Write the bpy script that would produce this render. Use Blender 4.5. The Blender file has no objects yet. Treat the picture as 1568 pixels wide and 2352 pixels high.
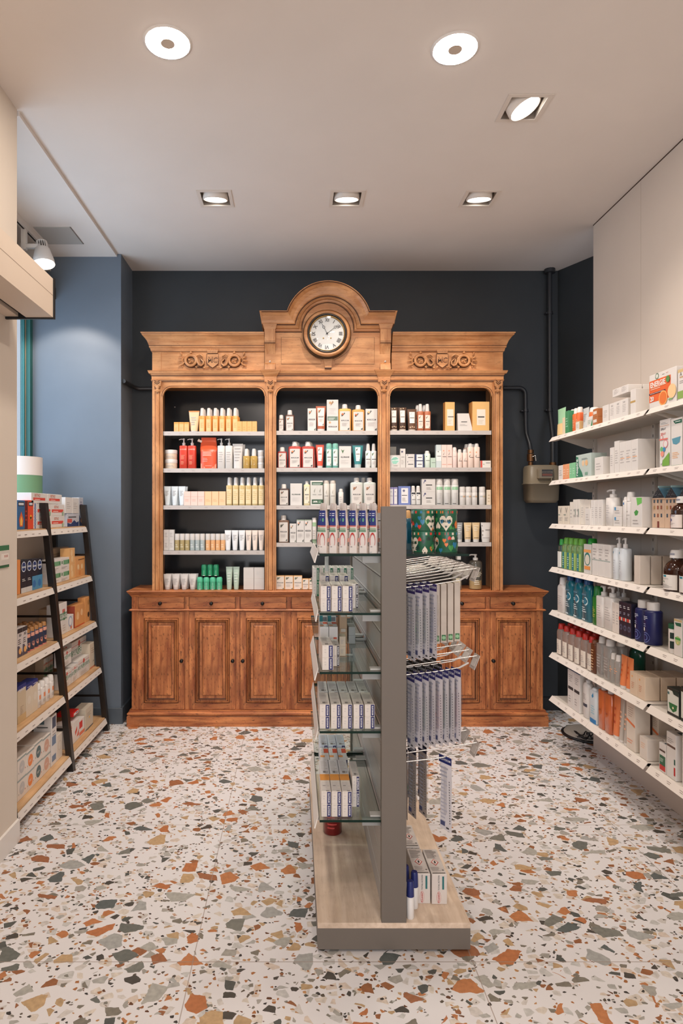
import bpy, bmesh, math, random
from mathutils import Vector, Matrix
random.seed(11)
PI = math.pi
# ------------------------------------------------------------ frame of reference
F, CX, CY, EYE = 1465.0, 677.0, 1178.0, 1.5      # focal length and principal point (1568x2352), eye height
def wx(px, Y): return (px - CX) * Y / F
def wz(py, Y): return EYE - (py - CY) * Y / F
def yside(px, X): return X * F / (px - CX)        # distance at which the plane X shows at column px
def yfloor(py, Z=0.0): return (EYE - Z) * F / (py - CY)

sc = bpy.context.scene
COL = sc.collection
cam_d = bpy.data.cameras.new('camera'); cam = bpy.data.objects.new('camera', cam_d); COL.objects.link(cam)
cam.location = (0, 0, EYE); cam.rotation_euler = (PI / 2, 0, 0)
cam_d.sensor_width = 36; cam_d.lens = F / 2352 * 36
cam_d.shift_x = (784 - CX) / 2352; cam_d.shift_y = (CY - 1176) / 2352
cam_d.clip_start = 0.05
sc.camera = cam

w = bpy.data.worlds.new('world'); sc.world = w; w.use_nodes = True
bg = w.node_tree.nodes['Background']; bg.inputs[0].default_value = (0.80, 0.86, 1.0, 1); bg.inputs[1].default_value = 0.95
sc.view_settings.view_transform = 'Standard'; sc.view_settings.look = 'None'
sc.view_settings.gamma = 1; sc.view_settings.use_curve_mapping = False
sc.view_settings.exposure = 0.0
CEIL = 3.343
WARM = (1.0, 0.80, 0.62); NEUT = (1.0, 0.89, 0.79)
def area(name, loc, size, power, color, target=None, shape='RECTANGLE', sy=None, spread=PI):
    d = bpy.data.lights.new(name, 'AREA'); d.shape = shape; d.size = size; d.size_y = sy or size
    d.energy = power; d.color = color; d.spread = spread
    o = bpy.data.objects.new(name, d); COL.objects.link(o); o.location = loc
    t = Vector(target) - Vector(loc) if target else Vector((0, 0, -1))
    o.rotation_euler = t.to_track_quat('-Z', 'Y').to_euler(); return o
def spot(name, loc, target, power, color, ang=70, blend=0.6, rad=0.04):
    d = bpy.data.lights.new(name, 'SPOT'); d.energy = power; d.color = color
    d.spot_size = math.radians(ang); d.spot_blend = blend; d.shadow_soft_size = rad
    o = bpy.data.objects.new(name, d); COL.objects.link(o); o.location = loc
    o.rotation_euler = (Vector(target) - Vector(loc)).to_track_quat('-Z', 'Y').to_euler(); return o
ROUND = [(-0.498, 2.50), (0.636, 2.533)]
SQUARE = [(-0.465, 3.74, (-0.62, 4.35, 0)), (0.304, 3.74, (0.35, 4.35, 0)), (1.08, 3.74, (1.2, 4.35, 0)), (1.04, 2.903, (1.75, 3.1, 0.6))]
for i, (x, y) in enumerate([(-0.5, 0.3), (0.64, 0.3), (-0.5, -1.7), (0.64, -1.7)]):
    area('downlight_lamp_behind', (x, y, CEIL - 0.02), 0.17, 13, NEUT, shape='DISK')
for i, (x, y, t) in enumerate(SQUARE):
    spot('spot_lamp', (x, y, CEIL - 0.015), t, 84 if i < 3 else 52, (1.0, 0.89, 0.79), 98, 1.0, 0.035)
# daylight: the shop front behind the viewer and the side window of the alcove
area('daylight_shopfront', (0.3, -3.11, 1.7), 2.78, 74, (0.94, 0.95, 1.0), (0.3, 3, 1.7), sy=2.58)
area('daylight_side_window', (-1.98, 3.62, 2.05), 1.5, 26, (0.62, 0.80, 1.0), (0, 4.1, 1.9), sy=1.5)
spot('track_lamp', (-1.58, 4.02, 3.05), (-1.55, 4.54, 1.9), 28, (1.0, 0.86, 0.74), 88, 0.35, 0.03)
spot('track_lamp_hidden', (-1.72, 3.7, 3.15), (-1.55, 4.54, 1.7), 26, (1.0, 0.86, 0.74), 62, 0.4, 0.03)

# ------------------------------------------------------------ materials
MATS = {}
def lin(c):
    c = c / 255.0
    return c / 12.92 if c <= 0.04045 else ((c + 0.055) / 1.055) ** 2.4
def S(r, g, b): return (lin(r), lin(g), lin(b), 1)
def mat(col, rough=0.45, metal=0.0, name=None, spec=0.5):
    k = (col, rough, metal, name, spec)
    if k in MATS: return MATS[k]
    m = bpy.data.materials.new(name or 'mat_%d_%d_%d' % col); m.use_nodes = True
    b = m.node_tree.nodes['Principled BSDF']
    b.inputs['Base Color'].default_value = S(*col); b.inputs['Roughness'].default_value = rough
    b.inputs['Metallic'].default_value = metal; b.inputs['Specular IOR Level'].default_value = spec
    MATS[k] = m; return m
def clear(col, body=0.35, rough=0.08, name=None):
    """thin clear plastic or glass: tinted see-through with a glossy coat and a little body colour"""
    k = ('clear', col, body, rough)
    if k in MATS: return MATS[k]
    m = bpy.data.materials.new(name or 'clear_%d_%d_%d' % col); m.use_nodes = True
    nt = m.node_tree; nt.nodes.clear(); N = nt.nodes.new; L = nt.links.new
    out = N('ShaderNodeOutputMaterial'); tr = N('ShaderNodeBsdfTransparent'); wt_ = 0.55 if body <= .3 else 0.15; tr.inputs[0].default_value = tuple(q * (1 - wt_) + wt_ for q in S(*col)[:3]) + (1,)
    pb = N('ShaderNodeBsdfPrincipled'); pb.inputs['Base Color'].default_value = S(*col); pb.inputs['Roughness'].default_value = rough
    mx = N('ShaderNodeMixShader'); mx.inputs[0].default_value = body
    L(tr.outputs[0], mx.inputs[1]); L(pb.outputs[0], mx.inputs[2])
    gl = N('ShaderNodeBsdfGlossy'); gl.inputs['Roughness'].default_value = rough
    lw = N('ShaderNodeLayerWeight'); lw.inputs[0].default_value = 0.5
    pw = N('ShaderNodeMath'); pw.operation = 'POWER'; pw.inputs[1].default_value = 4; L(lw.outputs['Facing'], pw.inputs[0])
    fr = N('ShaderNodeMath'); fr.operation = 'MULTIPLY_ADD'; fr.inputs[1].default_value = 0.6; fr.inputs[2].default_value = 0.035; L(pw.outputs[0], fr.inputs[0])
    m2 = N('ShaderNodeMixShader'); L(fr.outputs[0], m2.inputs[0]); L(mx.outputs[0], m2.inputs[1]); L(gl.outputs[0], m2.inputs[2])
    L(m2.outputs[0], out.inputs[0]); MATS[k] = m; return m
def emit(col, strength, name):
    m = bpy.data.materials.new(name); m.use_nodes = True; nt = m.node_tree; nt.nodes.clear()
    o = nt.nodes.new('ShaderNodeOutputMaterial'); e = nt.nodes.new('ShaderNodeEmission')
    e.inputs[0].default_value = col + (1,) if len(col) == 3 else col; e.inputs[1].default_value = strength
    nt.links.new(e.outputs[0], o.inputs[0]); return m
def wood(name, c1, c2, dark, axis, pit=0.3, rough=0.42, grain=1.0, blot=0.6):
    """axis: 'x' or 'z' or 'y', the way the grain runs"""
    m = bpy.data.materials.new(name); m.use_nodes = True; nt = m.node_tree; N = nt.nodes.new; L = nt.links.new
    b = nt.nodes['Principled BSDF']; b.inputs['Roughness'].default_value = rough
    tc = N('ShaderNodeTexCoord'); mp = N('ShaderNodeMapping')
    s = {'x': (0.12, 1, 1), 'y': (1, 0.08, 1), 'z': (1, 1, 0.12)}[axis]
    mp.inputs['Scale'].default_value = s; L(tc.outputs['Object'], mp.inputs[0])
    n1 = N('ShaderNodeTexNoise'); n1.inputs['Scale'].default_value = 34 * grain; n1.inputs['Detail'].default_value = 6; n1.inputs['Distortion'].default_value = 0.4
    L(mp.outputs[0], n1.inputs[0])
    cr = N('ShaderNodeValToRGB'); cr.color_ramp.elements[0].position = 0.32; cr.color_ramp.elements[0].color = S(*c2)
    cr.color_ramp.elements[1].position = 0.66; cr.color_ramp.elements[1].color = S(*c1); L(n1.outputs[0], cr.inputs[0])
    n2 = N('ShaderNodeTexNoise'); n2.inputs['Scale'].default_value = 5.5; n2.inputs['Detail'].default_value = 3; L(tc.outputs['Object'], n2.inputs[0])
    c2r = N('ShaderNodeValToRGB'); c2r.color_ramp.elements[0].position = 0.35; c2r.color_ramp.elements[0].color = (0.66, 0.62, 0.58, 1)
    c2r.color_ramp.elements[1].position = 0.65; c2r.color_ramp.elements[1].color = (1.1, 1.08, 1.05, 1); L(n2.outputs[0], c2r.inputs[0])
    mu = N('ShaderNodeMixRGB'); mu.blend_type = 'MULTIPLY'; mu.inputs[0].default_value = blot; L(cr.outputs[0], mu.inputs[1]); L(c2r.outputs[0], mu.inputs[2])
    mp2 = N('ShaderNodeMapping'); mp2.inputs['Scale'].default_value = tuple(0.28 if q < 1 else 1 for q in s); L(tc.outputs['Object'], mp2.inputs[0])
    n3 = N('ShaderNodeTexNoise'); n3.inputs['Scale'].default_value = 125; n3.inputs['Detail'].default_value = 2; L(mp2.outputs[0], n3.inputs[0])
    c3 = N('ShaderNodeValToRGB'); c3.color_ramp.elements[0].position = 0.60; c3.color_ramp.elements[0].color = (0, 0, 0, 1)
    c3.color_ramp.elements[1].position = 0.69; c3.color_ramp.elements[1].color = (1, 1, 1, 1); L(n3.outputs[0], c3.inputs[0])
    sc_ = N('ShaderNodeMath'); sc_.operation = 'MULTIPLY'; sc_.inputs[1].default_value = pit; L(c3.outputs[0], sc_.inputs[0])
    m3 = N('ShaderNodeMixRGB'); L(sc_.outputs[0], m3.inputs[0]); L(mu.outputs[0], m3.inputs[1]); m3.inputs[2].default_value = S(*dark)
    L(m3.outputs[0], b.inputs['Base Color'])
    bp = N('ShaderNodeBump'); bp.inputs['Strength'].default_value = 0.12; bp.inputs['Distance'].default_value = 0.002
    L(n1.outputs[0], bp.inputs['Height']); L(bp.outputs[0], b.inputs['Normal'])
    return m
def paint(name, col, rough=0.6, mottle=0.06, bump=0.03, scale=3.0, spec=0.5):
    m = bpy.data.materials.new(name); m.use_nodes = True; nt = m.node_tree; N = nt.nodes.new; L = nt.links.new
    b = nt.nodes['Principled BSDF']; b.inputs['Roughness'].default_value = rough; b.inputs['Specular IOR Level'].default_value = spec
    tc = N('ShaderNodeTexCoord'); n = N('ShaderNodeTexNoise'); n.inputs['Scale'].default_value = scale; n.inputs['Detail'].default_value = 4
    L(tc.outputs['Object'], n.inputs[0])
    c = S(*col); cr = N('ShaderNodeValToRGB')
    cr.color_ramp.elements[0].position = 0.3; cr.color_ramp.elements[0].color = tuple(q * (1 - mottle) for q in c[:3]) + (1,)
    cr.color_ramp.elements[1].position = 0.7; cr.color_ramp.elements[1].color = tuple(q * (1 + mottle) for q in c[:3]) + (1,)
    L(n.outputs[0], cr.inputs[0]); L(cr.outputs[0], b.inputs['Base Color'])
    n2 = N('ShaderNodeTexNoise'); n2.inputs['Scale'].default_value = 260; L(tc.outputs['Object'], n2.inputs[0])
    bp = N('ShaderNodeBump'); bp.inputs['Strength'].default_value = bump; bp.inputs['Distance'].default_value = 0.001
    L(n2.outputs[0], bp.inputs['Height']); L(bp.outputs[0], b.inputs['Normal']); return m
def terrazzo():
    m = bpy.data.materials.new('terrazzo_tiles'); m.use_nodes = True; nt = m.node_tree; N = nt.nodes.new; L = nt.links.new
    b = nt.nodes['Principled BSDF']; b.inputs['Roughness'].default_value = 0.38; b.inputs['Specular IOR Level'].default_value = 0.35
    tc = N('ShaderNodeTexCoord')
    nz = N('ShaderNodeTexNoise'); nz.inputs['Scale'].default_value = 26; nz.inputs['Detail'].default_value = 3; L(tc.outputs['Object'], nz.inputs[0])
    sb = N('ShaderNodeVectorMath'); sb.operation = 'SUBTRACT'; sb.inputs[1].default_value = (0.5, 0.5, 0.5); L(nz.outputs['Color'], sb.inputs[0])
    def math_(op, a, bb=None):
        n = N('ShaderNodeMath'); n.operation = op
        for i, q in enumerate((a, bb)):
            if q is None: continue
            if isinstance(q, (int, float)): n.inputs[i].default_value = q
            else: L(q, n.inputs[i])
        return n.outputs[0]
    base = N('ShaderNodeRGB'); base.outputs[0].default_value = S(217, 214, 214)
    col = base.outputs[0]
    # faint pale chips first, then small, medium, large
    layers = [(28, 0.30, 0.12, 0.014, 'pale', (3.1, 7.7)), (85, 0.13, 0.12, 0.005, 'small', (9.3, 1.2)), (46, 0.13, 0.13, 0.008, 'mix', (1.7, 4.4)), (24, 0.21, 0.14, 0.014, 'mix', (5.2, 2.9)), (13.5, 0.25, 0.15, 0.022, 'big', (8.8, 6.1))]
    ramps = {'pale': [(198, 192, 186), (206, 196, 184), (190, 188, 184), (205, 190, 176)],
             'small': [(88, 78, 66), (160, 104, 60), (58, 54, 50), (176, 130, 84), (126, 122, 112), (100, 64, 40)],
             'mix': [(178, 118, 76), (84, 86, 82), (158, 154, 146), (178, 150, 114), (146, 96, 64), (124, 118, 106), (76, 72, 66), (168, 166, 160)],
             'big': [(176, 112, 72), (92, 98, 96), (160, 160, 156), (184, 154, 116), (182, 120, 78), (120, 120, 112), (166, 164, 156), (152, 100, 70), (104, 106, 100)]}
    for sc_, keep, edge, warp, rp, off in layers:
        wv = N('ShaderNodeVectorMath'); wv.operation = 'SCALE'; wv.inputs['Scale'].default_value = warp; L(sb.outputs[0], wv.inputs[0])
        ad = N('ShaderNodeVectorMath'); L(tc.outputs['Object'], ad.inputs[0]); L(wv.outputs[0], ad.inputs[1])
        mp = N('ShaderNodeMapping'); mp.inputs['Location'].default_value = (off[0], off[1], 0)
        mp.inputs['Rotation'].default_value = (0, 0, off[0]); mp.inputs['Scale'].default_value = (0.92, 1.08, 1)
        L(ad.outputs[0], mp.inputs[0])
        v1 = N('ShaderNodeTexVoronoi'); v1.voronoi_dimensions = '2D'; v1.feature = 'F1'; v1.inputs['Scale'].default_value = sc_; v1.inputs['Randomness'].default_value = 0.86
        v2 = N('ShaderNodeTexVoronoi'); v2.voronoi_dimensions = '2D'; v2.feature = 'DISTANCE_TO_EDGE'; v2.inputs['Scale'].default_value = sc_; v2.inputs['Randomness'].default_value = 0.86
        L(mp.outputs[0], v1.inputs[0]); L(mp.outputs[0], v2.inputs[0])
        sx = N('ShaderNodeSeparateColor'); L(v1.outputs['Color'], sx.inputs[0])
        on = math_('LESS_THAN', sx.outputs[0], keep)
        ed = math_('MULTIPLY_ADD', sx.outputs[2], edge * 1.6); nt.nodes[-1].inputs[2].default_value = edge * 0.45
        ins = math_('GREATER_THAN', v2.outputs['Distance'], ed)
        fac = math_('MULTIPLY', on, ins)
        cr = N('ShaderNodeValToRGB'); cr.color_ramp.interpolation = 'CONSTANT'; cols = ramps[rp]
        els = cr.color_ramp.elements
        while len(els) < len(cols): els.new(0.5)
        for i, c in enumerate(cols): els[i].position = i / len(cols); els[i].color = S(*c)
        L(sx.outputs[1], cr.inputs[0])
        # veins inside chips
        nv = N('ShaderNodeTexNoise'); nv.inputs['Scale'].default_value = 60; nv.inputs['Detail'].default_value = 4; L(tc.outputs['Object'], nv.inputs[0])
        rv = N('ShaderNodeMapRange'); rv.inputs[1].default_value = 0.3; rv.inputs[2].default_value = 0.7; rv.inputs[3].default_value = 0.85; rv.inputs[4].default_value = 1.12; L(nv.outputs[0], rv.inputs[0])
        vm = N('ShaderNodeVectorMath'); vm.operation = 'SCALE'; L(cr.outputs[0], vm.inputs[0]); L(rv.outputs[0], vm.inputs['Scale'])
        mx = N('ShaderNodeMixRGB'); L(fac, mx.inputs[0]); L(col, mx.inputs[1]); L(vm.outputs[0], mx.inputs[2]); col = mx.outputs[0]
    # joints: X at -0.341 + 0.935 k, Y at 2.131 + 0.935 k
    sp = N('ShaderNodeSeparateXYZ'); L(tc.outputs['Object'], sp.inputs[0])
    fs = []
    for o, x0 in ((0, -0.341 + 0.4675), (1, 2.131 + 0.4675)):
        a = math_('SUBTRACT', sp.outputs[o], x0); a = math_('DIVIDE', a, 0.935)
        fl = math_('FRACT', a); a = math_('SUBTRACT', fl, 0.5); a = math_('ABSOLUTE', a)
        fs.append(math_('LESS_THAN', a, 0.0016))
    j = math_('MAXIMUM', fs[0], fs[1])
    mx = N('ShaderNodeMixRGB'); L(math_('MULTIPLY', j, 0.8), mx.inputs[0]); L(col, mx.inputs[1]); mx.inputs[2].default_value = S(150, 134, 122); L(mx.outputs[0], b.inputs['Base Color'])
    return m

# ------------------------------------------------------------ mesh builder
class MB:
    def __init__(s): s.v = []; s.f = []; s.m = []; s.sm = []; s.mats = []; s.T = None
    def mi(s, m):
        if m not in s.mats: s.mats.append(m)
        return s.mats.index(m)
    def add(s, vs, fs, m, smooth=False):
        o = len(s.v); i = s.mi(m)
        for p in vs: s.v.append(s.T @ Vector(p) if s.T else Vector(p))
        for f in fs: s.f.append(tuple(o + k for k in f)); s.m.append(i); s.sm.append(smooth)
    def box(s, x0, x1, y0, y1, z0, z1, m, ch=0.0):
        if x0 > x1: x0, x1 = x1, x0
        if y0 > y1: y0, y1 = y1, y0
        if z0 > z1: z0, z1 = z1, z0
        if ch > 0:
            bm = bmesh.new(); bmesh.ops.create_cube(bm, size=1)
            for v in bm.verts: v.co = Vector(((x0 + x1) / 2 + v.co.x * (x1 - x0), (y0 + y1) / 2 + v.co.y * (y1 - y0), (z0 + z1) / 2 + v.co.z * (z1 - z0)))
            bmesh.ops.bevel(bm, geom=bm.edges[:], offset=min(ch, (x1 - x0) * .45, (y1 - y0) * .45, (z1 - z0) * .45), segments=1, affect='EDGES', profile=0.5)
            bm.verts.index_update(); s.add([v.co.copy() for v in bm.verts], [[v.index for v in f.verts] for f in bm.faces], m); bm.free(); return s
        s.add([(x0, y0, z0), (x1, y0, z0), (x1, y1, z0), (x0, y1, z0), (x0, y0, z1), (x1, y0, z1), (x1, y1, z1), (x0, y1, z1)],
              [(0, 3, 2, 1), (4, 5, 6, 7), (0, 1, 5, 4), (1, 2, 6, 5), (2, 3, 7, 6), (3, 0, 4, 7)], m); return s
    def loft(s, secs, m, seg=20, capb=True, capt=True, cx=0, cy=0, smooth=True):
        """secs: (z, a, b, n[, dx, dy]) superellipse sections"""
        vs = []; fs = []
        for sec in secs:
            z, a, b, n = sec[:4]; dx, dy = (sec[4], sec[5]) if len(sec) > 4 else (0, 0)
            for i in range(seg):
                t = 2 * PI * (i + 0.5) / seg; c, d = math.cos(t), math.sin(t)
                vs.append((cx + dx + a * math.copysign(abs(c) ** (2 / n), c), cy + dy + b * math.copysign(abs(d) ** (2 / n), d), z))
        for k in range(len(secs) - 1):
            for i in range(seg):
                j = (i + 1) % seg; fs.append((k * seg + i, k * seg + j, (k + 1) * seg + j, (k + 1) * seg + i))
        s.add(vs, fs, m, smooth)
        if capb: s.add(vs[:seg], [tuple(reversed(range(seg)))], m)
        if capt: s.add(vs[-seg:], [tuple(range(seg))], m)
        return s
    def cyl(s, cx, cy, z0, z1, r, m, seg=20, r2=None): return s.loft([(z0, r, r, 2), (z1, r2 if r2 is not None else r, r2 if r2 is not None else r, 2)], m, seg, cx=cx, cy=cy)
    def lathe_y(s, cx, cz, prof, m, seg=32, smooth=True, arc=(0, 2 * PI)):
        """rings round an axis along Y: prof (r, y)"""
        full = abs(arc[1] - arc[0] - 2 * PI) < 1e-6; n = seg if full else seg + 1; vs = []; fs = []
        for r, y in prof:
            for i in range(n):
                t = arc[0] + (arc[1] - arc[0]) * i / seg; vs.append((cx + r * math.cos(t), y, cz + r * math.sin(t)))
        for k in range(len(prof) - 1):
            for i in range(seg):
                j = (i + 1) % n; fs.append((k * n + i, k * n + j, (k + 1) * n + j, (k + 1) * n + i))
        s.add(vs, fs, m, smooth); return s
    def prism(s, pts, y0, y1, m, smooth=False):
        """polygon in XZ pushed from y0 to y1"""
        n = len(pts); vs = [(x, y0, z) for x, z in pts] + [(x, y1, z) for x, z in pts]
        fs = [tuple(range(n)), tuple(reversed(range(n, 2 * n)))]
        s.add(vs, fs, m); s.add(vs, [(i, i + n, (i + 1) % n + n, (i + 1) % n) for i in range(n)], m, smooth); return s
    def prism_z(s, pts, z0, z1, m):
        n = len(pts); vs = [(x, y, z0) for x, y in pts] + [(x, y, z1) for x, y in pts]
        s.add(vs, [tuple(reversed(range(n))), tuple(range(n, 2 * n))] + [(i, (i + 1) % n, (i + 1) % n + n, i + n) for i in range(n)], m); return s
    def tube(s, path, r, m, seg=8, radii=None):
        path = [Vector(p) for p in path]; vs = []; fs = []; n = len(path); up = None
        for k, p in enumerate(path):
            d = (path[min(k + 1, n - 1)] - path[max(k - 1, 0)]).normalized()
            if up is None: up = Vector((0, 0, 1)) if abs(d.z) < 0.9 else Vector((1, 0, 0))
            a = d.cross(up)
            if a.length < 1e-5: a = d.cross(Vector((0.3, 1, 0.2)))
            a.normalize(); bb = a.cross(d).normalized(); up = bb
            rr = radii[k] if radii else r
            for i in range(seg):
                t = 2 * PI * i / seg; vs.append(p + a * math.cos(t) * rr + bb * math.sin(t) * rr)
        for k in range(n - 1):
            for i in range(seg):
                j = (i + 1) % seg; fs.append((k * seg + i, (k + 1) * seg + i, (k + 1) * seg + j, k * seg + j))
        s.add(vs, fs, m, True); s.add(vs[:seg], [tuple(range(seg))], m); s.add(vs[-seg:], [tuple(reversed(range(seg)))], m); return s
    def mould(s, x0, x1, yf, yb, prof, m, L=1, R=1, groove=None):
        """mitred moulding round the front of a case: prof (z, projection)"""
        vs = []
        for z, p in prof: vs += [(x0 - p * L, yb, z), (x0 - p * L, yf - p, z), (x1 + p * R, yf - p, z), (x1 + p * R, yb, z)]
        fs = []
        for k in range(len(prof) - 1):
            a = 4 * k; b = a + 4
            for i in range(4): j = (i + 1) % 4; fs.append((a + i, a + j, b + j, b + i))
        fs += [(3, 2, 1, 0), tuple(4 * (len(prof) - 1) + i for i in range(4))]
        s.add(vs, fs, m); return s
    def mesh(s, name):
        me = bpy.data.meshes.new(name); me.from_pydata([tuple(v) for v in s.v], [], s.f)
        for m in s.mats: me.materials.append(m)
        me.polygons.foreach_set('material_index', s.m); me.polygons.foreach_set('use_smooth', s.sm)
        me.update(); return me
    def build(s, name, parent=None, bevel=0.0, keep=None):
        """vertices are given in world space; keep = thing location when the mesh itself is the thing"""
        off = keep if keep is not None else (parent_world(parent) if parent else Vector((0, 0, 0)))
        off = Vector(off)
        for i in range(len(s.v)): s.v[i] = s.v[i] - off
        o = bpy.data.objects.new(name, s.mesh(name)); COL.objects.link(o)
        if parent: o.parent = parent
        elif keep is not None: o.location = off
        bm = bmesh.new(); bm.from_mesh(o.data); bmesh.ops.recalc_face_normals(bm, faces=bm.faces[:]); bm.to_mesh(o.data); bm.free()
        if bevel:
            b = o.modifiers.new('bevel', 'BEVEL'); b.width = bevel; b.segments = 2; b.limit_method = 'ANGLE'; b.angle_limit = 0.6
        return o
def parent_world(p):
    v = Vector((0, 0, 0))
    while p: v = v + p.location; p = p.parent
    return v
def empty(name, loc, label, cat, group=None, rz=0):
    o = bpy.data.objects.new(name, None); COL.objects.link(o); o.location = loc; o.rotation_euler = (0, 0, rz); o.empty_display_size = 0.05
    return tag(o, label, cat, group)
def tag(o, label, cat, group=None):
    o['label'] = label; o['category'] = cat
    if group: o['group'] = group
    return o
def struct(o): o['kind'] = 'structure'; return o

TXT = {}
def text_geo(st, bold=0.0):
    k = (st, bold)
    if k in TXT: return TXT[k]
    cu = bpy.data.curves.new('lettering', 'FONT'); cu.body = st; cu.align_x = 'CENTER'; cu.align_y = 'CENTER'; cu.resolution_u = 2; cu.offset = bold
    ob = bpy.data.objects.new('lettering', cu); COL.objects.link(ob)
    dg = bpy.context.evaluated_depsgraph_get(); me = bpy.data.meshes.new_from_object(ob.evaluated_get(dg))
    vs = [(v.co.x, v.co.y) for v in me.vertices]; fs = [tuple(p.vertices) for p in me.polygons]
    bpy.data.objects.remove(ob); bpy.data.curves.remove(cu); bpy.data.meshes.remove(me)
    if vs:
        xs = [a for a, b in vs]; ys = [b for a, b in vs]; cx = (min(xs) + max(xs)) / 2; cy = (min(ys) + max(ys)) / 2; wd = max(xs) - min(xs)
        vs = [((a - cx) / wd, (b - cy) / wd) for a, b in vs]      # width one
    TXT[k] = (vs, fs); return TXT[k]
# ------------------------------------------------------------ the room shell
M_CEIL = paint('ceiling_paint', (222, 214, 207), 0.9, 0.02)
M_WALL = paint('warm_white_wall', (212, 200, 186), 0.8, 0.02)
M_DARK = paint('dark_blue_black_paint', (42, 47, 51), 0.55, 0.10, 0.05)
M_DARK_LIT = paint('dark_paint_lit_tone', (101, 112, 124), 0.5, 0.05, 0.04)  # dark wall paint lightened on the pillar; strong light is put into the colour
M_PANEL = paint('cream_panel', (208, 196, 184), 0.55, 0.02)
M_WHITE = mat((226, 220, 214), 0.4, name='white_lacquer')
M_BLACK = mat((16, 15, 15), 0.45, name='black_metal')
XR, XL, YB = 1.91, -1.27, 4.856
def slab(name, args, m, bevel=0):
    b = MB()
    for a in args: b.box(*a, m)
    return struct(b.build(name))
b = MB(); b.add([(-2.3, -3, 0), (2.8, -3, 0), (2.8, 5, 0), (-2.3, 5, 0)], [(0, 1, 2, 3)], terrazzo())
b.box(-2.3, 2.8, -3, 5, -0.1, -0.002, mat((120, 110, 100), 0.8)); struct(b.build('floor'))
# the ceiling is cut round the square spot boxes
b = MB()
holes = [(x - 0.08, x + 0.08, y - 0.08, y + 0.08) for x, y, t in SQUARE]
xs = sorted({-2.3, 2.8} | {h[0] for h in holes} | {h[1] for h in holes}); ys = sorted({-3, 5} | {h[2] for h in holes} | {h[3] for h in holes})
for i in range(len(xs) - 1):
    for j in range(len(ys) - 1):
        mx, my = (xs[i] + xs[i + 1]) / 2, (ys[j] + ys[j + 1]) / 2
        if any(h[0] < mx < h[1] and h[2] < my < h[3] for h in holes): continue
        b.add([(xs[i], ys[j], CEIL), (xs[i + 1], ys[j], CEIL), (xs[i + 1], ys[j + 1], CEIL), (xs[i], ys[j + 1], CEIL)], [(0, 3, 2, 1)], M_CEIL)
b.box(-2.3, 2.8, -3, 5, CEIL + 0.16, CEIL + 0.2, M_CEIL)
struct(b.build('ceiling'))
# dropped ceiling of the window alcove with its small step
b = MB(); b.box(-2.3, XL + 0.005, 2.93, 4.93, CEIL - 0.02, CEIL + 0.1, M_CEIL); struct(b.build('trim_1'))
slab('wall_back', [(-1.9, 2.8, YB, YB + 0.12, 0, CEIL)], M_DARK)
slab('wall_pillar', [(-1.872, -1.237, 4.54, YB + 0.01, 0, CEIL)], M_DARK_LIT)
b = MB(); b.prism_z([(2.0, YB), (2.55, 3.76), (2.62, 3.79), (2.1, YB + 0.05)], 0, CEIL, M_DARK); struct(b.build('wall_right_rear'))
b = MB(); b.box(XR, XR + 0.05, -3, 4.084, 0, CEIL - 0.006, M_PANEL)
for yy in (3.52, 2.62, 1.7): b.box(XR - 0.0006, XR, yy, yy + 0.003, 0.2, CEIL - 0.01, mat((190, 176, 162), 0.6))
struct(b.build('wall_right'))
b = MB(); b.box(XR - 0.002, XR + 0.02, -3, 4.084, CEIL - 0.006, CEIL, mat((70, 52, 40), 0.7)); struct(b.build('trim_2'))
b = MB(); b.box(XL - 0.55, XL, -3, 2.916, 0, CEIL, M_WALL); struct(b.build('wall_left'))
b = MB(); b.box(XL, XL + 0.012, -3, 2.92, 0, 0.10, M_WHITE); b.box(XL - 0.02, XL, 2.916, 2.926, 0, 0.10, M_WHITE); struct(b.build('baseboard_left'))
M_BBLUE = mat((84, 92, 100), 0.4, name='slate_baseboard')
b = MB(); b.box(-1.872, -1.225, 4.525, 4.54, 0, 0.115, M_BBLUE, 0.003); b.box(-1.237, -1.223, 4.53, YB, 0, 0.115, M_BBLUE); struct(b.build('baseboard_pillar'))
b = MB(); b.box(1.775, 2.0, YB - 0.014, YB, 0, 0.10, mat((34, 36, 38), 0.5)); struct(b.build('baseboard_back'))
# outer wall of the alcove: low wall, window opening, lintel
b = MB(); b.box(-2.1, -1.92, 2.9, 4.85, 0, 1.38, M_WALL); b.box(-2.1, -1.92, 2.9, 4.85, 3.02, CEIL, M_WALL); struct(b.build('wall_window'))
b = MB(); b.box(-1.95, -1.735, 4.30, 4.54, 3.22, CEIL - 0.02, M_WHITE); b.box(-1.95, -1.70, 3.3, 4.54, 3.02, 3.10, mat((60, 62, 62), .6)); struct(b.build('trim_3'))
M_TEAL = mat((52, 120, 122), 0.4, name='teal_window_paint')
b = MB()
b.box(-1.916, -1.90, 4.475, 4.495, 1.38, 3.02, M_TEAL); b.box(-1.935, -1.866, 4.497, 4.5395, 1.38, 3.02, mat((30, 92, 88), .4)); b.box(-1.916, -1.894, 4.495, 4.500, 1.38, 3.02, mat((150, 128, 108), .8))
b.box(-1.99, -1.93, 2.9, 4.475, 1.38, 1.42, M_TEAL); b.box(-1.99, -1.93, 2.9, 4.475, 2.96, 3.02, M_TEAL)
struct(b.build('window_1'))
b = MB(); b.box(-1.911, -1.907, 2.9, 4.475, 1.42, 2.96, clear((238, 244, 248), 0.03, 0.02)); o = b.build('window_pane', bpy.data.objects['window_1'])
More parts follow.
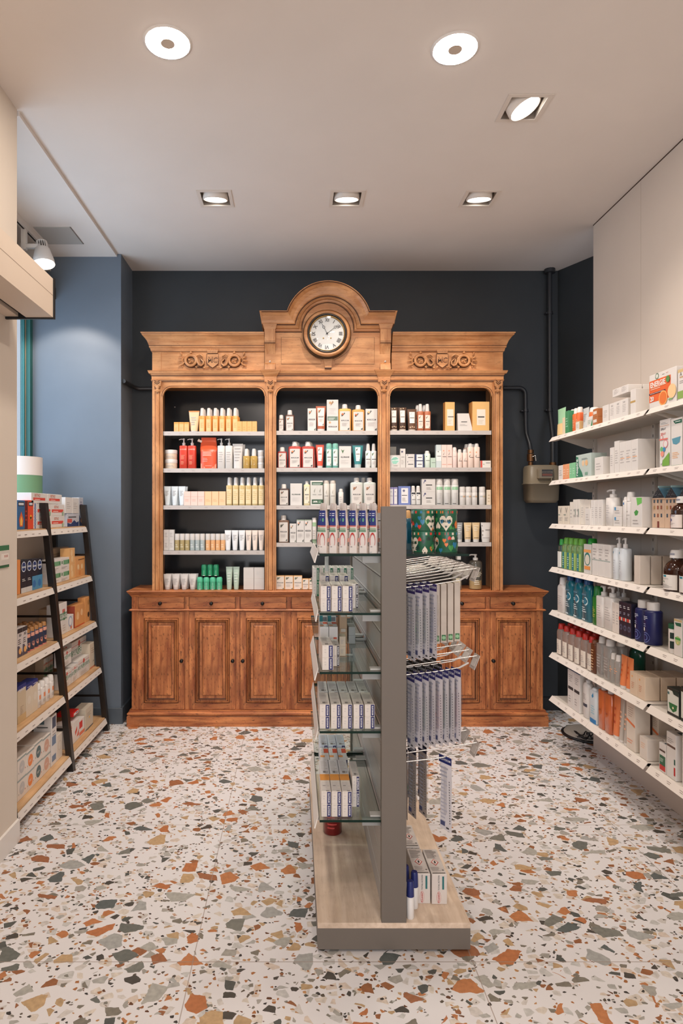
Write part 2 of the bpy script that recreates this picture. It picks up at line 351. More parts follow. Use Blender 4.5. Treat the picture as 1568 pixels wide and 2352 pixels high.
# room behind the viewer
slab('wall_front', [(-2.3, -1.1, -3.1, -3.0, 0, CEIL), (1.7, 2.8, -3.1, -3.0, 0, CEIL), (-1.1, 1.7, -3.1, -3.0, 0, .4), (-1.1, 1.7, -3.1, -3.0, 3.0, CEIL)], M_WALL)
b = MB()
for q in ((-1.1, -1.05, .4, 3.0), (1.65, 1.7, .4, 3.0), (.28, .32, .4, 3.0), (-1.1, 1.7, .4, .45), (-1.1, 1.7, 2.95, 3.0)): b.box(q[0], q[1], -3.07, -3.03, q[2], q[3], M_TEAL)
struct(b.build('window_2'))
# access hatch in the alcove ceiling
b = MB()
zc = CEIL - 0.02
def cp(px, py): Y = (zc - EYE) * F / (CY - py); return (wx(px, Y), Y)
h0 = cp(76, 521); h1 = cp(160, 521); h2 = cp(188, 560)
b.box(h0[0], h1[0], h1[1], h2[1], zc - 0.004, zc, paint('grey_hatch', (176, 172, 166), 0.7, 0.02)); b.box(h1[0] - 0.002, h1[0] + 0.006, h1[1], h2[1], zc - 0.003, zc, mat((120, 110, 100), .8))
struct(b.build('trim_4'))
# boxed header over the doorway on the left wall
b = MB()
hx0, hx1, hy, z0, z1 = XL + .001, -1.06, 2.796, wz(729, 2.796), wz(640, 2.796)
M_HEAD = paint('header_cream', (212, 194, 176), 0.5, 0.02)
b.box(hx0, hx1, -1.5, hy, z0 + 0.03, z1, M_HEAD); b.box(-1.178, hx1, -1.5, hy, z0, z0 + 0.03, M_HEAD)
b.box(hx0, -1.212, -1.5, hy, z0 + 0.004, z0 + 0.03, M_HEAD)
b.box(-1.212, -1.178, -1.5, hy, z0 + 0.02, z0 + 0.03, M_BLACK)
b.box(hx0, hx1 + 0.006, hy, hy + 0.012, z0 - 0.006, z1 + 0.002, M_BLACK)
b.box(hx1, hx1 + 0.0008, -1.5, hy - 0.002, z0 + 0.095, z0 + 0.0965, mat((160, 142, 124), .6))
tag(b.build('door_header_casing', keep=(-1.165, 0.65, z0)), 'long cream boxed header casing with black end trim high on the left wall', 'casing')
# track and spotlight in the alcove
def ctrack(px, py, Z): Y = (Z - EYE) * F / (CY - py); return Vector((wx(px, Y), Y, Z))
t0 = ctrack(20, 487, 3.29); t1 = ctrack(92, 563, 3.29)
dr = (t1 - t0).normalized(); sd = Vector((dr.y, -dr.x, 0)) * 0.019
b = MB(); far = t1; near = t0 - dr * 0.6
for off, ww, m, za, zb in ((0, 1.0, M_WHITE, 3.285, 3.323), (0, 0.25, M_BLACK, 3.283, 3.287)):
    q = sd * ww
    b.prism_z([(near + q)[:2], (far + q)[:2], (far - q)[:2], (near - q)[:2]], za, zb, m)
tag(b.build('lighting_track', keep=tuple(t1)), 'white lighting track on the alcove ceiling carrying the spotlight', 'track')
lamp_c = Vector((wx(101, 4.02), 4.02, 0)); zl0, zl1 = wz(607, 4.02), wz(553, 4.02)
e = empty('track_spotlight', (lamp_c.x, lamp_c.y, zl0), 'white bell shaped track spotlight glowing above the blue pillar', 'spotlight')
T = Matrix.Translation((lamp_c.x, lamp_c.y, zl0)) @ Matrix.Rotation(math.radians(-9), 4, 'Y') @ Matrix.Rotation(math.radians(-8), 4, 'X')
b = MB(); b.T = T
b.loft([(0.0, .066, .066, 2), (.004, .068, .068, 2), (.03, .064, .064, 2), (.10, .046, .046, 2), (.105, .042, .042, 2)], M_WHITE, 28, capb=False); b.loft([(0.001, .062, .062, 2), (.02, .05, .05, 2)], M_WHITE, 28, capb=False, capt=False)
b.build('lamp_shade', e)
b = MB(); b.T = T; b.cyl(0, 0, .006, .010, .060, emit((1, 0.93, 0.84), 9, 'lamp_lens_glow'), 28); b.build('lens', e)
b = MB(); b.T = T
for i in range(16):
    a = 2 * PI * i / 16; b.tube([(.035 * math.cos(a), .035 * math.sin(a), .104), (.031 * math.cos(a), .031 * math.sin(a), .15)], .0035, M_WHITE, 5)
b.cyl(0, 0, .105, .149, .022, M_BLACK, 16); b.cyl(0, 0, .148, .153, .034, M_WHITE, 20); b.build('heat_sink', e)
b = MB(); b.box(lamp_c.x - .13, lamp_c.x - .02, lamp_c.y - .012, lamp_c.y + .012, zl0 + .10, zl0 + .125, M_WHITE); b.box(lamp_c.x - .14, lamp_c.x - .11, lamp_c.y - .014, lamp_c.y + .014, zl0 + .09, 3.285, M_WHITE); b.build('mounting_arm', e)

# ceiling lamps
M_LED = emit((1, 0.89, 0.78), 210, 'led_panel_glow')
for i, (x, y) in enumerate(ROUND):
    e = empty('round_downlight', (x, y, CEIL), ('left' if i == 0 else 'right') + ' round flush ceiling downlight, a glowing ring with a dull centre', 'ceiling light', 'round flush downlights')
    b = MB(); b.loft([(CEIL - .0038, .087, .087, 2), (CEIL - .0005, .096, .096, 2), (CEIL, .096, .096, 2)], M_WHITE, 48, cx=x, cy=y); b.build('rim', e)
    b = MB(); b.add([(x + .0855 * math.cos(-2 * PI * k / 48), y + .0855 * math.sin(-2 * PI * k / 48), CEIL - .0042) for k in range(48)], [tuple(range(48))], M_LED); b.build('diffuser', e)
    b = MB(); b.cyl(x, y, CEIL - .0055, CEIL - .0045, .027, mat((196, 180, 164), .7), 32); b.build('centre_cap', e)
M_SPOTW = mat((216, 206, 196), 0.5, name='spot_white')
NMS = ['leftmost of the three square recessed spots nearest the back wall', 'middle one of the three square recessed spots nearest the back wall', 'rightmost of the three square recessed spots nearest the back wall', 'lone square recessed spotlight near the right wall, closer to the viewer']
for i, (x, y, t) in enumerate(SQUARE):
    e = empty('recessed_spotlight', (x, y, CEIL), NMS[i], 'ceiling light', 'square recessed spotlights')
    b = MB(); R, r = .10, .080
    for a in ((x - R, x + R, y - R, y - r), (x - R, x + R, y + r, y + R), (x - R, x - r, y - r, y + r), (x + r, x + R, y - r, y + r)): b.box(*a, CEIL - .004, CEIL - .0005, M_SPOTW)
    b.build('frame', e)
    b = MB(); m = mat((150, 138, 126), .8, name='spot_box_grey')
    b.box(x - r - .002, x - r, y - r, y + r, CEIL, CEIL + .12, m); b.box(x + r, x + r + .002, y - r, y + r, CEIL, CEIL + .12, m)
    b.box(x - r, x + r, y - r - .002, y - r, CEIL, CEIL + .12, m); b.box(x - r, x + r, y + r, y + r + .002, CEIL, CEIL + .12, m); b.box(x - r, x + r, y - r, y + r, CEIL + .12, CEIL + .122, M_BLACK)
    b.build('housing', e)
    d = (Vector(t) - Vector((x, y, CEIL))).normalized(); d = ((Vector((t[0], 4.9, 1.2)) - Vector((x, y, CEIL))).normalized() * 0.9 + Vector((0, 0, -1))).normalized() if i < 3 else Vector((.42, -.12, -1)).normalized()
    q = (-d).to_track_quat('Z', 'Y').to_matrix().to_4x4()
    b = MB(); b.T = Matrix.Translation((x, y, CEIL + .012)) @ q
    b.loft([(-.02, .068, .068, 2), (-.018, .074, .074, 2), (.05, .074, .074, 2)], M_SPOTW, 32, capb=False); b.loft([(-.02, .068, .068, 2), (-.008, .062, .062, 2)], M_SPOTW, 32, capb=False, capt=False); b.build('gimbal_ring', e)
    b = MB(); b.T = Matrix.Translation((x, y, CEIL + .012)) @ q; b.cyl(0, 0, -.012, -.006, .062, emit((1, .96, .9), 7, 'spot_lens_glow'), 32); b.build('lens', e)
# ------------------------------------------------------------ the apothecary furniture
W_UP = dict(c1=(212, 155, 104), c2=(182, 120, 70), dark=(96, 52, 28), blot=.75)
M_UX = wood('honey_wood_along', axis='x', pit=0.25, **W_UP); M_UZ = wood('honey_wood_upright', axis='z', pit=0.35, **W_UP)
W_LO = dict(c1=(212, 138, 84), c2=(146, 76, 40), dark=(58, 28, 14), blot=.9)
M_LX = wood('russet_wood_along', axis='x', pit=0.6, **W_LO); M_LZ = wood('russet_wood_upright', axis='z', pit=0.7, **W_LO)
M_WAXSHADE = mat((66, 35, 20), 0.6, name='groove_wax_and_shade')  # aged dark wax, also painting shade into gaps and under mouldings
M_KNOB = mat((22, 20, 18), 0.22, 0.3, name='black_knob')
YC = 4.50                                   # front plane of the cabinet carcass
def ux(px, Y=YC): return wx(px, Y)
def uz(py, Y=YC): return wz(py, Y)
# --- lower cabinet
x0, x1 = ux(302), ux(1247)
e = empty('apothecary_sideboard', ((x0 + x1) / 2, 4.68, 0), 'long russet wooden sideboard with drawers over panelled doors against the dark back wall', 'sideboard')
zt = uz(1357.5, 4.47); zdt, zdb = uz(1371), uz(1398); zrl = uz(1403); zdo, zdd = uz(1405), uz(1629); zp = uz(1645, 4.485)
b = MB(); b.box(x0, x1, YC + .004, YB - .012, 0.10, zdt + .03, M_LZ); b.build('carcass', e, .002)
b = MB(); b.mould(x0, x1, YC, YB - .004, [(zdt - .002, 0), (zdt + .004, .003), (zdt + .010, .008), (zt - .022, .016), (zt - .020, .020), (zt - .016, .022), (zt - .004, .030), (zt, .026)], M_LX)
b.build('worktop', e, .001)
b = MB(); b.mould(x0, x1, YC, YB - .02, [(zrl - .003, 0), (zrl, .010), (zrl + .006, .016), (zrl + .012, .010), (zrl + .013, 0)], M_LX)
b.build('rail_moulding', e)
b = MB(); zb2 = uz(1630); b.mould(x0, x1, YC, YB - .02, [(0, .028), (zp, .028), (zp + .006, .020), (zp + .012, .026), (zp + .022, .026), (zp + .028, .014), (zp + .040, .014), (zb2, .0)], M_LX)
b.mould(x0 - .001, x1 + .001, YC - .0265, YB - .02, [(zp + .0005, .0015), (zp + .0035, .0015)], M_WAXSHADE, .027, .027); b.build('plinth', e, .0015)
def nested(b, xa, xb, za, zb, steps, yf, m, md):
    """picture-frame mouldings stepping inwards: (inset, y) pairs joined by sloping faces"""
    for (i0, ya, mm), (i1, yb_, _) in zip(steps[:-1], steps[1:]):
        A = [(xa + i0, ya, za + i0), (xb - i0, ya, za + i0), (xb - i0, ya, zb - i0), (xa + i0, ya, zb - i0)]
        B = [(xa + i1, yb_, za + i1), (xb - i1, yb_, za + i1), (xb - i1, yb_, zb - i1), (xa + i1, yb_, zb - i1)]
        b.add(A + B, [(k, (k + 1) % 4, (k + 1) % 4 + 4, k + 4) for k in range(4)], md if mm else m)
    i1, yb_, _ = steps[-1]
    b.add([(xa + i1, yb_, za + i1), (xb - i1, yb_, za + i1), (xb - i1, yb_, zb - i1), (xa + i1, yb_, zb - i1)], [(0, 1, 2, 3)], m)
KN = [(0, -.030), (.007, -.030), (.0115, -.026), (.0135, -.020), (.0125, -.014), (.008, -.009), (.0065, -.006), (.0075, -.001), (.012, 0)]
def knob(par, x, z, y):
    b = MB(); b.lathe_y(x, z, [(r, y + q) for r, q in KN], M_KNOB, 20); b.build('knob', par)
doors = [(317.5 + 117.2 * k, 317.5 + 117.2 * k + 105.8) for k in range(4)]
doors += [(784, 880)] + [(2 * 774.3 - q, 2 * 774.3 - p) for p, q in reversed(doors[:3])]
kside = [1, 1, -1, -1, -1, 1, 1, -1]
kside = [1, 1, -1, 1, -1, 1, -1, -1]
for k, (pa, pb) in enumerate(doors):
    xa, xb = ux(pa), ux(pb)
    d = empty('cupboard_door', (0, 0, 0), '', ''); del d['label']; del d['category']; d.parent = e; d.location = Vector(((xa + xb) / 2, YC, zdd)) - e.location
    b = MB(); yf = YC - .004; pw = ux(172) - ux(128); ins = (ux(172 / 3.409) - ux(128 / 3.409))
    b.box(xa, xb, yf + .0098, YC + .014, zdd, zdo, M_WAXSHADE)
    # frame as four members round the sunk field
    i = .040; b.box(xa + .001, xa + i, yf, YC + .012, zdd + .001, zdo - .001, M_LZ); b.box(xb - i, xb - .001, yf, YC + .012, zdd + .001, zdo - .001, M_LZ)
    b.box(xa + i, xb - i, yf, YC + .012, zdo - .0445, zdo - .001, M_LX); b.box(xa + i, xb - i, yf, YC + .012, zdd + .001, zdd + .0445, M_LX)
    nested(b, xa + i, xb - i, zdd + .0445, zdo - .0445,
           [(0, yf, 1), (.003, yf + .004, 0), (.006, yf - .004, 0), (.011, yf - .006, 0), (.013, yf - .001, 1), (.016, yf + .002, 0), (.019, yf - .003, 0), (.023, yf - .002, 1), (.026, yf + .006, 0), (.029, yf + .003, 1), (.033, yf + .009, 0), (.050, yf + .009, 1), (.053, yf + .006, 0), (.058, yf + .003, 0), (.0585, yf + .003, 0)], yf, M_LZ, M_WAXSHADE)
    b.build('door_panel', d, 0)
    kx = xb - .018 if kside[k] > 0 else xa + .018
    knob(d, kx, uz(1517), yf)
    # the drawer above
    dr_ = empty('drawer', (0, 0, 0), '', ''); del dr_['label']; del dr_['category']; dr_.parent = e; dr_.location = Vector(((xa + xb) / 2, YC, zdb)) - e.location
    b = MB(); b.box(xa, xb, YC - .0005, YC + .01, zdb - .002, zdt + .002, M_WAXSHADE); b.box(xa + .002, xb - .002, yf, YC + .012, zdb + .001, zdt - .001, M_LX, .0015); b.build('drawer_front', dr_)
    knob(dr_, (xa + xb) / 2 - .006, uz(1385.5), yf)
for q in [302.5] + [(doors[k][1] + doors[k + 1][0]) / 2 - 4 for k in range(7)] + [1231]:
    b = MB(); b.box(ux(q), ux(q + 8 if q > 303 else 312), YC - .002, YC + .006, zdd - .002, zdt, M_LZ, .001); b.build('stile', e)

# --- upper display cabinet
x0, x1 = ux(349.5), ux(1154.5)
h = empty('open_display_cabinet', ((x0 + x1) / 2, 4.68, zt), 'tall honey coloured wooden display cabinet with three open bays, carved crests and arched clock top', 'cabinet')
YBK = YB - .02
BAYS = [(374, 608), (634, 867.5), (895, 1129.5)]
zo = uz(889.5); zfl = uz(863); r = .062
posts = [(349.5, 374), (608, 634), (867.5, 895), (1129.5, 1154.5)]
for k, (pa, pb) in enumerate(posts):
    b = MB(); a, c = ux(pa), ux(pb); b.box(a, c, YC, YC + .03, zt, zfl, M_UZ)
    for s_, q in ((1, a), (-1, c)):
        inner = (k > 0 or s_ < 0) and (k < 3 or s_ > 0)
        if inner:
            e0 = q - s_ * .0; b.box(min(q, q + s_ * .006), max(q, q + s_ * .006), YC - .004, YC + .02, zt, zo - r, M_UZ)
            b.box(min(q + s_ * .009, q + s_ * .011), max(q + s_ * .009, q + s_ * .011), YC - .0005, YC + .01, zt, zo - r, M_WAXSHADE)
    w_ = (c - a) / 2; cx_ = (a + c) / 2
    b.box(cx_ - .014, cx_ + .014, YC - .009, YC, zt, zo + .01, M_UZ, .004)
    for q in (-.018, .016): b.box(cx_ + q, cx_ + q + .0018, YC - .0006, YC + .002, zt, zo, M_WAXSHADE)
    b.build('post', h, .001)
for q0, q1 in ((x0, x0 + .02), (x1 - .02, x1)): b = MB(); b.box(q0, q1, YC + .028, YBK, zt, zfl, M_UZ); b.build('side_panel', h)
for pa, pb in posts[1:3]: m_ = (ux(pa) + ux(pb)) / 2; b = MB(); b.box(m_ - .01, m_ + .01, YC + .028, YBK, zt, zfl, mat((48, 48, 50), .5)); b.build('partition', h)
M_BACK = paint('dark_glossy_back', (44, 47, 50), 0.16, 0.12, 0.02, 3, 0.5)
b = MB(); b.box(x0 + .01, x1 - .01, YBK, YBK + .01, zt, zfl, M_BACK)
for px in (381, 1122): b.lathe_y(ux(px), uz(917), [(0, YBK - .004), (.004, YBK - .002), (.004, YBK)], M_WHITE, 10)
b.build('back_panel', h)
# head rail with the three round-cornered openings
b = MB()
xs_ = [x0]; 
for pa, pb in BAYS:
    a, c = ux(pa), ux(pb); n = 8; pts = [(a, zfl), (a, zo - r)]
    for i in range(n + 1): t = PI - PI / 2 * i / n; pts.append((a + r + r * math.cos(t), zo - r + r * math.sin(t)))
    for i in range(n + 1): t = PI / 2 - PI / 2 * i / n; pts.append((c - r + r * math.cos(t), zo - r + r * math.sin(t)))
    pts += [(c, zo - r), (c, zfl)]
    for p, q in zip(pts[1:-2], pts[2:-1]):
        if abs(p[0] - q[0]) < 1e-6: continue
        b.prism([(p[0], p[1]), (q[0], q[1]), (q[0], zfl), (p[0], zfl)], YC, YC + .03, M_UX)
    path = [(x_, YC - .001, z_) for x_, z_ in pts[1:-1]]; b.tube(path, .0042, M_UX, 8)
    path = []
    for i in range(n + 1): t = PI - PI / 2 * i / n; path.append((a + r + (r + .008) * math.cos(t), YC, zo - r + (r + .008) * math.sin(t)))
    for i in range(n + 1): t = PI / 2 - PI / 2 * i / n; path.append((c - r + (r + .008) * math.cos(t), YC, zo - r + (r + .008) * math.sin(t)))
    b.tube(path, .0016, M_WAXSHADE, 6)
b.build('head_rail', h)
# architrave and the lower cornice strip
b = MB()
za, zb_ = uz(874), uz(862); zc1, zc2 = uz(860, 4.47), uz(849.5, 4.46)
b.mould(x0, x1, YC, YBK + .01, [(uz(877), .003), (uz(873), .006), (za + .004, .010), (za + .006, .004), (zb_, .004), (zb_ + .002, .008), (zb_ + .010, .010), (zc1 + .010, .020), (zc2 - .006, .026), (zc2 - .002, .028), (zc2, .026)], M_UX)
b.mould(x0, x1, YC - .003, YBK, [(uz(876.5), .0045), (uz(875.0), .0045)], M_WAXSHADE); b.mould(x0, x1, YC - .003, YBK, [(uz(864.5), .0025), (uz(863.0), .0025)], M_WAXSHADE)
for pa, pb in posts[1:3]:
    c = (ux(pa) + ux(pb)) / 2; b.mould(c - .042, c + .042, YC - .012, YC, [(uz(878), 0), (uz(866), .002), (uz(862), .010), (zc2 - .004, .026), (zc2 + .003, .028), (zc2 + .004, .02)], M_UX)
b.build('lower_cornice', h, .0008)
# friezes left and right
zf1 = uz(809, 4.49); ztop = uz(762.5, 4.44)
for xa, xb, Lr, Rr in ((x0, ux(607), 1, 0), (ux(899), x1, 0, 1)):
    b = MB()
    b.box(xa, xb, YC + .002, YBK, zc2 - .01, ztop - .01, M_UX)
    b.box(xa if Lr else xb - .062, xa + .062 if Lr else xb, YC - .001, YC + .01, zc2, zf1, M_UX)
    b.mould(xa, xb, YC, YBK, [(zf1, 0), (zf1 + .004, .004), (zf1 + .007, .004), (zf1 + .009, .008), (zf1 + .030, .013), (zf1 + .032, .018), (zf1 + .042, .020), (zf1 + .044, .016), (zf1 + .047, .020), (zf1 + .058, .024), (zf1 + .078, .032), (zf1 + .098, .046), (zf1 + .108, .056), (zf1 + .110, .060), (ztop - .010, .062), (ztop - .008, .066), (ztop, .068), (ztop + .001, .06)], M_UX, Lr, Rr)
    for zz, pp in ((zf1 + .0055, .0055), (zf1 + .0432, .019), (ztop - .0095, .0645)): b.mould(xa, xb, YC, YBK, [(zz, pp), (zz + .0045, pp)], M_WAXSHADE, Lr, Rr)  # dark lines painted in to strengthen the shade between cornice mouldings
    b.build('frieze', h, .0006)
# centre block with arched pediment
cxm = ux(752.3); A0 = (wx(751.8, YC), wz(752, YC)); sc1 = YC / F
b = MB(); R2 = 64 * sc1; pts = [(ux(610), zc2), (ux(894), zc2), (ux(894), uz(745))]
zA = uz(752)
for i in range(25): t = PI * i / 24; pts.append((cxm + R2 * 1.25 * math.cos(t), zA + .02 + R2 * 1.25 * math.sin(t)))
pts.append((ux(610), uz(745))); b.prism(pts, YC - .012, YBK, M_UX)
b.build('tympanum', h)
def sweep(path_in, path_out, prof, m, b, yb_):
    vs = []; fs = []; n = len(prof)
    for (ix, iz), (ox, oz) in zip(path_in, path_out):
        for t, p in prof: vs.append((ix + (ox - ix) * t, YC - p, iz + (oz - iz) * t))
        vs.append((ox, yb_, oz)); vs.append((ix, yb_, iz))
    n += 2
    for k in range(len(path_in) - 1):
        for i in range(n): j = (i + 1) % n; fs.append((k * n + i, k * n + j, (k + 1) * n + j, (k + 1) * n + i))
    fs += [tuple(range(n)), tuple(reversed(range((len(path_in) - 1) * n, len(path_in) * n)))]
    b.add(vs, fs, m)
def arch_paths(xl, zi, zo_, Ri, Ro, zci, zco, n=26):
    """horizontal arm, arc, horizontal arm; xl = half width at the ends"""
    ai = math.asin(max(-1, min(1, (zi - zci) / Ri))); ao = math.asin(max(-1, min(1, (zo_ - zco) / Ro)))
    pi_ = [(cxm - xl, zi)]; po = [(cxm - xl, zo_)]
    for i in range(n + 1):
        t = i / n; ti = PI - ai - (PI - 2 * ai) * t; to = PI - ao - (PI - 2 * ao) * t
        pi_.append((cxm + Ri * math.cos(ti), zci + Ri * math.sin(ti))); po.append((cxm + Ro * math.cos(to), zco + Ro * math.sin(to)))
    pi_.append((cxm + xl, zi)); po.append((cxm + xl, zo_)); return pi_, po
Yp = 4.42; s2 = Yp / F
zi, zo2 = wz(742, Yp), wz(715.3, Yp); zc_i, zc_o = wz(752, Yp), wz(746, Yp)
pin, pout = arch_paths(153 * s2, zi, zo2, 76.5 * s2, 99.7 * s2, zc_i, zc_o)
b = MB(); sweep(pin, pout, [(0, .040), (.04, .052), (.10, .056), (.35, .060), (.65, .070), (.86, .088), (.88, .094), (.93, .094), (.95, .100), (1, .100)], M_UX, b, YC + .16)
# end returns of the cap
for sgn in (-1, 1):
    xe = cxm + sgn * 153 * s2; prof = [(zi, .0), (zi + .006, .004), (zi + .03, .010), (zo2 - .012, .024), (zo2, .030)]
    vs = []
    for z, p in prof: vs += [(xe, YC + .16, z), (xe, YC - .04 - (p / .03) * .06, z), (xe + sgn * p * .5, YC - .04 - (p / .03) * .06, z), (xe + sgn * p * .5, YC + .16, z)]
    b.add(vs, [tuple((a + i, a + (i + 1) % 4, a + 4 + (i + 1) % 4, a + 4 + i)) for a in range(0, 4 * (len(prof) - 1), 4) for i in range(4)] + [(0, 1, 2, 3), (16, 17, 18, 19)], M_UX)
b.box(cxm - .0012, cxm + .0012, YC - .1008, YC, zc_o + 98.6 * s2, zc_o + 99.9 * s2, M_WAXSHADE)
for q_, rr_ in ((0.0, .0035), (.91, .0022)): b.tube([(a_[0] + (o_[0] - a_[0]) * q_, YC - (.042 if q_ == 0 else .0955), a_[1] + (o_[1] - a_[1]) * q_) for a_, o_ in zip(pin, pout)], rr_, M_WAXSHADE, 6)
b.build('arched_pediment', h)
b = MB(); s3 = 4.46 / F
pin2, pout2 = arch_paths(127 * s3, wz(760, 4.46), wz(744, 4.46), 60 * s3, 76 * s3, wz(752, 4.46), wz(752, 4.46))
sweep(pin2, pout2, [(0, .004), (.10, .018), (.14, .012), (.40, .016), (.46, .026), (.6, .030), (.8, .036), (1, .038)], M_UX, b, YC + .02)
pa_, _ = arch_paths(127 * s3, wz(760.3, 4.46), wz(744, 4.46), 59.5 * s3, 76 * s3, wz(752, 4.46), wz(752, 4.46)); b.tube([(x_, YC - .013, z_) for x_, z_ in pa_], .0028, M_WAXSHADE, 5)
b.build('arch_bed_moulding', h)
# two sunk panels either side and the keystone under the clock
b = MB()
for sg in (-1, 1):
    o_ = 752.3
    raw = [(646, 776), (688, 776), (692, 786), (700, 801), (712, 814), (727, 824), (736.5, 828), (736.5, 837), (646, 837)]
    pts = [(ux(p if sg < 0 else 2 * o_ - p), uz(q)) for p, q in raw]
    b.prism(pts if sg < 0 else list(reversed(pts)), YC - .0155, YC - .01, M_UX)
    b.tube([(x_, YC - .0125, z_) for x_, z_ in pts + [pts[0]]], .0024, M_WAXSHADE, 5); 
b.prism([(ux(741), uz(816)), (ux(764), uz(816)), (ux(760.5), uz(846)), (ux(745.5), uz(846))][::-1], YC - .026, YC - .01, M_UX)
b.box(ux(745.5), ux(760.5), YC - .027, YC - .012, uz(848.5), uz(846), M_WAXSHADE)
b.build('sunk_panels', h, .0006)
# scrolled brackets beside the clock
for pa, pb in ((607, 632), (873, 898)):
    a, c = ux(pa, 4.46), ux(pb, 4.46); b = MB(); yf = YC - .045
    b.box(a, c, yf, YC, uz(786, 4.45), uz(752, 4.45), M_UZ, .001)
    b.mould(a, c, yf, YC, [(uz(755, 4.45), .002), (uz(750, 4.45), .006), (uz(747, 4.45), .009), (wz(742.5, 4.44), .012)], M_UX)
    za_, zb3 = uz(849, 4.48), uz(787, 4.46); n = 10; pr = []
    for i in range(n + 1):
        t = i / n; pr.append((zb3 + (za_ - zb3) * t, yf + .004 + .030 * math.sin(t * PI * .5) + .012 * math.sin(t * PI) - (.02 if t > .78 else 0)))
    for (z1_, y1_), (z2_, y2_) in zip(pr[:-1], pr[1:]):
        b.add([(a + .001, y1_, z1_), (c - .001, y1_, z1_), (c - .001, y2_, z2_), (a + .001, y2_, z2_), (a + .001, YC, z1_), (c - .001, YC, z1_), (c - .001, YC, z2_), (a + .001, YC, z2_)], [(0, 1, 2, 3), (0, 3, 7, 4), (1, 5, 6, 2)], M_UZ)
    for q in (783, 787): b.box(a - .0005, c + .0005, yf - .0006, yf + .01, uz(q + .8, 4.455), uz(q, 4.455), M_WAXSHADE)
    b.box(a, c, yf + .018, YC, uz(848.5, 4.48), uz(843, 4.48), M_WAXSHADE); b.lathe_y((a + c) / 2, uz(830, 4.48), [(0, yf + .022), (.006, yf + .023), (.006, yf + .04)], mat((206, 196, 184), .4), 12)  # dark slab colours in the shaded gap at the bracket foot
    b.build('scroll_bracket', h)
# carved corbels at the top of each post
for pa, pb in posts:
    c = (ux(pa) + ux(pb)) / 2 + (.002 if pa < 400 else -.002 if pa > 1100 else 0); b = MB()
    z0_, z1_ = uz(888), uz(877)
    b.add([(c - .030, YC - .030, z1_), (c + .030, YC - .030, z1_), (c + .024, YC - .022, z0_), (c - .024, YC - .022, z0_), (c - .030, YC, z1_), (c + .030, YC, z1_), (c + .024, YC, z0_), (c - .024, YC, z0_)],
          [(0, 1, 2, 3), (0, 4, 5, 1), (0, 3, 7, 4), (1, 5, 6, 2), (3, 2, 6, 7)], M_UZ)
    for s_ in (-1, 1):
        for dz in (0, .012): b.tube([(c, YC - .028, z1_ - .022 + dz), (c + s_ * .018, YC - .031, z1_ - .008 + dz)], .0022, M_WAXSHADE, 5)
    b.loft([(z0_ - .045, .010, .008, 2), (z0_ - .038, .017, .014, 2.5), (z0_ - .015, .013, .012, 2.5), (z0_ + .001, .021, .018, 3)], M_UZ, 16, cx=c, cy=YC - .008)
    for i in range(-2, 3):
        b.loft([(z0_ - .040, .001, .001, 2), (z0_ - .036, .0042, .005, 2), (z0_ - .028, .0042, .005, 2), (z0_ - .022, .001, .001, 2)], M_UZ, 8, cx=c + i * .0085, cy=YC - .022 + abs(i) * .002)
        b.box(c + i * .0085 - .0007, c + i * .0085 + .0007, YC - .021, YC - .016, z0_ - .022, z0_ - .004, M_WAXSHADE)
    b.loft([(z0_ - .052, .001, .001, 2), (z0_ - .046, .007, .006, 2), (z0_ - .040, .008, .006, 2)], M_WAXSHADE, 10, cx=c, cy=YC - .006)
    b.build('carved_corbel', h)
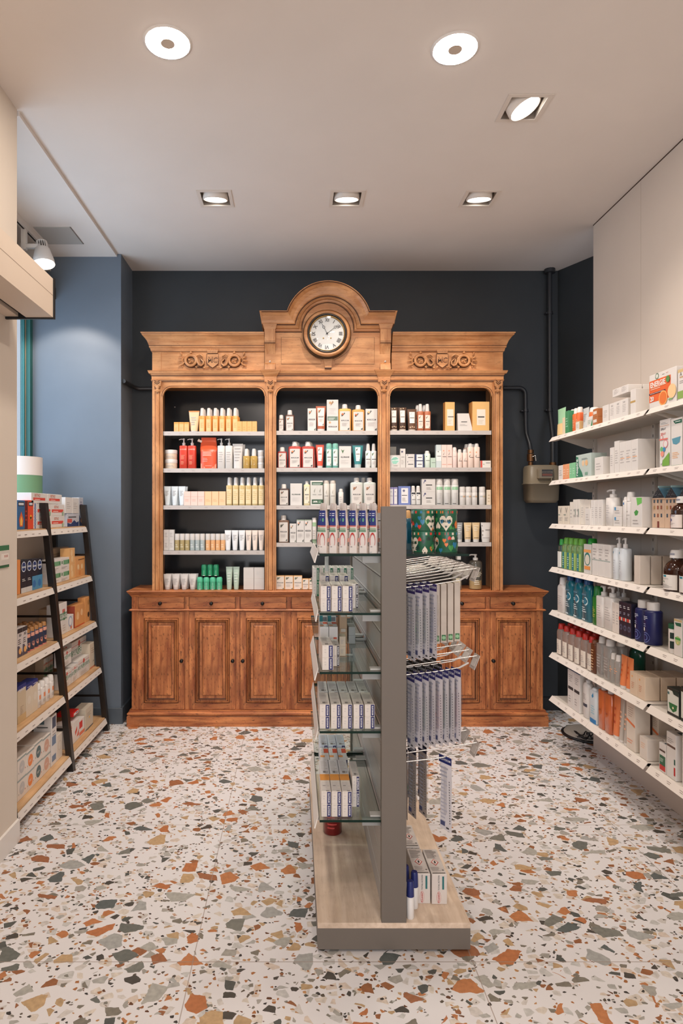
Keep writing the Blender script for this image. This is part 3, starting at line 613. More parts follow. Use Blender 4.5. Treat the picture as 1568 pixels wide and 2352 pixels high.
# the two carved crests
def crest(cpx):
    cx_ = ux(cpx); b = MB(); u = YC / F; zc_ = uz(828); y0_ = YC - .001
    def P2(dx, dy, dz=0): return (cx_ + dx * u, y0_ - dz, zc_ - dy * u)
    sh = [(-13, -14), (13, -14), (14, 0), (13, 8), (6, 14), (0, 18), (-6, 14), (-13, 8), (-14, 0)]
    b.prism([(cx_ + x_ * u, zc_ - y_ * u) for x_, y_ in sh], y0_ - .012, y0_, M_UX); b.tube([P2(x_, y_, .012) for x_, y_ in sh + [sh[0]]], .0018, M_WAXSHADE, 5)
    b.prism([(cx_ + x_ * u, zc_ - y_ * u) for x_, y_ in [(-13, -23), (13, -23), (11, -15.5), (-11, -15.5)]], y0_ - .016, y0_, M_UX)
    for i in range(-3, 4): b.loft([(zc_ + 22 * u, .0035, .004, 2), (zc_ + 24 * u, .0045, .005, 2), (zc_ + 26 * u, .001, .001, 2)], M_UX, 8, cx=cx_ + i * 4.1 * u, cy=y0_ - .012); b.box(cx_ + (i * 3.4 - .4) * u, cx_ + (i * 3.4 + .4) * u, y0_ - .0165, y0_ - .014, zc_ + 17 * u, zc_ + 21 * u, M_WAXSHADE)
    wt = 23 * u
    for col, q, of, bo in ((M_WAXSHADE, .0130, .35 * u, .05), (M_UX, .0150, 0, .0)): vs, fs = text_geo('MC', bo); b.add([(cx_ + x_ * wt + of, y0_ - q, zc_ + 1 * u + y_ * wt * 1.12 - of) for x_, y_ in vs], fs, col)
    for s_ in (-1, 1):
        # ring coil, then the snake's neck and head
        ring = [P2(s_ * (50 - 12 * math.cos(a)), 1 - 12 * math.sin(a) * .98, .010) for a in [2 * PI * i / 22 for i in range(23)]]; b.tube(ring, .0098, M_UX, 10); b.tube([(x_, y_ + .007, z_ - .001) for x_, y_, z_ in ring], .0125, M_WAXSHADE, 8)
        pts = [(46, -10), (40, -9), (36, -4), (35, 3), (31, 11), (26, 13), (21, 9), (21, 3), (25, 0), (27, -3)]
        b.tube([P2(s_ * x_, y_ + .5, .006) for x_, y_ in pts], .0085, M_WAXSHADE, 6)
        b.tube([P2(s_ * x_, y_, .013) for x_, y_ in pts], .006, M_UX, 8, [.009, .0085, .008, .0078, .0075, .007, .0065, .006, .005, .003])
        head = [(41, -6), (35, -11), (29, -13), (24, -10), (21, -7)]; b.tube([P2(s_ * x_, y_, .016) for x_, y_ in head], .006, M_UX, 8, [.004, .0065, .0065, .008, .003])
        b.tube([P2(s_ * x_, y_, .021) for x_, y_ in [(29, -10), (23, -6)]], .0012, M_WAXSHADE, 5)
        for (lx, ly, ang, ln) in ((50, 2, -40, 9), (50, 2, 60, 8), (50, 2, 170, 8), (47, -14, -60, 8), (52, -13, -110, 8), (66, -2, -30, 14), (66, 0, 10, 15), (64, 4, 50, 12), (70, -10, -70, 10), (68, 8, 30, 12), (40, 14, 140, 7), (22, 16, 150, 7), (16, 17, 190, 8)):
            a = math.radians(ang); dx, dy = math.cos(a), math.sin(a); t = []
            for k in range(6): f_ = k / 5; t.append((P2(s_ * (lx + dx * ln * f_), ly + dy * ln * f_, .006 + .006 * math.sin(f_ * PI)), .0008 + .0056 * math.sin(f_ * PI * .96 + .06)))
            b.tube([q[0] for q in t], .004, M_UX, 6, [q[1] for q in t])
        b.tube([P2(s_ * 60, 0, .008), P2(s_ * 66, -6, .010), P2(s_ * 70, 0, .010), P2(s_ * 68, 12, .008)], .004, M_UX, 7, [.005, .005, .004, .002]); b.loft([(zc_ - 17 * u, .001, .001, 2), (zc_ - 14.5 * u, .006, .006, 2), (zc_ - 12 * u, .001, .001, 2)], M_UX, 8, cx=cx_ + s_ * 69 * u, cy=y0_ - .004)
        b.tube([P2(s_ * 62, 2, .001), P2(s_ * 66, 7, .001), P2(s_ * 60, 12, .001), P2(s_ * 48, 16, .001), P2(s_ * 34, 16, .001), P2(s_ * 18, 17, .001)], .0028, M_WAXSHADE, 5)
    b.build('carved_crest', h)
crest(488.5); crest(1014.5)
# white shelves
M_SHELF = mat((190, 182, 177), 0.4, name='white_shelf'); M_PRINT = mat((146, 132, 126), .6, name='pale_grey_print')
SHZ = [[991, 1076, 1161, 1265], [989.5, 1074.5, 1161, 1247], [989, 1074, 1160, 1246]]
BZ = []
for k, (pa, pb) in enumerate(BAYS):
    row = []
    for py in SHZ[k]:
        z = uz(py); row.append(z); b = MB(); b.box(ux(pa + .8), ux(pb - 1), YC + .012, YBK - .004, z - .012, z, clear((210, 214, 214), .55, .1), 0); b.box(ux(pa + .5), ux(pb - 1), YC + .006, YC + .012, z - .028, z + .001, M_SHELF)
        rr = random.Random(py + k)
        x_ = ux(pa) + .03
        while x_ < ux(pb) - .06:
            b.box(x_, x_ + .020, YC + .0056, YC + .006, z - .0125, z - .0115, M_PRINT); b.box(x_ + .004, x_ + .024, YC + .0056, YC + .006, z - .018, z - .0168, M_PRINT); x_ += rr.uniform(.07, .15)
        b.build('shelf', h)
    row.append(zt + .001); BZ.append(row)
# --- clock
cz, cX = wz(763, 4.40), wx(751.5, 4.40); s4 = 4.40 / F
e = empty('wall_clock', (cX, YC - .012, cz), 'round white faced clock with Roman numerals set in the arched top of the cabinet', 'clock')
M_CBK = mat((40, 30, 22), .3, name='ebonised_ring'); M_BRASS = mat((176, 140, 84), .3, .8, name='brass')
b = MB(); R = 56 * s4
b.lathe_y(cX, cz, [(R, YC), (R, YC - .06), (R - .006, YC - .07)], M_CBK, 64); b.lathe_y(cX, cz, [(R - .006, YC - .070), (R - .012, YC - .082), (R - .022, YC - .086), (R - .030, YC - .080)], M_UX, 64)
b.lathe_y(cX, cz, [(R - .030, YC - .080), (R - .034, YC - .086), (R - .042, YC - .084), (R - .045, YC - .074)], M_CBK, 64); b.build('case', e)
b = MB(); b.lathe_y(cX, cz, [(R - .045, YC - .074), (R - .047, YC - .080), (R - .050, YC - .076), (R - .052, YC - .064)], M_BRASS, 64); b.build('bezel', e)
b = MB(); rd = R - .050; M_DIAL = mat((222, 220, 216), .25, name='enamel_dial'); M_INK = mat((34, 32, 32), .5, name='dial_ink')
b.lathe_y(cX, cz, [(0, YC - .068), (rd, YC - .064)], M_DIAL, 64)
for k, nm in enumerate(['XII', 'I', 'II', 'III', 'IIII', 'V', 'VI', 'VII', 'VIII', 'IX', 'X', 'XI']):
    vs, fs = text_geo(nm, .012); hh = max(abs(y_) for x_, y_ in vs) * 2; hgt = .025; sc_ = hgt / hh; wd = min(sc_, .027) if len(nm) > 1 else sc_
    a = -2 * PI * k / 12; rc = rd * .80
    b.add([(cX + (x_ * wd) * math.cos(a) - (y_ * sc_ + rc) * math.sin(a), YC - .0672, cz + (x_ * wd) * math.sin(a) + (y_ * sc_ + rc) * math.cos(a)) for x_, y_ in vs], fs, M_INK)
for k in range(60):
    a = 2 * PI * k / 60; b.add([(cX + rr * math.sin(a + d_), YC - .0655, cz + rr * math.cos(a + d_)) for rr, d_ in ((rd * .955, -.006), (rd * .955, .006), (rd * .985, .006), (rd * .985, -.006))], [(0, 1, 2, 3)], M_INK)
for sx in (-1, 1): b.lathe_y(cX + sx * rd * .22, cz - rd * .27, [(0, YC - .0685), (.003, YC - .0685)], M_INK, 12); b.lathe_y(cX + sx * rd * .22, cz - rd * .27, [(.003, YC - .069), (.0055, YC - .0685)], M_BRASS, 12)
b.build('dial', e)
def hand(nm, ang, ln, ring):
    b = MB(); a = math.radians(ang); d = Vector((math.sin(a), 0, math.cos(a))); c = Vector((cX, YC - .073, cz))
    b.tube([c - d * .012, c + d * (ring - .008)], .0014, M_INK, 6); b.tube([c + d * (ring + .008), c + d * ln], .0014, M_INK, 6, [.002, .0005])
    b.tube([c + d * ring + Vector((.008 * math.cos(t), 0, .008 * math.sin(t))) for t in [2 * PI * i / 14 for i in range(15)]], .0015, M_INK, 5)
    if nm == 'hour_hand': b.lathe_y(cX, cz, [(0, YC - .078), (.005, YC - .077), (.006, YC - .072)], M_INK, 14)
    b.build(nm, e)
hand('hour_hand', -28, rd * .74, rd * .42); hand('minute_hand', 52, rd * .90, rd * .60)
# (the glass over the dial)
b = MB(); b.lathe_y(cX, cz, [(0, YC - .088), (rd * .6, YC - .085), (rd + .002, YC - .077)], clear((246, 248, 248), .0, .03), 48); b.build('clock_glass', e)
# ------------------------------------------------------------ shelf goods: makers
W_ = (208, 203, 198); G_ = (168, 162, 158); D_ = (58, 56, 56); CR = (222, 214, 200)
def decals(mb, spec, g, W, H, nsub=1, off0=.0003):
    rr = random.Random(len(spec) * 7 + int(W * 1000))
    for k, e in enumerate(spec):
        of = off0 + .00022 * k; t = e[0]
        def quad(u0, v0, u1, v1, m, n=nsub):
            n = max(1, int(round(n * abs(u1 - u0) + .49))) if n > 1 else 1; vs = []
            for i in range(n + 1): u = u0 + (u1 - u0) * i / n; vs += [g(u, v0, of), g(u, v1, of)]
            mb.add(vs, [(2 * i, 2 * i + 2, 2 * i + 3, 2 * i + 1) for i in range(n)], m)
        if t == 'r': quad(*e[1:5], mat(e[5], .5))
        elif t == 'l':
            u0, v0, u1, v1, n, c = e[1:7]; m = mat(c, .6); p = (v1 - v0) / n
            for i in range(n): quad(u0, v0 + i * p, u0 + (u1 - u0) * rr.uniform(.6, 1), v0 + i * p + p * .38, m)
        elif t == 'c':
            uc, vc, r, c = e[1:5]; n = 16; pts = [g(uc + r * math.cos(2 * PI * i / n), vc + r * W / H * math.sin(2 * PI * i / n), of) for i in range(n)]
            if nsub > 1: mb.add([g(uc, vc, of)] + pts, [(0, 1 + i, 1 + (i + 1) % n) for i in range(n)], mat(c, .5))
            else: mb.add(pts, [tuple(range(n))], mat(c, .5))
        elif t == 'p': mb.add([g(u, v, of) for u, v in e[1]], [tuple(range(len(e[1])))], mat(e[2], .5))
        elif t == 't':
            st, uc, vc, wf, c = e[1:6]; rot = e[6] if len(e) > 6 else 0; bold = e[7] if len(e) > 7 else .015
            vs, fs = text_geo(st, bold)
            if rot == 0: mb.add([g(uc + x * wf, vc + y * wf * W / H, of) for x, y in vs], fs, mat(c, .5))
            elif rot > 0: mb.add([g(uc - y * wf * H / W, vc + x * wf, of) for x, y in vs], fs, mat(c, .5))
            else: mb.add([g(uc + y * wf * H / W, vc - x * wf, of) for x, y in vs], fs, mat(c, .5))
PC = {}
def cap_mat(c): return mat(c, .35)
def body_mat(o):
    c = o.get('c', W_); return clear(c, o['clear'], .1) if o.get('clear') else mat(c, o.get('rough', .35))
def g_side(w, d, h, face):
    if face == 'F': return lambda u, v, f: (-w / 2 + u * w, -d / 2 - f, v * h)
    if face == 'R': return lambda u, v, f: (w / 2 + f, -d / 2 + u * d, v * h)
    if face == 'L': return lambda u, v, f: (-w / 2 - f, d / 2 - u * d, v * h)
    if face == 'T': return lambda u, v, f: (-w / 2 + u * w, -d / 2 + v * d, h + f)
def make(kind, w, h, o):
    key = (kind, round(w, 3), round(h, 3), repr(sorted((k, v) for k, v in o.items() if k not in ('plural', 'stack', 'back', 'yo', 'ry', 'gap', 'rz', 'zo', 'grp', 'bw'))))
    if key in PC: return PC[key]
    d = o.get('d', min(w, .07)); P = []; c = o.get('c', W_); pr = o.get('p', []); cc = o.get('cap', W_); nm = o.get('nm')
    bm_ = body_mat(o)
    if kind == 'carton':
        b = MB(); b.box(-w / 2, w / 2, -d / 2, d / 2, 0, h, bm_, .0012)
        decals(b, pr, g_side(w, d, h, 'F'), w, h)
        for f in 'RLT':
            if o.get(f): decals(b, o[f], g_side(w, d, h, f), w if f == 'T' else d, d if f == 'T' else h)
        P = [('', b)]; nm = nm or 'carton'
    elif kind == 'house':
        b = MB(); e_ = h * .74; m = mat(c, .5)
        b.box(-w / 2, w / 2, -d / 2, d / 2, 0, e_, m)
        b.add([(-w / 2, -d / 2, e_), (w / 2, -d / 2, e_), (0, -d / 2, h), (-w / 2, d / 2, e_), (w / 2, d / 2, e_), (0, d / 2, h)], [(0, 1, 2), (5, 4, 3)], mat((20, 26, 36), .5))
        b.add([(-w / 2, -d / 2, e_), (0, -d / 2, h), (0, d / 2, h), (-w / 2, d / 2, e_), (w / 2, -d / 2, e_), (w / 2, d / 2, e_)], [(0, 1, 2, 3), (4, 5, 2, 1)], mat((86, 128, 150), .5))
        b.box(-.003, .003, -d / 2, d / 2, h - .001, h + .008, mat((150, 180, 180), .5))
        g = g_side(w, d, h, 'F'); rr = random.Random(4); sp = [('r', .42, 0, .58, .16, (120, 50, 40))]
        for v in (.26, .46, .62):
            for u in (.14, .42, .70): sp.append(('r', u, v, u + .12, v + .09, ((70, 84, 96), (150, 84, 60), (176, 140, 90))[rr.randrange(3)]))
        sp += [('r', 0, .70, 1, .72, (176, 140, 110))]
        for i in range(26):
            v = rr.uniform(.76, .95); hw = (1 - v) / .26 * .42; u = .5 + rr.uniform(-hw, hw); sp.append(('r', u, v, u + .014, v + .007, (220, 224, 228)))
        decals(b, sp, g, w, h); P = [('', b)]; nm = 'gift_box'
    elif kind == 'wedge':
        b = MB(); b.add([(-w / 2, -d / 2, 0), (w / 2, -d / 2, 0), (w * .28, -d / 2 + .02, h), (-w / 2, -d / 2 + .02, h), (-w / 2, d / 2, 0), (w / 2, d / 2, 0), (w * .28, d / 2, h), (-w / 2, d / 2, h)], [(0, 1, 2, 3), (1, 5, 6, 2), (0, 3, 7, 4), (3, 2, 6, 7), (5, 4, 7, 6), (0, 4, 5, 1)], bm_)
        decals(b, pr, lambda u, v, f: (-w / 2 + u * w * .8, -d / 2 + .02 * v - f - .0006, v * h), w, h); P = [('', b)]; nm = 'carton'
    elif kind in ('bottle', 'spray', 'aero', 'pump', 'syrup', 'sprayn'):
        n = o.get('ex', {'bottle': 4, 'spray': 3, 'aero': 2, 'pump': 2.6, 'syrup': 2, 'sprayn': 2}[kind])
        cf = o.get('cf', {'bottle': .2, 'spray': .3, 'aero': .28, 'pump': .22, 'syrup': .2, 'sprayn': .3}[kind]); a = w / 2; bb = min(d, w) / 2
        if kind in ('aero', 'syrup', 'sprayn'): bb = a
        hb = h * (1 - cf); cw = a * o.get('cw', {'bottle': .45, 'spray': .62, 'aero': .94, 'pump': .38, 'syrup': .52, 'sprayn': .62}[kind])
        sh = h * o.get('sh', {'bottle': .05, 'spray': .02, 'aero': .02, 'pump': .06, 'syrup': .22, 'sprayn': .03}[kind])
        b = MB(); secs = [(0, a * .92, bb * .92, n), (.003, a, bb, n), (hb - sh, a, bb, n)]
        if kind == 'syrup': secs += [(hb - sh * .8, a * .97, bb * .97, n), (hb - sh * .5, a * .8, bb * .8, 2), (hb - sh * .3, a * .6, bb * .6, 2), (hb - sh * .2, cw * .85, cw * .85, 2), (hb + .001, cw * .85, cw * .85, 2)]
        else: secs += [(hb - sh * .6, a * .96, bb * .95, n), (hb - sh * .2, a * .80, bb * .80, n), (hb, max(cw * .9, a * .4), min(bb * .95, max(cw * .9, a * .4)), 2.2)]
        b.loft(secs, bm_, 24); P.append(('body', b))
        if o.get('clear') and o.get('fill'):
            q = MB(); f_ = o.get('fl', .8); q.loft([(.004, a * .93, bb * .9, n), (hb * f_, a * .93, bb * .9, n)], clear(o['fill'], .7, .1), 20); P.append(('liquid', q))
        g = lambda u, v, f: ((u - .5) * 2 * a * .97, -bb * max(0.0, 1 - abs((u - .5) * 2 * .97) ** n) ** (1 / n) - f, v * (hb - sh))
        lb = o.get('lab')
        if lb:
            u0, v0, u1, v1, lc = lb; q = MB(); decals(q, [('r', u0, v0, u1, v1, lc)], g, w, hb - sh, 12, .0006)
            gg = lambda u, v, f: g(u0 + (u1 - u0) * u, v0 + (v1 - v0) * v, f)
            if pr: decals(q, pr, gg, w * (u1 - u0), (hb - sh) * (v1 - v0), 8, .0010)
            P.append(('label', q))
        elif pr: decals(b, pr, g, w, hb - sh, 10)
        q = MB(); cm = clear(cc, .75, .2) if o.get('capclear') else cap_mat(cc); cb = min(cw, bb * .98)
        if kind == 'pump':
            hc = h - hb; rm = min(cw, bb * .9)
            q.loft([(hb - .001, rm, rm, 2), (hb + hc * .38, rm, rm, 2), (hb + hc * .42, rm * .7, rm * .7, 2)], cm, 18); q.cyl(0, 0, hb + hc * .40, h - hc * .16, rm * .42, cm, 12)
            sg = o.get('sp', -1); L_ = a * o.get('spl', 1.0); z_ = h - hc * .12
            q.loft([(h - hc * .22, rm * .62, rm * .62, 2), (h - hc * .02, rm * .62, rm * .62, 2), (h, rm * .4, rm * .4, 2)], cm, 14)
            q.tube([(0, 0, z_), (sg * L_ * .6, 0, z_ + hc * .03), (sg * L_, 0, z_ - hc * .08)], rm * .3, cm, 8); P.append(('pump_head', q))
        elif kind == 'aero':
            q.loft([(hb - .001, cw, cw, 2), (h - h * .03, cw, cw, 2), (h - h * .008, cw * .93, cw * .93, 2), (h, cw * .7, cw * .7, 2)], cm, 24); P.append(('cap', q))
        elif kind in ('spray', 'sprayn'):
            q.loft([(hb - .001, cb * 1.05, cb * 1.05, 2), (hb + (h - hb) * .3, cb, cb, 2), (h - (h - hb) * .2, cb * .86, cb * .86, 2), (h - .001, cb * .7, cb * .7, 2), (h, cb * .4, cb * .4, 2)], cm, 18); P.append(('cap', q))
        else:
            q.loft([(hb - .001, cb * 1.06, cb * 1.06, 2), (h - .004, cb * .92, cb * .92, 2), (h, cb * .75, cb * .75, 2)], cm, 20)
            if kind == 'syrup': decals(q, [('r', .15, .35, .85, .6, (150, 150, 160))], lambda u, v, f: (cb * math.sin((u - .5) * 2), -cb * math.cos((u - .5) * 2) - .001 - f, hb + (h - hb) * v), w, h - hb, 6)
            P.append(('cap', q))
        nm = nm or {'bottle': 'shampoo_bottle', 'spray': 'spray_bottle', 'sprayn': 'spray_bottle', 'aero': 'aerosol_can', 'pump': 'pump_bottle', 'syrup': 'syrup_bottle'}[kind]
    elif kind == 'tube':
        a = w / 2; cf = o.get('cf', .14); bw = o.get('bw_', .64) * a; hb = h * cf; rb = min(bw, d / 2)
        b = MB(); b.loft([(hb - .001, bw, rb, 2), (hb + .004, bw * 1.04, rb, 2), (hb + (h - hb) * .5, a * .84, rb * .6, 2), (h * .95, a * .98, .0022, 3), (h, a, .0016, 4)], bm_, 24)
        def gt(u, v, f):
            z = hb + (h - hb) * v; aa = bw + (a - bw) * v; rr_ = rb * (1 - v) + .002 * v + (.1 * rb * math.sin(PI * v)); x = (u - .5) * 2 * aa
            return (x, -rr_ * math.sqrt(max(0, 1 - min(1, (x / aa)) ** 2)) - f - .0006, z)
        lb = o.get('lab')
        if lb:
            u0, v0, u1, v1, lc = lb; q = MB(); decals(q, [('r', u0, v0, u1, v1, lc)], gt, w, h - hb, 10, .0006); decals(q, pr, lambda u, v, f: gt(u0 + (u1 - u0) * u, v0 + (v1 - v0) * v, f), w * (u1 - u0), (h - hb) * (v1 - v0), 8, .0012); P.append(('label', q))
        elif pr: decals(b, pr, gt, w, h - hb, 8)
        P.insert(0, ('body', b)); q = MB(); q.loft([(0, bw * .92, rb * .92, 2), (hb, bw, rb, 2)], cap_mat(cc), 20); P.append(('cap', q)); nm = nm or 'cream_tube'
    elif kind == 'jar':
        a = w / 2; cf = o.get('cf', .35); b = MB(); b.loft([(0, a * .93, a * .93, 2), (.003, a * .97, a * .97, 2), (h * (1 - cf), a * .97, a * .97, 2)], bm_, 26)
        g = lambda u, v, f: (a * .97 * math.sin((u - .5) * 2.4), -a * .97 * math.cos((u - .5) * 2.4) - f, v * h * (1 - cf)); decals(b, pr, g, w, h * (1 - cf), 8); P.append(('body', b))
        q = MB(); q.loft([(h * (1 - cf), a, a, 2), (h - .003, a, a, 2), (h, a * .95, a * .95, 2)], cap_mat(cc), 26); P.append(('lid', q)); nm = nm or 'cream_jar'
    elif kind == 'rollon':
        a = w / 2; b = MB(); b.loft([(0, a * .96, a * .96, 2.4), (h * .62, a * .96, a * .96, 2.4)], bm_, 20); g = lambda u, v, f: (a * .96 * math.sin((u - .5) * 2.2), -a * .96 * math.cos((u - .5) * 2.2) - f, v * h * .62); decals(b, pr, g, w, h * .62, 6); P.append(('body', b))
        q = MB(); q.loft([(h * .62, a, a, 2.4), (h * .9, a * .98, a * .98, 2.4), (h, a * .75, a * .75, 2.2)], cap_mat(cc), 20); P.append(('cap', q)); nm = nm or 'deodorant_stick'
    elif kind == 'pouch':
        b = MB(); a = w / 2; b.loft([(0, a * .95, d / 2, 2.6), (h * .1, a * .97, d / 2, 2.4), (h * .5, a * .98, d * .4, 2.2), (h * .66, a, d * .3, 2.2), (h * .66, a, d * .3, 2.2), (h * .95, a * .88, .003, 4), (h, a * .86, .0015, 4)], mat(c, .35), 24)
        g = lambda u, v, f: ((u - .5) * w * .96, -(d / 2 * (1 - .55 * v)) * math.sqrt(max(0, 1 - abs((u - .5) * 2 * .94) ** 2.4)) - f - .002, v * h * .93); decals(b, pr, g, w, h * .93, 8); P.append(('body', b))
        q = MB(); q.tube([(-a * .8, 0, h * .86), (-a * 1.12, 0, h * .90)], .009, mat(cc, .4), 12); q.tube([(-a * 1.1, 0, h * .898), (-a * 1.25, 0, h * .918)], .011, mat(cc, .4), 12); P.append(('spout', q)); nm = 'refill_pouch'
    if kind == 'bag':
        a = w / 2; q = d / 2; b = MB(); b.loft([(0, a, q, 8), (h * .45, a * .98, q * .95, 8), (h * .62, a * .85, q * .8, 7), (h * .86, a * .5, q * .3, 5), (h * .9, a * .45, .002, 4)], bm_, 28)
        def gb(face):
            def g(u, v, f):
                k = 1 if v < .45 else 1 - (v - .45) * 1.06; kk = 1 if v < .45 else 1 - (v - .45) * 1.55
                return ((u - .5) * 2 * a * .9 * k, -q * kk - f - .001, v * h) if face == 'F' else (a * k + f + .001, (u - .5) * 2 * q * .9 * kk, v * h)
            return g
        arch = [(.5 + .4 * math.sin(t), .25 + .16 * math.cos(t)) for t in [-2.2 + 4.4 * i / 12 for i in range(13)]]; arch2 = [(.5 + (x - .5) * .84, .25 + (y - .25) * .84 - .012) for x, y in reversed(arch)]
        sp = [('r', .0, .0, 1, .42, (226, 220, 216)), ('r', .05, .42, .95, .46, (110, 150, 124)), ('r', .05, .47, .95, .50, (150, 176, 150)), ('r', 0, .53, 1, .545, (206, 70, 60)), ('r', 0, .55, 1, .85, (34, 50, 120)), ('t', '0', .5, .66, .3, (120, 200, 130), 0, .03), ('l', .2, .74, .8, .82, 2, (210, 214, 226)), ('l', .2, .12, .6, .15, 1, (120, 116, 120))]
        decals(b, sp, gb('F'), w, h); gg = gb('F')
        for i in range(12): b.add([gg(*arch[i], .003), gg(*arch[i + 1], .003), gg(*arch2[11 - i], .003), gg(*arch2[12 - i], .003)], [(0, 1, 2, 3)], mat((190, 60, 56), .5))
        decals(b, [('r', 0, 0, 1, .9, (222, 204, 190)), ('r', 0, .5, 1, .515, (216, 110, 90)), ('r', 0, .53, 1, .545, (216, 110, 90)), ('r', 0, .47, 1, .48, (70, 60, 60)), ('r', .1, .22, .9, .30, (230, 170, 150)), ('t', '0,1', .5, .17, .7, (80, 76, 76)), ('l', .2, .32, .9, .44, 4, (180, 168, 160)), ('l', .1, .03, .8, .12, 3, (180, 168, 160))], gb('R'), d, h)
        P = [('body', b)]; q2 = MB(); q2.loft([(h * .84, a * .55, .004, 3), (h * .90, a * .62, .005, 3), (h * .97, a * .62, .004, 2), (h, a * .3, .002, 2)], clear((222, 214, 210), .6, .25), 16); P.append(('hang_tab', q2)); nm = 'refill_sachet'
    if kind == 'tin':
        a = w / 2; b = MB(); b.loft([(0, a * .98, a * .98, 2), (.002, a, a, 2), (h - .017, a, a, 2)], mat((34, 92, 66), .25), 40); rr = random.Random(o.get('seed', 3))
        def g(u, v, f): t = u * 2 * PI; return (a * math.sin(t) * (1 + f * 18), -a * math.cos(t) * (1 + f * 18), v * h)
        def heart(uc, vc, s, c, k, up=1):
            n = 18; pts = []
            for i in range(n): t = 2 * PI * i / n; pts.append((uc + s * .058 * 16 * math.sin(t) ** 3 / 16 * .9, vc + up * s * .24 * (13 * math.cos(t) - 5 * math.cos(2 * t) - 2 * math.cos(3 * t) - math.cos(4 * t)) / 16))
            b.add([g(uc, vc, .0003 + k * .0002)] + [g(x, y, .0003 + k * .0002) for x, y in pts], [(0, 1 + (i + 1) % n, 1 + i) for i in range(n)], mat(c, .35))
        for i in range(26): heart(i / 26 + rr.uniform(-.02, .02), rr.uniform(.1, .7), rr.uniform(.45, .8), rr.choice([(224, 120, 54), (206, 60, 50), (40, 120, 160), (222, 208, 190), (26, 60, 50), (60, 140, 70)]), i % 5, rr.choice((1, -1)))
        for uc in (0, .5):
            heart(uc, .40, 1.75, (216, 206, 188), 7); vs, fs = text_geo('VALDA', .03)
            b.add([g(uc + x * .15, .46 + y * .15 * 2 * PI * a / h, .0023) for x, y in vs], fs, mat((24, 50, 40), .4)); heart(uc, .2, .3, (24, 60, 44), 9)
        P = [('body', b)]; q2 = MB(); q2.loft([(h - .018, a * 1.02, a * 1.02, 2), (h - .003, a * 1.02, a * 1.02, 2), (h, a * .99, a * .99, 2), (h - .002, a * .95, a * .95, 2)], mat((30, 96, 70), .25), 40)
        for i in range(12):
            t0 = 2 * PI * (i + rr.uniform(0, .3)) / 12; t1 = t0 + rr.uniform(.12, .3); c_ = rr.choice([(224, 120, 54), (206, 60, 50), (40, 120, 160), (222, 208, 190)])
            q2.add([(a * 1.025 * math.sin(t), -a * 1.025 * math.cos(t), z) for t, z in ((t0, h - .014), (t1, h - .014), (t1, h - .005), (t0, h - .005))], [(0, 1, 2, 3)], mat(c_, .35))
        P.append(('lid', q2)); nm = 'sweet_tin'
    PC[key] = (nm, [(pn, bb_.mesh(pn or nm)) for pn, bb_ in P])
    for pn, me in PC[key][1]:
        me['made'] = 1
    return PC[key]
LABELS = {}
def put(proto, loc, rz, label, cat, group=None, rx=0):
    nm, parts = proto
    wl = len(label.split())
    if wl > 16 or wl < 4: print('LABEL LENGTH', wl, label)
    if label in LABELS: print('LABEL TWICE', label)
    LABELS[label] = 1
    if len(parts) == 1: o = bpy.data.objects.new(nm, parts[0][1]); COL.objects.link(o)
    else:
        o = bpy.data.objects.new(nm, None); COL.objects.link(o); o.empty_display_size = .02
        for pn, me in parts: c = bpy.data.objects.new(pn, me); COL.objects.link(c); c.parent = o
    o.location = loc; o.rotation_euler = (rx, 0, rz); tag(o, label, cat, group); return o
NUM = {2: 'two', 3: 'three', 4: 'four', 5: 'five', 6: 'six', 7: 'seven', 8: 'eight'}
ORD = ['first', 'second', 'third', 'fourth', 'fifth', 'sixth', 'seventh', 'eighth']
def ordn(i, n):
    if n == 1: return ''
    if n == 2: return ('left', 'right')[i]
    if i == 0: return 'leftmost'
    if i == n - 1: return 'rightmost'
    if n == 3: return 'middle'
    return ORD[i] + ' from left'
def I(kind, x0, x1, top, n, phrase, cat, **o): return (kind, x0, x1, top, n, phrase, cat, o)
def lab(phrase, plural, i, n, s, ns, r, nr, where):
    lay = '' if ns == 1 else (('lower', 'upper') if ns == 2 else ('bottom', 'middle', 'top'))[s]
    row = '' if r == 0 else 'behind the front row, '
    RR = {1: 'rear', 2: 'third row', 3: 'fourth row'}.get(r, '')
    if n == 1 and ns == 1 and r == 0: return '%s, %s' % (phrase, where)
    if n == 1 and r == 0: return '%s %s, %s' % (lay, phrase, where)
    if n == 1: return '%s %s%s, %s' % (lay, row, phrase, where) if lay else '%s %s, %s' % (RR, phrase, where)
    if r or len((plural + where).split()) > 9:
        for cut in (' with ', ' standing ', ' in '):
            if cut in plural: plural = plural.split(cut)[0]; break
    if r: return ' '.join((RR + ' %s%s of %s %s, %s' % (lay + ' ' if lay else '', ordn(i, n), NUM[n], plural, where)).split())
    return ' '.join(('%s %s%s of %s %s, %s' % (ordn(i, n), lay + ' ' if lay else '', 'rear row' if r else '', NUM[n], plural, where)).split()).replace(' rear row of', ' in rear row of')
def pluralise(p):
    for a, b_ in (('box', 'boxes'), ('bottle', 'bottles'), ('tube', 'tubes'), ('carton', 'cartons'), ('can', 'cans'), ('jar', 'jars'), ('stick', 'sticks'), ('pouch', 'pouches'), ('tin', 'tins'), ('pack', 'packs')):
        ws = p.split()
        if a in ws: ws[ws.index(a)] = b_; return ' '.join(ws)
    return p + 's'
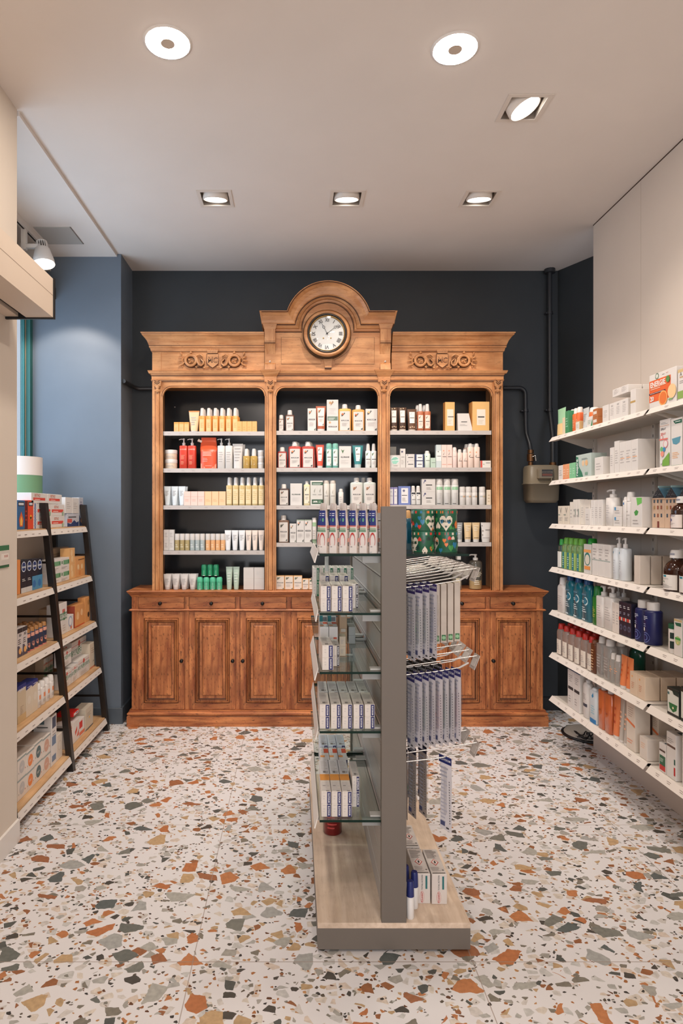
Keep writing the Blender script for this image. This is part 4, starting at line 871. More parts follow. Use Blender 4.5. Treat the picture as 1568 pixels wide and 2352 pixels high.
def place_front(items, Zs, Yf, where):
    for kind, x0, x1, top, n, phrase, cat, o in items:
        Y0 = Yf + o.get('yo', 0); a, c = wx(x0, Y0), wx(x1, Y0); H_ = wz(top, Y0) - Zs - o.get('zo', 0); ns = o.get('stack', 1); pw = (c - a) / n
        w = pw * (1 - o.get('gap', .03)); hh = H_ / ns; d = o.get('d', min(w, .07)); pl = o.get('plural') or pluralise(phrase); pr = make(kind, w, hh, o)
        for r in range(o.get('back', 0) + 1):
            for s in range(ns):
                for i in range(n):
                    x = a + pw * (i + .5)
                    put(pr, (x + r * o.get('bx', .004), Y0 + d / 2 + r * (d + .006), Zs + o.get('zo', 0) + s * hh), o.get('rz', 0), lab(phrase, pl, i, n, s, ns, r, 0, where), cat, (pl + ', ' + where) if n * ns > 1 else None)
def place_side(items, Zs, Xf, where, sg=1):
    """goods on a shelf that runs along Y; Xf is their front plane; sg=+1 right wall (they face -X), -1 left rack (they face +X)"""
    for kind, x0, x1, top, n, phrase, cat, o in items:
        X0 = Xf + sg * o.get('yo', 0); ya, yb = yside(x0, X0), yside(x1, X0)      # px left, px right
        yc = yside((x0 + x1) / 2, X0); H_ = wz(top, yc) - Zs - o.get('zo', 0); ns = o.get('stack', 1); pw = (yb - ya) / n
        w = abs(pw) * (1 - o.get('gap', .03)); hh = H_ / ns; d = o.get('d', min(w, .07)); pl = o.get('plural') or pluralise(phrase); pr = make(kind, w, hh, o)
        for r in range(o.get('back', 0) + 1):
            for s in range(ns):
                for i in range(n):
                    y = ya + pw * (i + .5)
                    put(pr, (X0 + sg * (d / 2 + r * (d + .006)), y, Zs + o.get('zo', 0) + s * hh), -sg * PI / 2 + o.get('rz', 0), lab(phrase, pl, i, n, s, ns, r, 0, where), cat, (pl + ', ' + where) if n * ns > 1 else None)
def KL(plant=(150, 110, 80), leaf=(96, 104, 88), band=(66, 64, 64)):
    return [('c', .26, .84, .11, plant), ('p', [(.30, .76), (.52, .90), (.42, .93)], leaf), ('p', [(.16, .72), (.34, .78), (.14, .84)], leaf), ('r', .14, .49, .86, .545, band), ('t', 'KLORANE', .5, .517, .56, (232, 228, 224)), ('l', .2, .24, .8, .42, 4, (196, 190, 186)), ('p', [(.74, .06), (.92, .03), (.94, .15)], leaf)]
def LN(n=4, c=(176, 170, 166), u0=.18, u1=.82, v0=.3, v1=.75): return [('l', u0, v0, u1, v1, n, c)]
FL = [('l', .2, .8, .8, .86, 1, (150, 146, 142))]
# ------------------------------------------------------------ goods in the display cabinet
SH = YC + .033
lo = (210, 116, 52)
A1 = [
 I('carton', 399, 434, 969.5, 3, 'small amber box', 'box', c=(226, 158, 84), p=[('r', .08, .05, .92, .8, (226, 178, 120))] + LN(2, v0=.2, v1=.5, c=(200, 150, 100))),
 I('tube', 432, 457.6, 942.8, 1, 'tall peach cream tube standing on its cap', 'tube', c=(226, 196, 156), cap=W_, p=[('r', .0, .95, 1, 1, (216, 132, 66))] + LN(4), d=.04, cf=.06),
 I('spray', 455.7, 547.5, 936, 6, 'amber spray bottle with tall frosted cap', 'bottle', c=(228, 150, 72), cap=(216, 206, 198), cf=.33, lab=(.16, .04, .84, .8, (230, 190, 134)), p=LN(5, (206, 150, 92)), back=1, d=.05, cw=.66),
 I('carton', 544, 590, 967.6, 4, 'low amber box', 'box', c=(224, 170, 104), p=LN(2, v0=.2, v1=.6, c=(206, 150, 92))),
]
B1 = [
 I('jar', 376, 405.6, 1033, 1, 'white and cream jar', 'jar', stack=2, c=(226, 204, 180), cap=W_, p=LN(2, v0=.3, v1=.7), cf=.4),
 I('pump', 410.8, 449.6, 1006, 2, 'red pump bottle', 'bottle', c=(196, 56, 36), cap=(214, 196, 188), ex=5, cf=.24, d=.06, sh=.02, p=[('t', 'LA ROSÉE', .5, .86, .84, (240, 200, 180)), ('l', .2, .42, .75, .62, 5, (232, 150, 120)), ('l', .2, .2, .7, .36, 3, (232, 150, 120))], spl=1.2),
 I('pouch', 458, 498.4, 1004, 1, 'red refill pouch with orange top and side spout', 'pouch', c=(214, 84, 48), cap=(226, 196, 176), d=.05, p=[('p', [(.03, .02), (.97, .02), (.99, .62), (.03, .60)], (148, 40, 34)), ('p', [(.03, .02), (.32, .02), (.03, .2)], (214, 150, 124)), ('p', [(.7, .02), (.97, .02), (.97, .18)], (214, 150, 124)), ('l', .16, .44, .8, .60, 5, (226, 196, 180)), ('l', .16, .24, .55, .38, 4, (210, 160, 146)), ('r', .3, .09, .7, .10, (226, 196, 180))]),
 I('pump', 498.4, 534, 1006, 2, 'white square pump bottle', 'bottle', c=W_, ex=5, cf=.24, sh=.02, d=.06, p=LN(5, v0=.3, v1=.8), spl=1.1),
 I('tube', 533, 558, 1018.7, 1, 'large white cream tube', 'tube', c=W_, p=LN(5, v0=.3, v1=.9), back=1, bx=.012, d=.04, cf=.02, bw_=.8),
 I('spray', 557, 591, 1030, 2, 'gold oil bottle with frosted cap', 'bottle', c=(206, 170, 92), clear=.7, cap=(214, 208, 202), cf=.36, p=[('l', .2, .1, .8, .8, 5, (176, 136, 66))], back=1),
 I('jar', 591, 606, 1034, 1, 'small white stacked jar', 'jar', stack=3, c=W_, cap=(206, 206, 208), cf=.3),
]
C1 = [
 I('tube', 375, 425, 1116.8, 3, 'bluish white cream tube', 'tube', c=(212, 220, 224), cap=(196, 206, 212), p=LN(4, v0=.5, v1=.8), back=1, bx=.01, d=.036, cf=.03),
 I('carton', 421.9, 469.5, 1128.7, 3, 'pale pink box', 'box', c=(232, 200, 188), p=[('r', 0, .62, 1, .635, (226, 170, 150))] + LN(2, (224, 176, 160), v0=.3, v1=.5)),
 I('carton', 469.5, 518.3, 1128.7, 3, 'pale peach box', 'box', c=(230, 194, 152), p=[('r', 0, .0, .03, 1, (222, 142, 84))] + LN(2, (220, 176, 130), v0=.3, v1=.5)),
 I('spray', 518.3, 607, 1096, 6, 'straw coloured oil bottle with frosted cap', 'bottle', c=(222, 196, 138), clear=.75, cap=(222, 218, 214), cf=.28, p=[('r', .08, .08, .92, .82, (226, 206, 164))] + LN(5, (206, 176, 120)), back=1, cw=.62),
]
D1 = [
 I('carton', 375.8, 399.7, 1216.8, 2, 'small white box', 'box', stack=2, p=LN(3, v0=.3, v1=.8)),
 I('jar', 400, 435, 1226, 3, 'olive gold jar with white lid', 'jar', c=(176, 158, 112), cap=W_, cf=.38, p=LN(2, (214, 206, 180), v0=.3, v1=.7)),
 I('jar', 435, 470, 1226, 3, 'grey blue jar with white lid', 'jar', c=(172, 184, 184), cap=W_, cf=.38, p=LN(2, (220, 224, 224), v0=.3, v1=.7)),
 I('jar', 471, 517, 1226, 4, 'peach jar with white lid', 'jar', c=(230, 176, 124), cap=W_, cf=.38, p=LN(2, (236, 210, 180), v0=.3, v1=.7)),
 I('tube', 515, 563, 1218, 3, 'white cream tube', 'tube', c=(222, 224, 226), cap=(214, 214, 216), p=LN(4, v0=.5, v1=.8), d=.034, cf=.04, bw_=.66),
 I('tube', 563, 607, 1218, 3, 'cream tube in pale peach', 'tube', c=(230, 214, 202), cap=(226, 218, 212), p=LN(4, v0=.5, v1=.8), d=.034, cf=.04, bw_=.66),
]
E1 = [
 I('tube', 373.5, 451, 1319, 4, 'wide white tube', 'tube', c=W_, cap=(196, 192, 188), p=LN(5, v0=.2, v1=.7), d=.04, cf=.16, back=1, bx=.006),
 I('rollon', 451, 510, 1326, 4, 'mint green deodorant stick', 'deodorant', c=(74, 170, 132), cap=(80, 182, 142), p=[('r', .1, .5, .9, .9, (110, 190, 156)), ('r', 0, 0, 1, .1, (206, 210, 204))] + LN(3, (160, 206, 184), v0=.2, v1=.5)),
 I('rollon', 461, 502, 1297, 3, 'dark green deodorant stick on the upper tier', 'deodorant', c=(30, 134, 92), cap=(28, 128, 88), zo=.098, p=[('r', .1, .2, .9, .8, (80, 164, 126)), ('r', 0, 0, 1, .1, (206, 210, 204))]),
 I('tube', 518, 550, 1302, 2, 'slim sage green tube', 'tube', c=(176, 196, 180), cap=(196, 208, 196), p=LN(4, (206, 216, 206), v0=.3, v1=.8), d=.03, cf=.05, bw_=.68),
 I('carton', 558.7, 607, 1304, 2, 'plain white box', 'box', stack=2, p=LN(3, (206, 202, 198), v0=.4, v1=.8)),
]
BR = (92, 56, 40)
LB = (.10, .04, .90, .93, (208, 202, 196))
A2 = [
 I('bottle', 639, 652, 952.7, 1, 'tiny brown shampoo bottle with white cap', 'bottle', c=BR, lab=LB, p=KL((196, 130, 90)), cf=.24, sh=.02, cw=.8),
 I('bottle', 654.4, 676, 941.6, 1, 'brown shampoo bottle with white cap', 'bottle', c=BR, lab=LB, p=KL((196, 130, 90)), cf=.22, sh=.03, cw=.58, d=.035),
 I('carton', 706, 726, 938, 1, 'white shampoo box with orange blossom', 'box', p=KL((206, 120, 80)), d=.05),
 I('tube', 724.8, 749, 932, 1, 'terracotta tube with white front', 'tube', c=(172, 92, 62), cap=W_, lab=(.14, .12, .86, .92, (226, 216, 208)), p=KL((206, 120, 80)), d=.036, cf=.1, bw_=.76),
 I('carton', 750, 777, 918, 1, 'tall white promotional box with green band', 'box', d=.05, p=[('r', .05, .34, .95, .47, (104, 124, 108)), ('l', .12, .37, .88, .45, 2, (214, 220, 212)), ('c', .3, .9, .12, (190, 150, 110)), ('p', [(.3, .8), (.6, .92), (.5, .97)], (150, 116, 80)), ('l', .2, .55, .8, .76, 5, (204, 198, 194)), ('c', .26, .28, .1, (200, 160, 120)), ('r', .15, .13, .87, .165, (66, 64, 64)), ('t', 'KLORANE', .51, .148, .58, W_)]),
 I('bottle', 776.8, 807, 927.8, 1, 'large golden shampoo bottle', 'bottle', c=(226, 166, 84), lab=LB, p=KL((216, 110, 60), (50, 60, 50)), cf=.16, cw=.42, d=.045),
 I('bottle', 808, 837.7, 930, 1, 'second golden shampoo bottle beside the white box', 'bottle', c=(214, 150, 74), lab=LB, p=KL((216, 110, 60), (50, 60, 50)), cf=.16, cw=.42, d=.045),
 I('carton', 839, 867, 939, 1, 'white shampoo box with small fruit print', 'box', d=.05, p=KL((226, 180, 130), (80, 80, 78))),
]
RD = (150, 42, 34)
B2 = [
 I('bottle', 636.8, 659, 1027, 1, 'small red shampoo bottle', 'bottle', c=RD, lab=LB, p=KL((226, 130, 80)), cf=.2, sh=.03, cw=.56, d=.035),
 I('bottle', 661.7, 722.5, 1014, 2, 'large red shampoo bottle with white cap', 'bottle', c=(176, 52, 40), lab=LB, p=KL((226, 130, 80), (60, 60, 60)), cf=.17, cw=.46, d=.045, back=1, bx=.014),
 I('tube', 724.8, 744.5, 1021, 1, 'coral red tube with white front', 'tube', c=(214, 84, 62), cap=W_, lab=(.2, .22, .8, .88, (230, 222, 216)), p=KL((226, 110, 80)), d=.034, cf=.1, bw_=.66),
 I('aero', 748, 777.4, 1018, 2, 'sea green aerosol can', 'aerosol can', c=(110, 170, 156), cap=(124, 182, 166), lab=(.12, .12, .88, .92, (224, 226, 222)), p=KL((84, 130, 90)), cf=.16),
 I('carton', 778, 806.5, 1024.8, 1, 'wide white box with green leaf', 'box', p=[('p', [(.16, .86), (.30, .66), (.44, .84), (.30, .80)], (84, 116, 80)), ('t', 'KLORANE', .5, .5, .7, (60, 60, 60), 0, .04), ('l', .16, .2, .8, .4, 4, (200, 196, 192))], d=.05),
 I('tube', 809, 834.8, 1022.5, 1, 'teal tube with white front', 'tube', c=(52, 128, 132), cap=(176, 190, 188), lab=(.25, .16, .75, .9, (228, 228, 224)), p=KL((70, 100, 80)), d=.036, cf=.17, bw_=.62),
 I('spray', 839, 865, 1018, 2, 'white spray bottle with leaf print', 'bottle', c=(222, 222, 218), p=KL((70, 116, 70)), cf=.30, cw=.7),
]
C2 = [
 I('bottle', 639, 664.5, 1112, 1, 'dark brown shampoo bottle with white label', 'bottle', c=(62, 42, 38), lab=LB, p=KL((130, 90, 80)), cf=.2, sh=.03, cw=.5, d=.035),
 I('carton', 666, 694, 1110.5, 1, 'wide white box with pale floral print', 'box', p=[('t', 'KLORANE', .5, .5, .72, (80, 92, 84), 0, .04), ('c', .3, .8, .04, (214, 196, 170)), ('l', .16, .2, .8, .4, 4, (206, 202, 198))], d=.05),
 I('bottle', 697, 712, 1104.8, 1, 'slim pale yellow bottle', 'bottle', c=(222, 206, 160), lab=(.08, .1, .92, .95, (226, 218, 196)), p=KL((200, 180, 140)), cf=.13, cw=.6),
 I('carton', 712, 741.5, 1104, 1, 'twin pack carton with dark green discount bands', 'box', d=.035, c=(204, 201, 194), p=[('r', .12, .82, 1, .94, (44, 84, 60)), ('l', .18, .84, .9, .92, 2, (206, 216, 206)), ('r', .12, .06, 1, .24, (36, 76, 52)), ('t', '-50%', .38, .15, .40, (236, 236, 230), 0, .03), ('l', .64, .1, .94, .21, 3, (160, 190, 166)), ('r', .545, .26, .555, .8, (196, 190, 184)), ('p', [(.28, .58), (.40, .70), (.34, .50)], (150, 150, 140)), ('p', [(.72, .58), (.84, .70), (.78, .50)], (150, 150, 140)), ('r', .18, .43, .48, .445, (110, 110, 106)), ('r', .62, .43, .92, .445, (110, 110, 106))]),
 I('aero', 742, 771.7, 1103, 2, 'white aerosol can with beige cap', 'aerosol can', c=(206, 202, 194), cap=(196, 188, 178), cf=.12, p=[('p', [(.4, .60), (.55, .74), (.5, .5)], (160, 156, 146)), ('r', .2, .42, .8, .44, (110, 108, 104))]),
 I('spray', 777, 789, 1122.6, 1, 'short white spray can', 'bottle', p=LN(3), cf=.2, cw=.8),
 I('bottle', 804, 864, 1097, 2, 'large clear grey shampoo bottle', 'bottle', c=(196, 200, 192), lab=LB, p=KL((170, 120, 90), (130, 100, 80)), cf=.16, cw=.44, d=.045),
 I('bottle', 822, 848, 1097, 1, 'grey shampoo bottle standing behind the gap of the two front ones', 'bottle', c=(206, 206, 200), lab=LB, p=[], cf=.16, cw=.44, d=.045, yo=.06),
]
D2 = [
 I('bottle', 637.7, 664, 1183.6, 1, 'brown shampoo bottle with bamboo print', 'bottle', c=(104, 74, 56), lab=LB, p=KL((90, 84, 70), (60, 70, 60)), cf=.17, sh=.03, cw=.5, d=.04),
 I('carton', 665, 680.4, 1202.7, 1, 'small white box with peach flower', 'box', p=KL((230, 180, 150)), d=.04),
 I('carton', 680.8, 716, 1193.5, 2, 'white box with peach flower and green top', 'box', p=[('r', 0, .96, 1, 1, (140, 156, 136))] + KL((232, 170, 140), (60, 66, 60)), d=.045),
 I('aero', 716, 727, 1189, 1, 'thin white aerosol can with green band', 'aerosol can', p=[('r', 0, .72, 1, .9, (158, 190, 150))] + LN(3, v0=.3, v1=.6), cf=.08),
 I('carton', 740, 860, 1196, 5, 'tall white box behind the gondola', 'box', p=KL(), d=.045),
]
E2 = [
 I('carton', 633, 694, 1323, 3, 'cream box with orange edges', 'box', c=(226, 178, 124), p=[('r', .06, .04, .94, .96, (226, 218, 208))] + KL((120, 116, 90), (110, 120, 96)), d=.05),
 I('carton', 694, 724, 1330, 2, 'shorter cream box with orange edges', 'box', c=(226, 178, 124), p=[('r', .06, .04, .94, .96, (226, 218, 208))] + KL((80, 90, 70), (110, 120, 96)), d=.05),
]
PT = [('r', .06, .04, .94, .3, (70, 48, 36)), ('c', .25, .1, .08, (206, 180, 150)), ('c', .5, .12, .08, (200, 170, 140)), ('c', .75, .1, .08, (206, 180, 150)), ('r', .2, .3, .8, .86, (226, 220, 212)), ('p', [(.3, .7), (.5, .84), (.4, .74)], (60, 70, 60)), ('r', .26, .55, .74, .58, (80, 76, 72)), ('c', .3, .93, .07, (214, 190, 150)), ('c', .6, .95, .07, (214, 190, 150))]
A3 = [
 I('tube', 895, 934.5, 935, 2, 'dark brown patterned tube', 'tube', c=(84, 58, 42), cap=(206, 196, 184), p=PT, d=.036, cf=.08, bw_=.84),
 I('tube', 935, 958, 939, 1, 'plain brown tube with white label', 'tube', c=(96, 66, 46), cap=(200, 188, 176), p=PT[1:7], d=.036, cf=.08, bw_=.76),
 I('spray', 958, 990, 927, 2, 'copper spray bottle with white nozzle', 'bottle', c=(168, 96, 62), lab=(.14, .14, .86, .82, (226, 210, 196)), p=KL((206, 150, 110), (80, 80, 80)), cf=.27, cw=.6, back=1, bx=-.012, d=.04),
 I('carton', 1021, 1044, 923.4, 1, 'tall amber gift carton with white label', 'box', c=(224, 176, 112), d=.05, L=[('r', 0, 0, 1, 1, (206, 136, 70))], p=[('r', .2, .18, .85, .75, (228, 216, 200)), ('r', .28, .48, .9, .505, D_), ('l', .3, .26, .75, .42, 3, (206, 190, 170))], rz=.06),
 I('wedge', 1051, 1086, 948.5, 1, 'white leaning carton with slanted side', 'box', d=.05, p=[('r', .3, .5, .8, .54, D_)] + LN(2, v0=.3, v1=.42)),
 I('carton', 1083, 1124, 922.5, 1, 'large amber gift carton with white label', 'box', c=(226, 182, 118), d=.08, L=[('r', 0, 0, 1, 1, (214, 146, 76))], p=[('r', .26, .2, .76, .74, (230, 220, 206)), ('r', .32, .46, .70, .50, D_), ('l', .34, .26, .66, .4, 3, (206, 190, 170))], rz=.05),
]
B3 = [
 I('carton', 895, 919, 1045.5, 1, 'white box with mint swirl emblem', 'box', d=.05, p=[('c', .5, .6, .42, (212, 220, 218)), ('p', [(.1, .6), (.3, .8), (.6, .85), (.85, .7), (.5, .62)], (134, 196, 176)), ('p', [(.16, .5), (.5, .58), (.88, .55), (.6, .3), (.3, .32)], (150, 206, 188)), ('t', 'KLORANE', .55, .16, .4, D_)]),
 I('carton', 895, 910, 1026, 1, 'grey box behind the mint swirl box', 'box', c=(150, 146, 136), d=.03, yo=.07),
 I('carton', 918.8, 931, 1030.6, 1, 'slim white box with dark flower', 'box', p=[('c', .35, .84, .18, (60, 60, 90)), ('r', .2, .55, .8, .57, D_)] + LN(3, v0=.2, v1=.45), d=.03),
 I('carton', 931.6, 952, 1043, 1, 'flat white box', 'box', stack=2, p=[('r', .25, .46, .85, .56, D_), ('c', .2, .85, .05, (60, 60, 90))], d=.05),
 I('carton', 952.6, 974, 1043, 1, 'white box with navy edges', 'box', stack=2, c=(54, 62, 96), p=[('r', .16, .08, .84, .95, (222, 220, 220)), ('r', .3, .46, .75, .56, D_)], d=.05),
 I('spray', 975, 988.6, 1035, 1, 'pale green bottle with white cap', 'bottle', c=(206, 218, 206), p=[('c', .3, .8, .1, (90, 130, 100)), ('r', .2, .5, .9, .53, D_)], cf=.16, cw=.8, back=1, bx=.012),
 I('carton', 988.6, 1000.7, 1051.6, 1, 'small pale green box', 'box', c=(180, 200, 184), p=[('r', .2, .5, .9, .53, D_)]),
 I('carton', 1001, 1013.5, 1021.6, 1, 'tall grey green box', 'box', c=(196, 206, 206), p=[('r', .0, .3, 1, .74, (224, 226, 224)), ('c', .4, .7, .12, (110, 120, 110)), ('r', .2, .5, .9, .52, D_)]),
 I('carton', 1013.5, 1038.4, 1021.6, 2, 'blush pink box', 'box', c=(230, 206, 196), p=[('c', .4, .74, .14, (226, 160, 130)), ('p', [(.3, .56), (.55, .70), (.4, .55)], (90, 90, 80)), ('r', .2, .47, .9, .49, D_), ('r', .1, .14, .9, .155, (216, 130, 100))]),
 I('spray', 1039, 1050, 1027, 1, 'slim blush spray can', 'bottle', c=(226, 204, 196), cap=(230, 212, 206), p=[('r', .2, .7, .9, .72, G_)], cf=.2, cw=.95),
 I('spray', 1050.8, 1074, 1031.7, 2, 'short blush bottle with white cap', 'bottle', c=(230, 206, 194), p=[('p', [(.3, .5), (.6, .7), (.4, .5)], (90, 90, 80)), ('r', .2, .44, .9, .47, D_)], cf=.18, cw=.8),
 I('spray', 1074, 1103, 1017.7, 2, 'tall blush bottle with white cap', 'bottle', c=(230, 206, 192), p=[('c', .35, .76, .12, (230, 160, 120)), ('p', [(.2, .56), (.4, .66), (.3, .5)], (80, 80, 70)), ('r', .3, .5, .95, .52, D_)], cf=.15, cw=.74, back=1, bx=-.012),
 I('carton', 1103, 1128, 1058, 1, 'low white box with red side', 'box', c=(226, 222, 214), p=[('r', 0, 0, .16, 1, (206, 74, 62)), ('r', .5, .66, .9, .72, D_), ('c', .3, .5, .05, (150, 160, 120))], d=.06),
]
C3 = [
 I('carton', 894, 913, 1119, 2, 'slim lilac box with white panel', 'box', c=(128, 124, 172), p=[('r', .12, .06, .86, .9, (224, 222, 224)), ('c', .4, .74, .1, (70, 70, 90)), ('r', .2, .5, .8, .515, D_)]),
 I('carton', 914, 943, 1116.8, 1, 'periwinkle blue box with white panel', 'box', c=(104, 120, 178), p=[('r', .24, .1, .8, .9, (226, 222, 222)), ('c', .45, .76, .1, (110, 110, 140)), ('r', .28, .5, .72, .535, D_), ('l', .32, .2, .7, .42, 4, G_)], d=.05),
 I('spray', 943.7, 966.6, 1115.7, 2, 'short spray bottle with black neck band', 'bottle', c=(214, 212, 208), p=[('r', 0, .86, 1, 1, (50, 50, 54)), ('c', .3, .76, .1, (50, 50, 60)), ('r', .2, .42, .9, .45, D_), ('r', 0, 0, 1, .04, (60, 60, 60))], cf=.33, cw=.84),
 I('carton', 968, 1000, 1100, 1, 'wide white box with violet sprig', 'box', stack=2, p=[('c', .24, .86, .07, (60, 60, 100)), ('p', [(.1, .6), (.3, .9), (.14, .8)], (110, 110, 140)), ('r', .3, .5, .76, .57, D_), ('l', .34, .2, .7, .4, 2, G_)], d=.05),
 I('aero', 1001, 1054.6, 1099.6, 3, 'tall white aerosol can with green band', 'aerosol can', c=(206, 204, 200), p=[('r', 0, .76, 1, .91, (150, 198, 158)), ('r', .3, .78, .36, .88, W_), ('l', .3, .3, .8, .64, 5, (196, 192, 190)), ('r', .15, .05, .6, .08, D_)], cf=.22, cw=.96),
 I('aero', 1056, 1097.7, 1117.8, 3, 'short white aerosol can with grey band', 'aerosol can', p=[('r', 0, .62, .5, .74, (176, 178, 176)), ('r', .5, .62, 1, .74, (214, 176, 140)), ('l', .2, .2, .7, .5, 4, (206, 202, 198))], cf=.3, cw=.96),
 I('aero', 1101, 1116, 1117.8, 1, 'lone short white aerosol can right of a gap', 'aerosol can', p=[('r', 0, .62, .5, .74, (176, 178, 176)), ('r', .5, .62, 1, .74, (206, 190, 160)), ('l', .2, .2, .7, .5, 4, (206, 202, 198))], cf=.3, cw=.96),
 I('carton', 1118, 1127, 1125, 1, 'thin cream carton leaning on the cabinet side', 'box', c=(226, 212, 190), d=.03, rz=0, p=[('l', .2, .2, .8, .8, 3, (200, 180, 150))]),
]
D3 = [
 I('tube', 1048, 1064, 1200, 1, 'grey tube beside the decorated tins', 'tube', c=(150, 152, 150), cap=W_, p=LN(5, (206, 206, 206), v0=.3, v1=.9), d=.034, cf=.14, bw_=.8),
 I('tube', 1065.5, 1103.7, 1200, 2, 'beige gold tube', 'tube', c=(212, 184, 140), cap=W_, p=[('r', 0, .06, 1, .09, (90, 76, 60)), ('l', .2, .5, .8, .86, 4, (236, 224, 200))], d=.034, cf=.15, bw_=.76),
 I('tube', 1104.7, 1129, 1200, 1, 'white floral tube', 'tube', c=W_, cap=W_, p=[('r', 0, .06, 1, .08, (90, 86, 80)), ('c', .1, .8, .05, (90, 80, 70)), ('c', .15, .5, .06, (110, 96, 80)), ('c', .1, .25, .05, (90, 80, 70)), ('r', .4, .54, .9, .57, D_)], d=.034, cf=.15, bw_=.82),
]
E3 = [
 I('pump', 1080, 1111, 1273.7, 1, 'large clear soap dispenser with golden liquid and white pump', 'bottle', c=(232, 226, 210), clear=.07, cap=W_, cf=.17, sh=.1, ex=2, d=.09, fill=(222, 200, 150), fl=.3, p=[('l', .28, .5, .9, .72, 4, (236, 228, 206)), ('l', .28, .2, .8, .4, 3, (236, 228, 206))]),
 I('bottle', 1040, 1062, 1308, 1, 'clear bottle half hidden behind the hanging hooks', 'bottle', c=(226, 220, 200), clear=.12, cap=(206, 190, 150), cf=.14, cw=.5, p=[('r', .3, .2, .8, .7, (214, 204, 178))]),
]
for rows, zs, wh in (((A1, B1, C1, D1, E1), BZ[0], 'left bay'), ((A2, B2, C2, D2, E2), BZ[1], 'middle bay'), ((A3, B3, C3, D3, E3), BZ[2], 'right bay')):
    for it, z, lv in zip(rows, zs, ('top shelf', 'second shelf', 'third shelf', 'fourth shelf', 'worktop level')): place_front(it, z + .001, SH, wh + ', ' + lv)
# white cards lining the bottom of the bays
# ------------------------------------------------------------ the double sided gondola
GX0, GX1, GY0, GY1 = .0773, .5987, 2.176, 3.42
GL = [1.359, 1.156, .953, .749, .443]
M_GREY = paint('warm_grey_lacquer', (108, 100, 92), .5, .02)
M_BOARD = wood('pale_oak_board', (226, 207, 188), (206, 184, 162), (150, 118, 90), 'y', .15, .5, 1.6)
M_GREEN = mat((16, 40, 32), .45, name='green_glass_edge', spec=.15); M_GLASS = clear((226, 240, 234), .04, .03, 'shelf_glass')
M_SLAT = paint('silver_grey_slatwall', (176, 174, 172), .35, .03); M_CHROME = mat((206, 200, 194), .25, .85, name='bright_wire')
M_TICK = clear((214, 206, 200), .6, .2, 'clear_ticket_plastic')
g = empty('gondola_shelving', (.338, 2.8, 0), 'grey double sided gondola with glass shelves, tall end panel and pale wood base', 'display stand')
b = MB(); b.box(GX0, GX1, GY0, GY1, .010, .0815, M_GREY); b.box(GX0 + .03, GX1 - .03, GY0 + .02, GY1 - .02, 0, .010, M_BLACK); b.build('base', g, .001)
b = MB(); b.box(GX0, GX1, GY0, GY1, .082, .1008, M_BOARD); b.build('base_board', g, .001)
for ya in (GY0, GY1 - .03): b = MB(); b.box(.2956, .3803, ya, ya + .03, .1008, wz(1163, GY0), M_GREY); b.build('end_panel', g, .001)
b = MB(); b.box(.306, .370, GY0 + .031, GY1 - .031, .101, 1.50, M_SLAT)
for i in range(14):
    z = .17 + i * .1
    for s_ in (-1, 1): x_ = .306 if s_ < 0 else .370; b.box(x_ - .0006 if s_ < 0 else x_, x_ if s_ < 0 else x_ + .0006, GY0 + .031, GY1 - .031, z, z + .004, M_BLACK); b.box(x_ - .0012 if s_ < 0 else x_, x_ if s_ < 0 else x_ + .0012, GY0 + .031, GY1 - .031, z + .004, z + .009, mat((206, 204, 202), .3))
b.build('slat_panel', g)
def glass(xa, xb, ya, yb, zt_):
    b = MB(); b.box(xa + .0005, xb - .0005, ya + .0005, yb - .0005, zt_ - .008, zt_, M_GLASS)
    b.box(xa, xb, ya - .0004, ya + .0005, zt_ - .008, zt_ - .0002, M_GREEN); b.box(xa, xa + .0005, ya, yb, zt_ - .008, zt_ - .0002, M_GREEN); b.box(xb - .0005, xb, ya, yb, zt_ - .008, zt_ - .0002, M_GREEN); b.box(xa, xb, yb - .0005, yb, zt_ - .008, zt_ - .0002, M_GREEN)
    return b.build('glass_shelf', g)
for k, z in enumerate(GL):
    for ya, yb in ((2.195, 2.79), (2.81, 3.40)):
        o = glass(.085, .300, ya, yb, z)
        for yy in (ya + .03, yb - .05):
            b = MB(); b.box(.235, .305, yy, yy + .012, z - .034, z - .009, mat((150, 150, 148), .4)); b.box(.262, .304, yy - .008, yy + .022, z + .0005, z + .006, mat((190, 188, 184), .4)); b.build('shelf_bracket', g)
        if ya > 2.5: continue
        b = MB(); T0 = .066 + .004 * (k % 2)
        b.add([(T0, ya + .004, z - .030), (.079, ya + .004, z + .010), (.081, ya + .004, z + .010), (T0 + .004, ya + .004, z - .032), (T0, yb, z - .030), (.079, yb, z + .010), (.081, yb, z + .010), (T0 + .004, yb, z - .032)], [(0, 1, 5, 4), (3, 7, 6, 2), (0, 3, 2, 1), (4, 5, 6, 7), (1, 2, 6, 5), (0, 4, 7, 3)], M_WHITE)
        b.box(.078, .0848, ya + .01, yb - .01, z - .006, z - .003, M_TICK)
        b.build('ticket_rail', g)
o = glass(.372, .600, 2.195, 2.80, GL[0])
b = MB(); b.box(.585, .598, 2.30, 2.32, GL[0] - .028, GL[0] - .0085, M_WHITE); b.build('shelf_bracket', g)

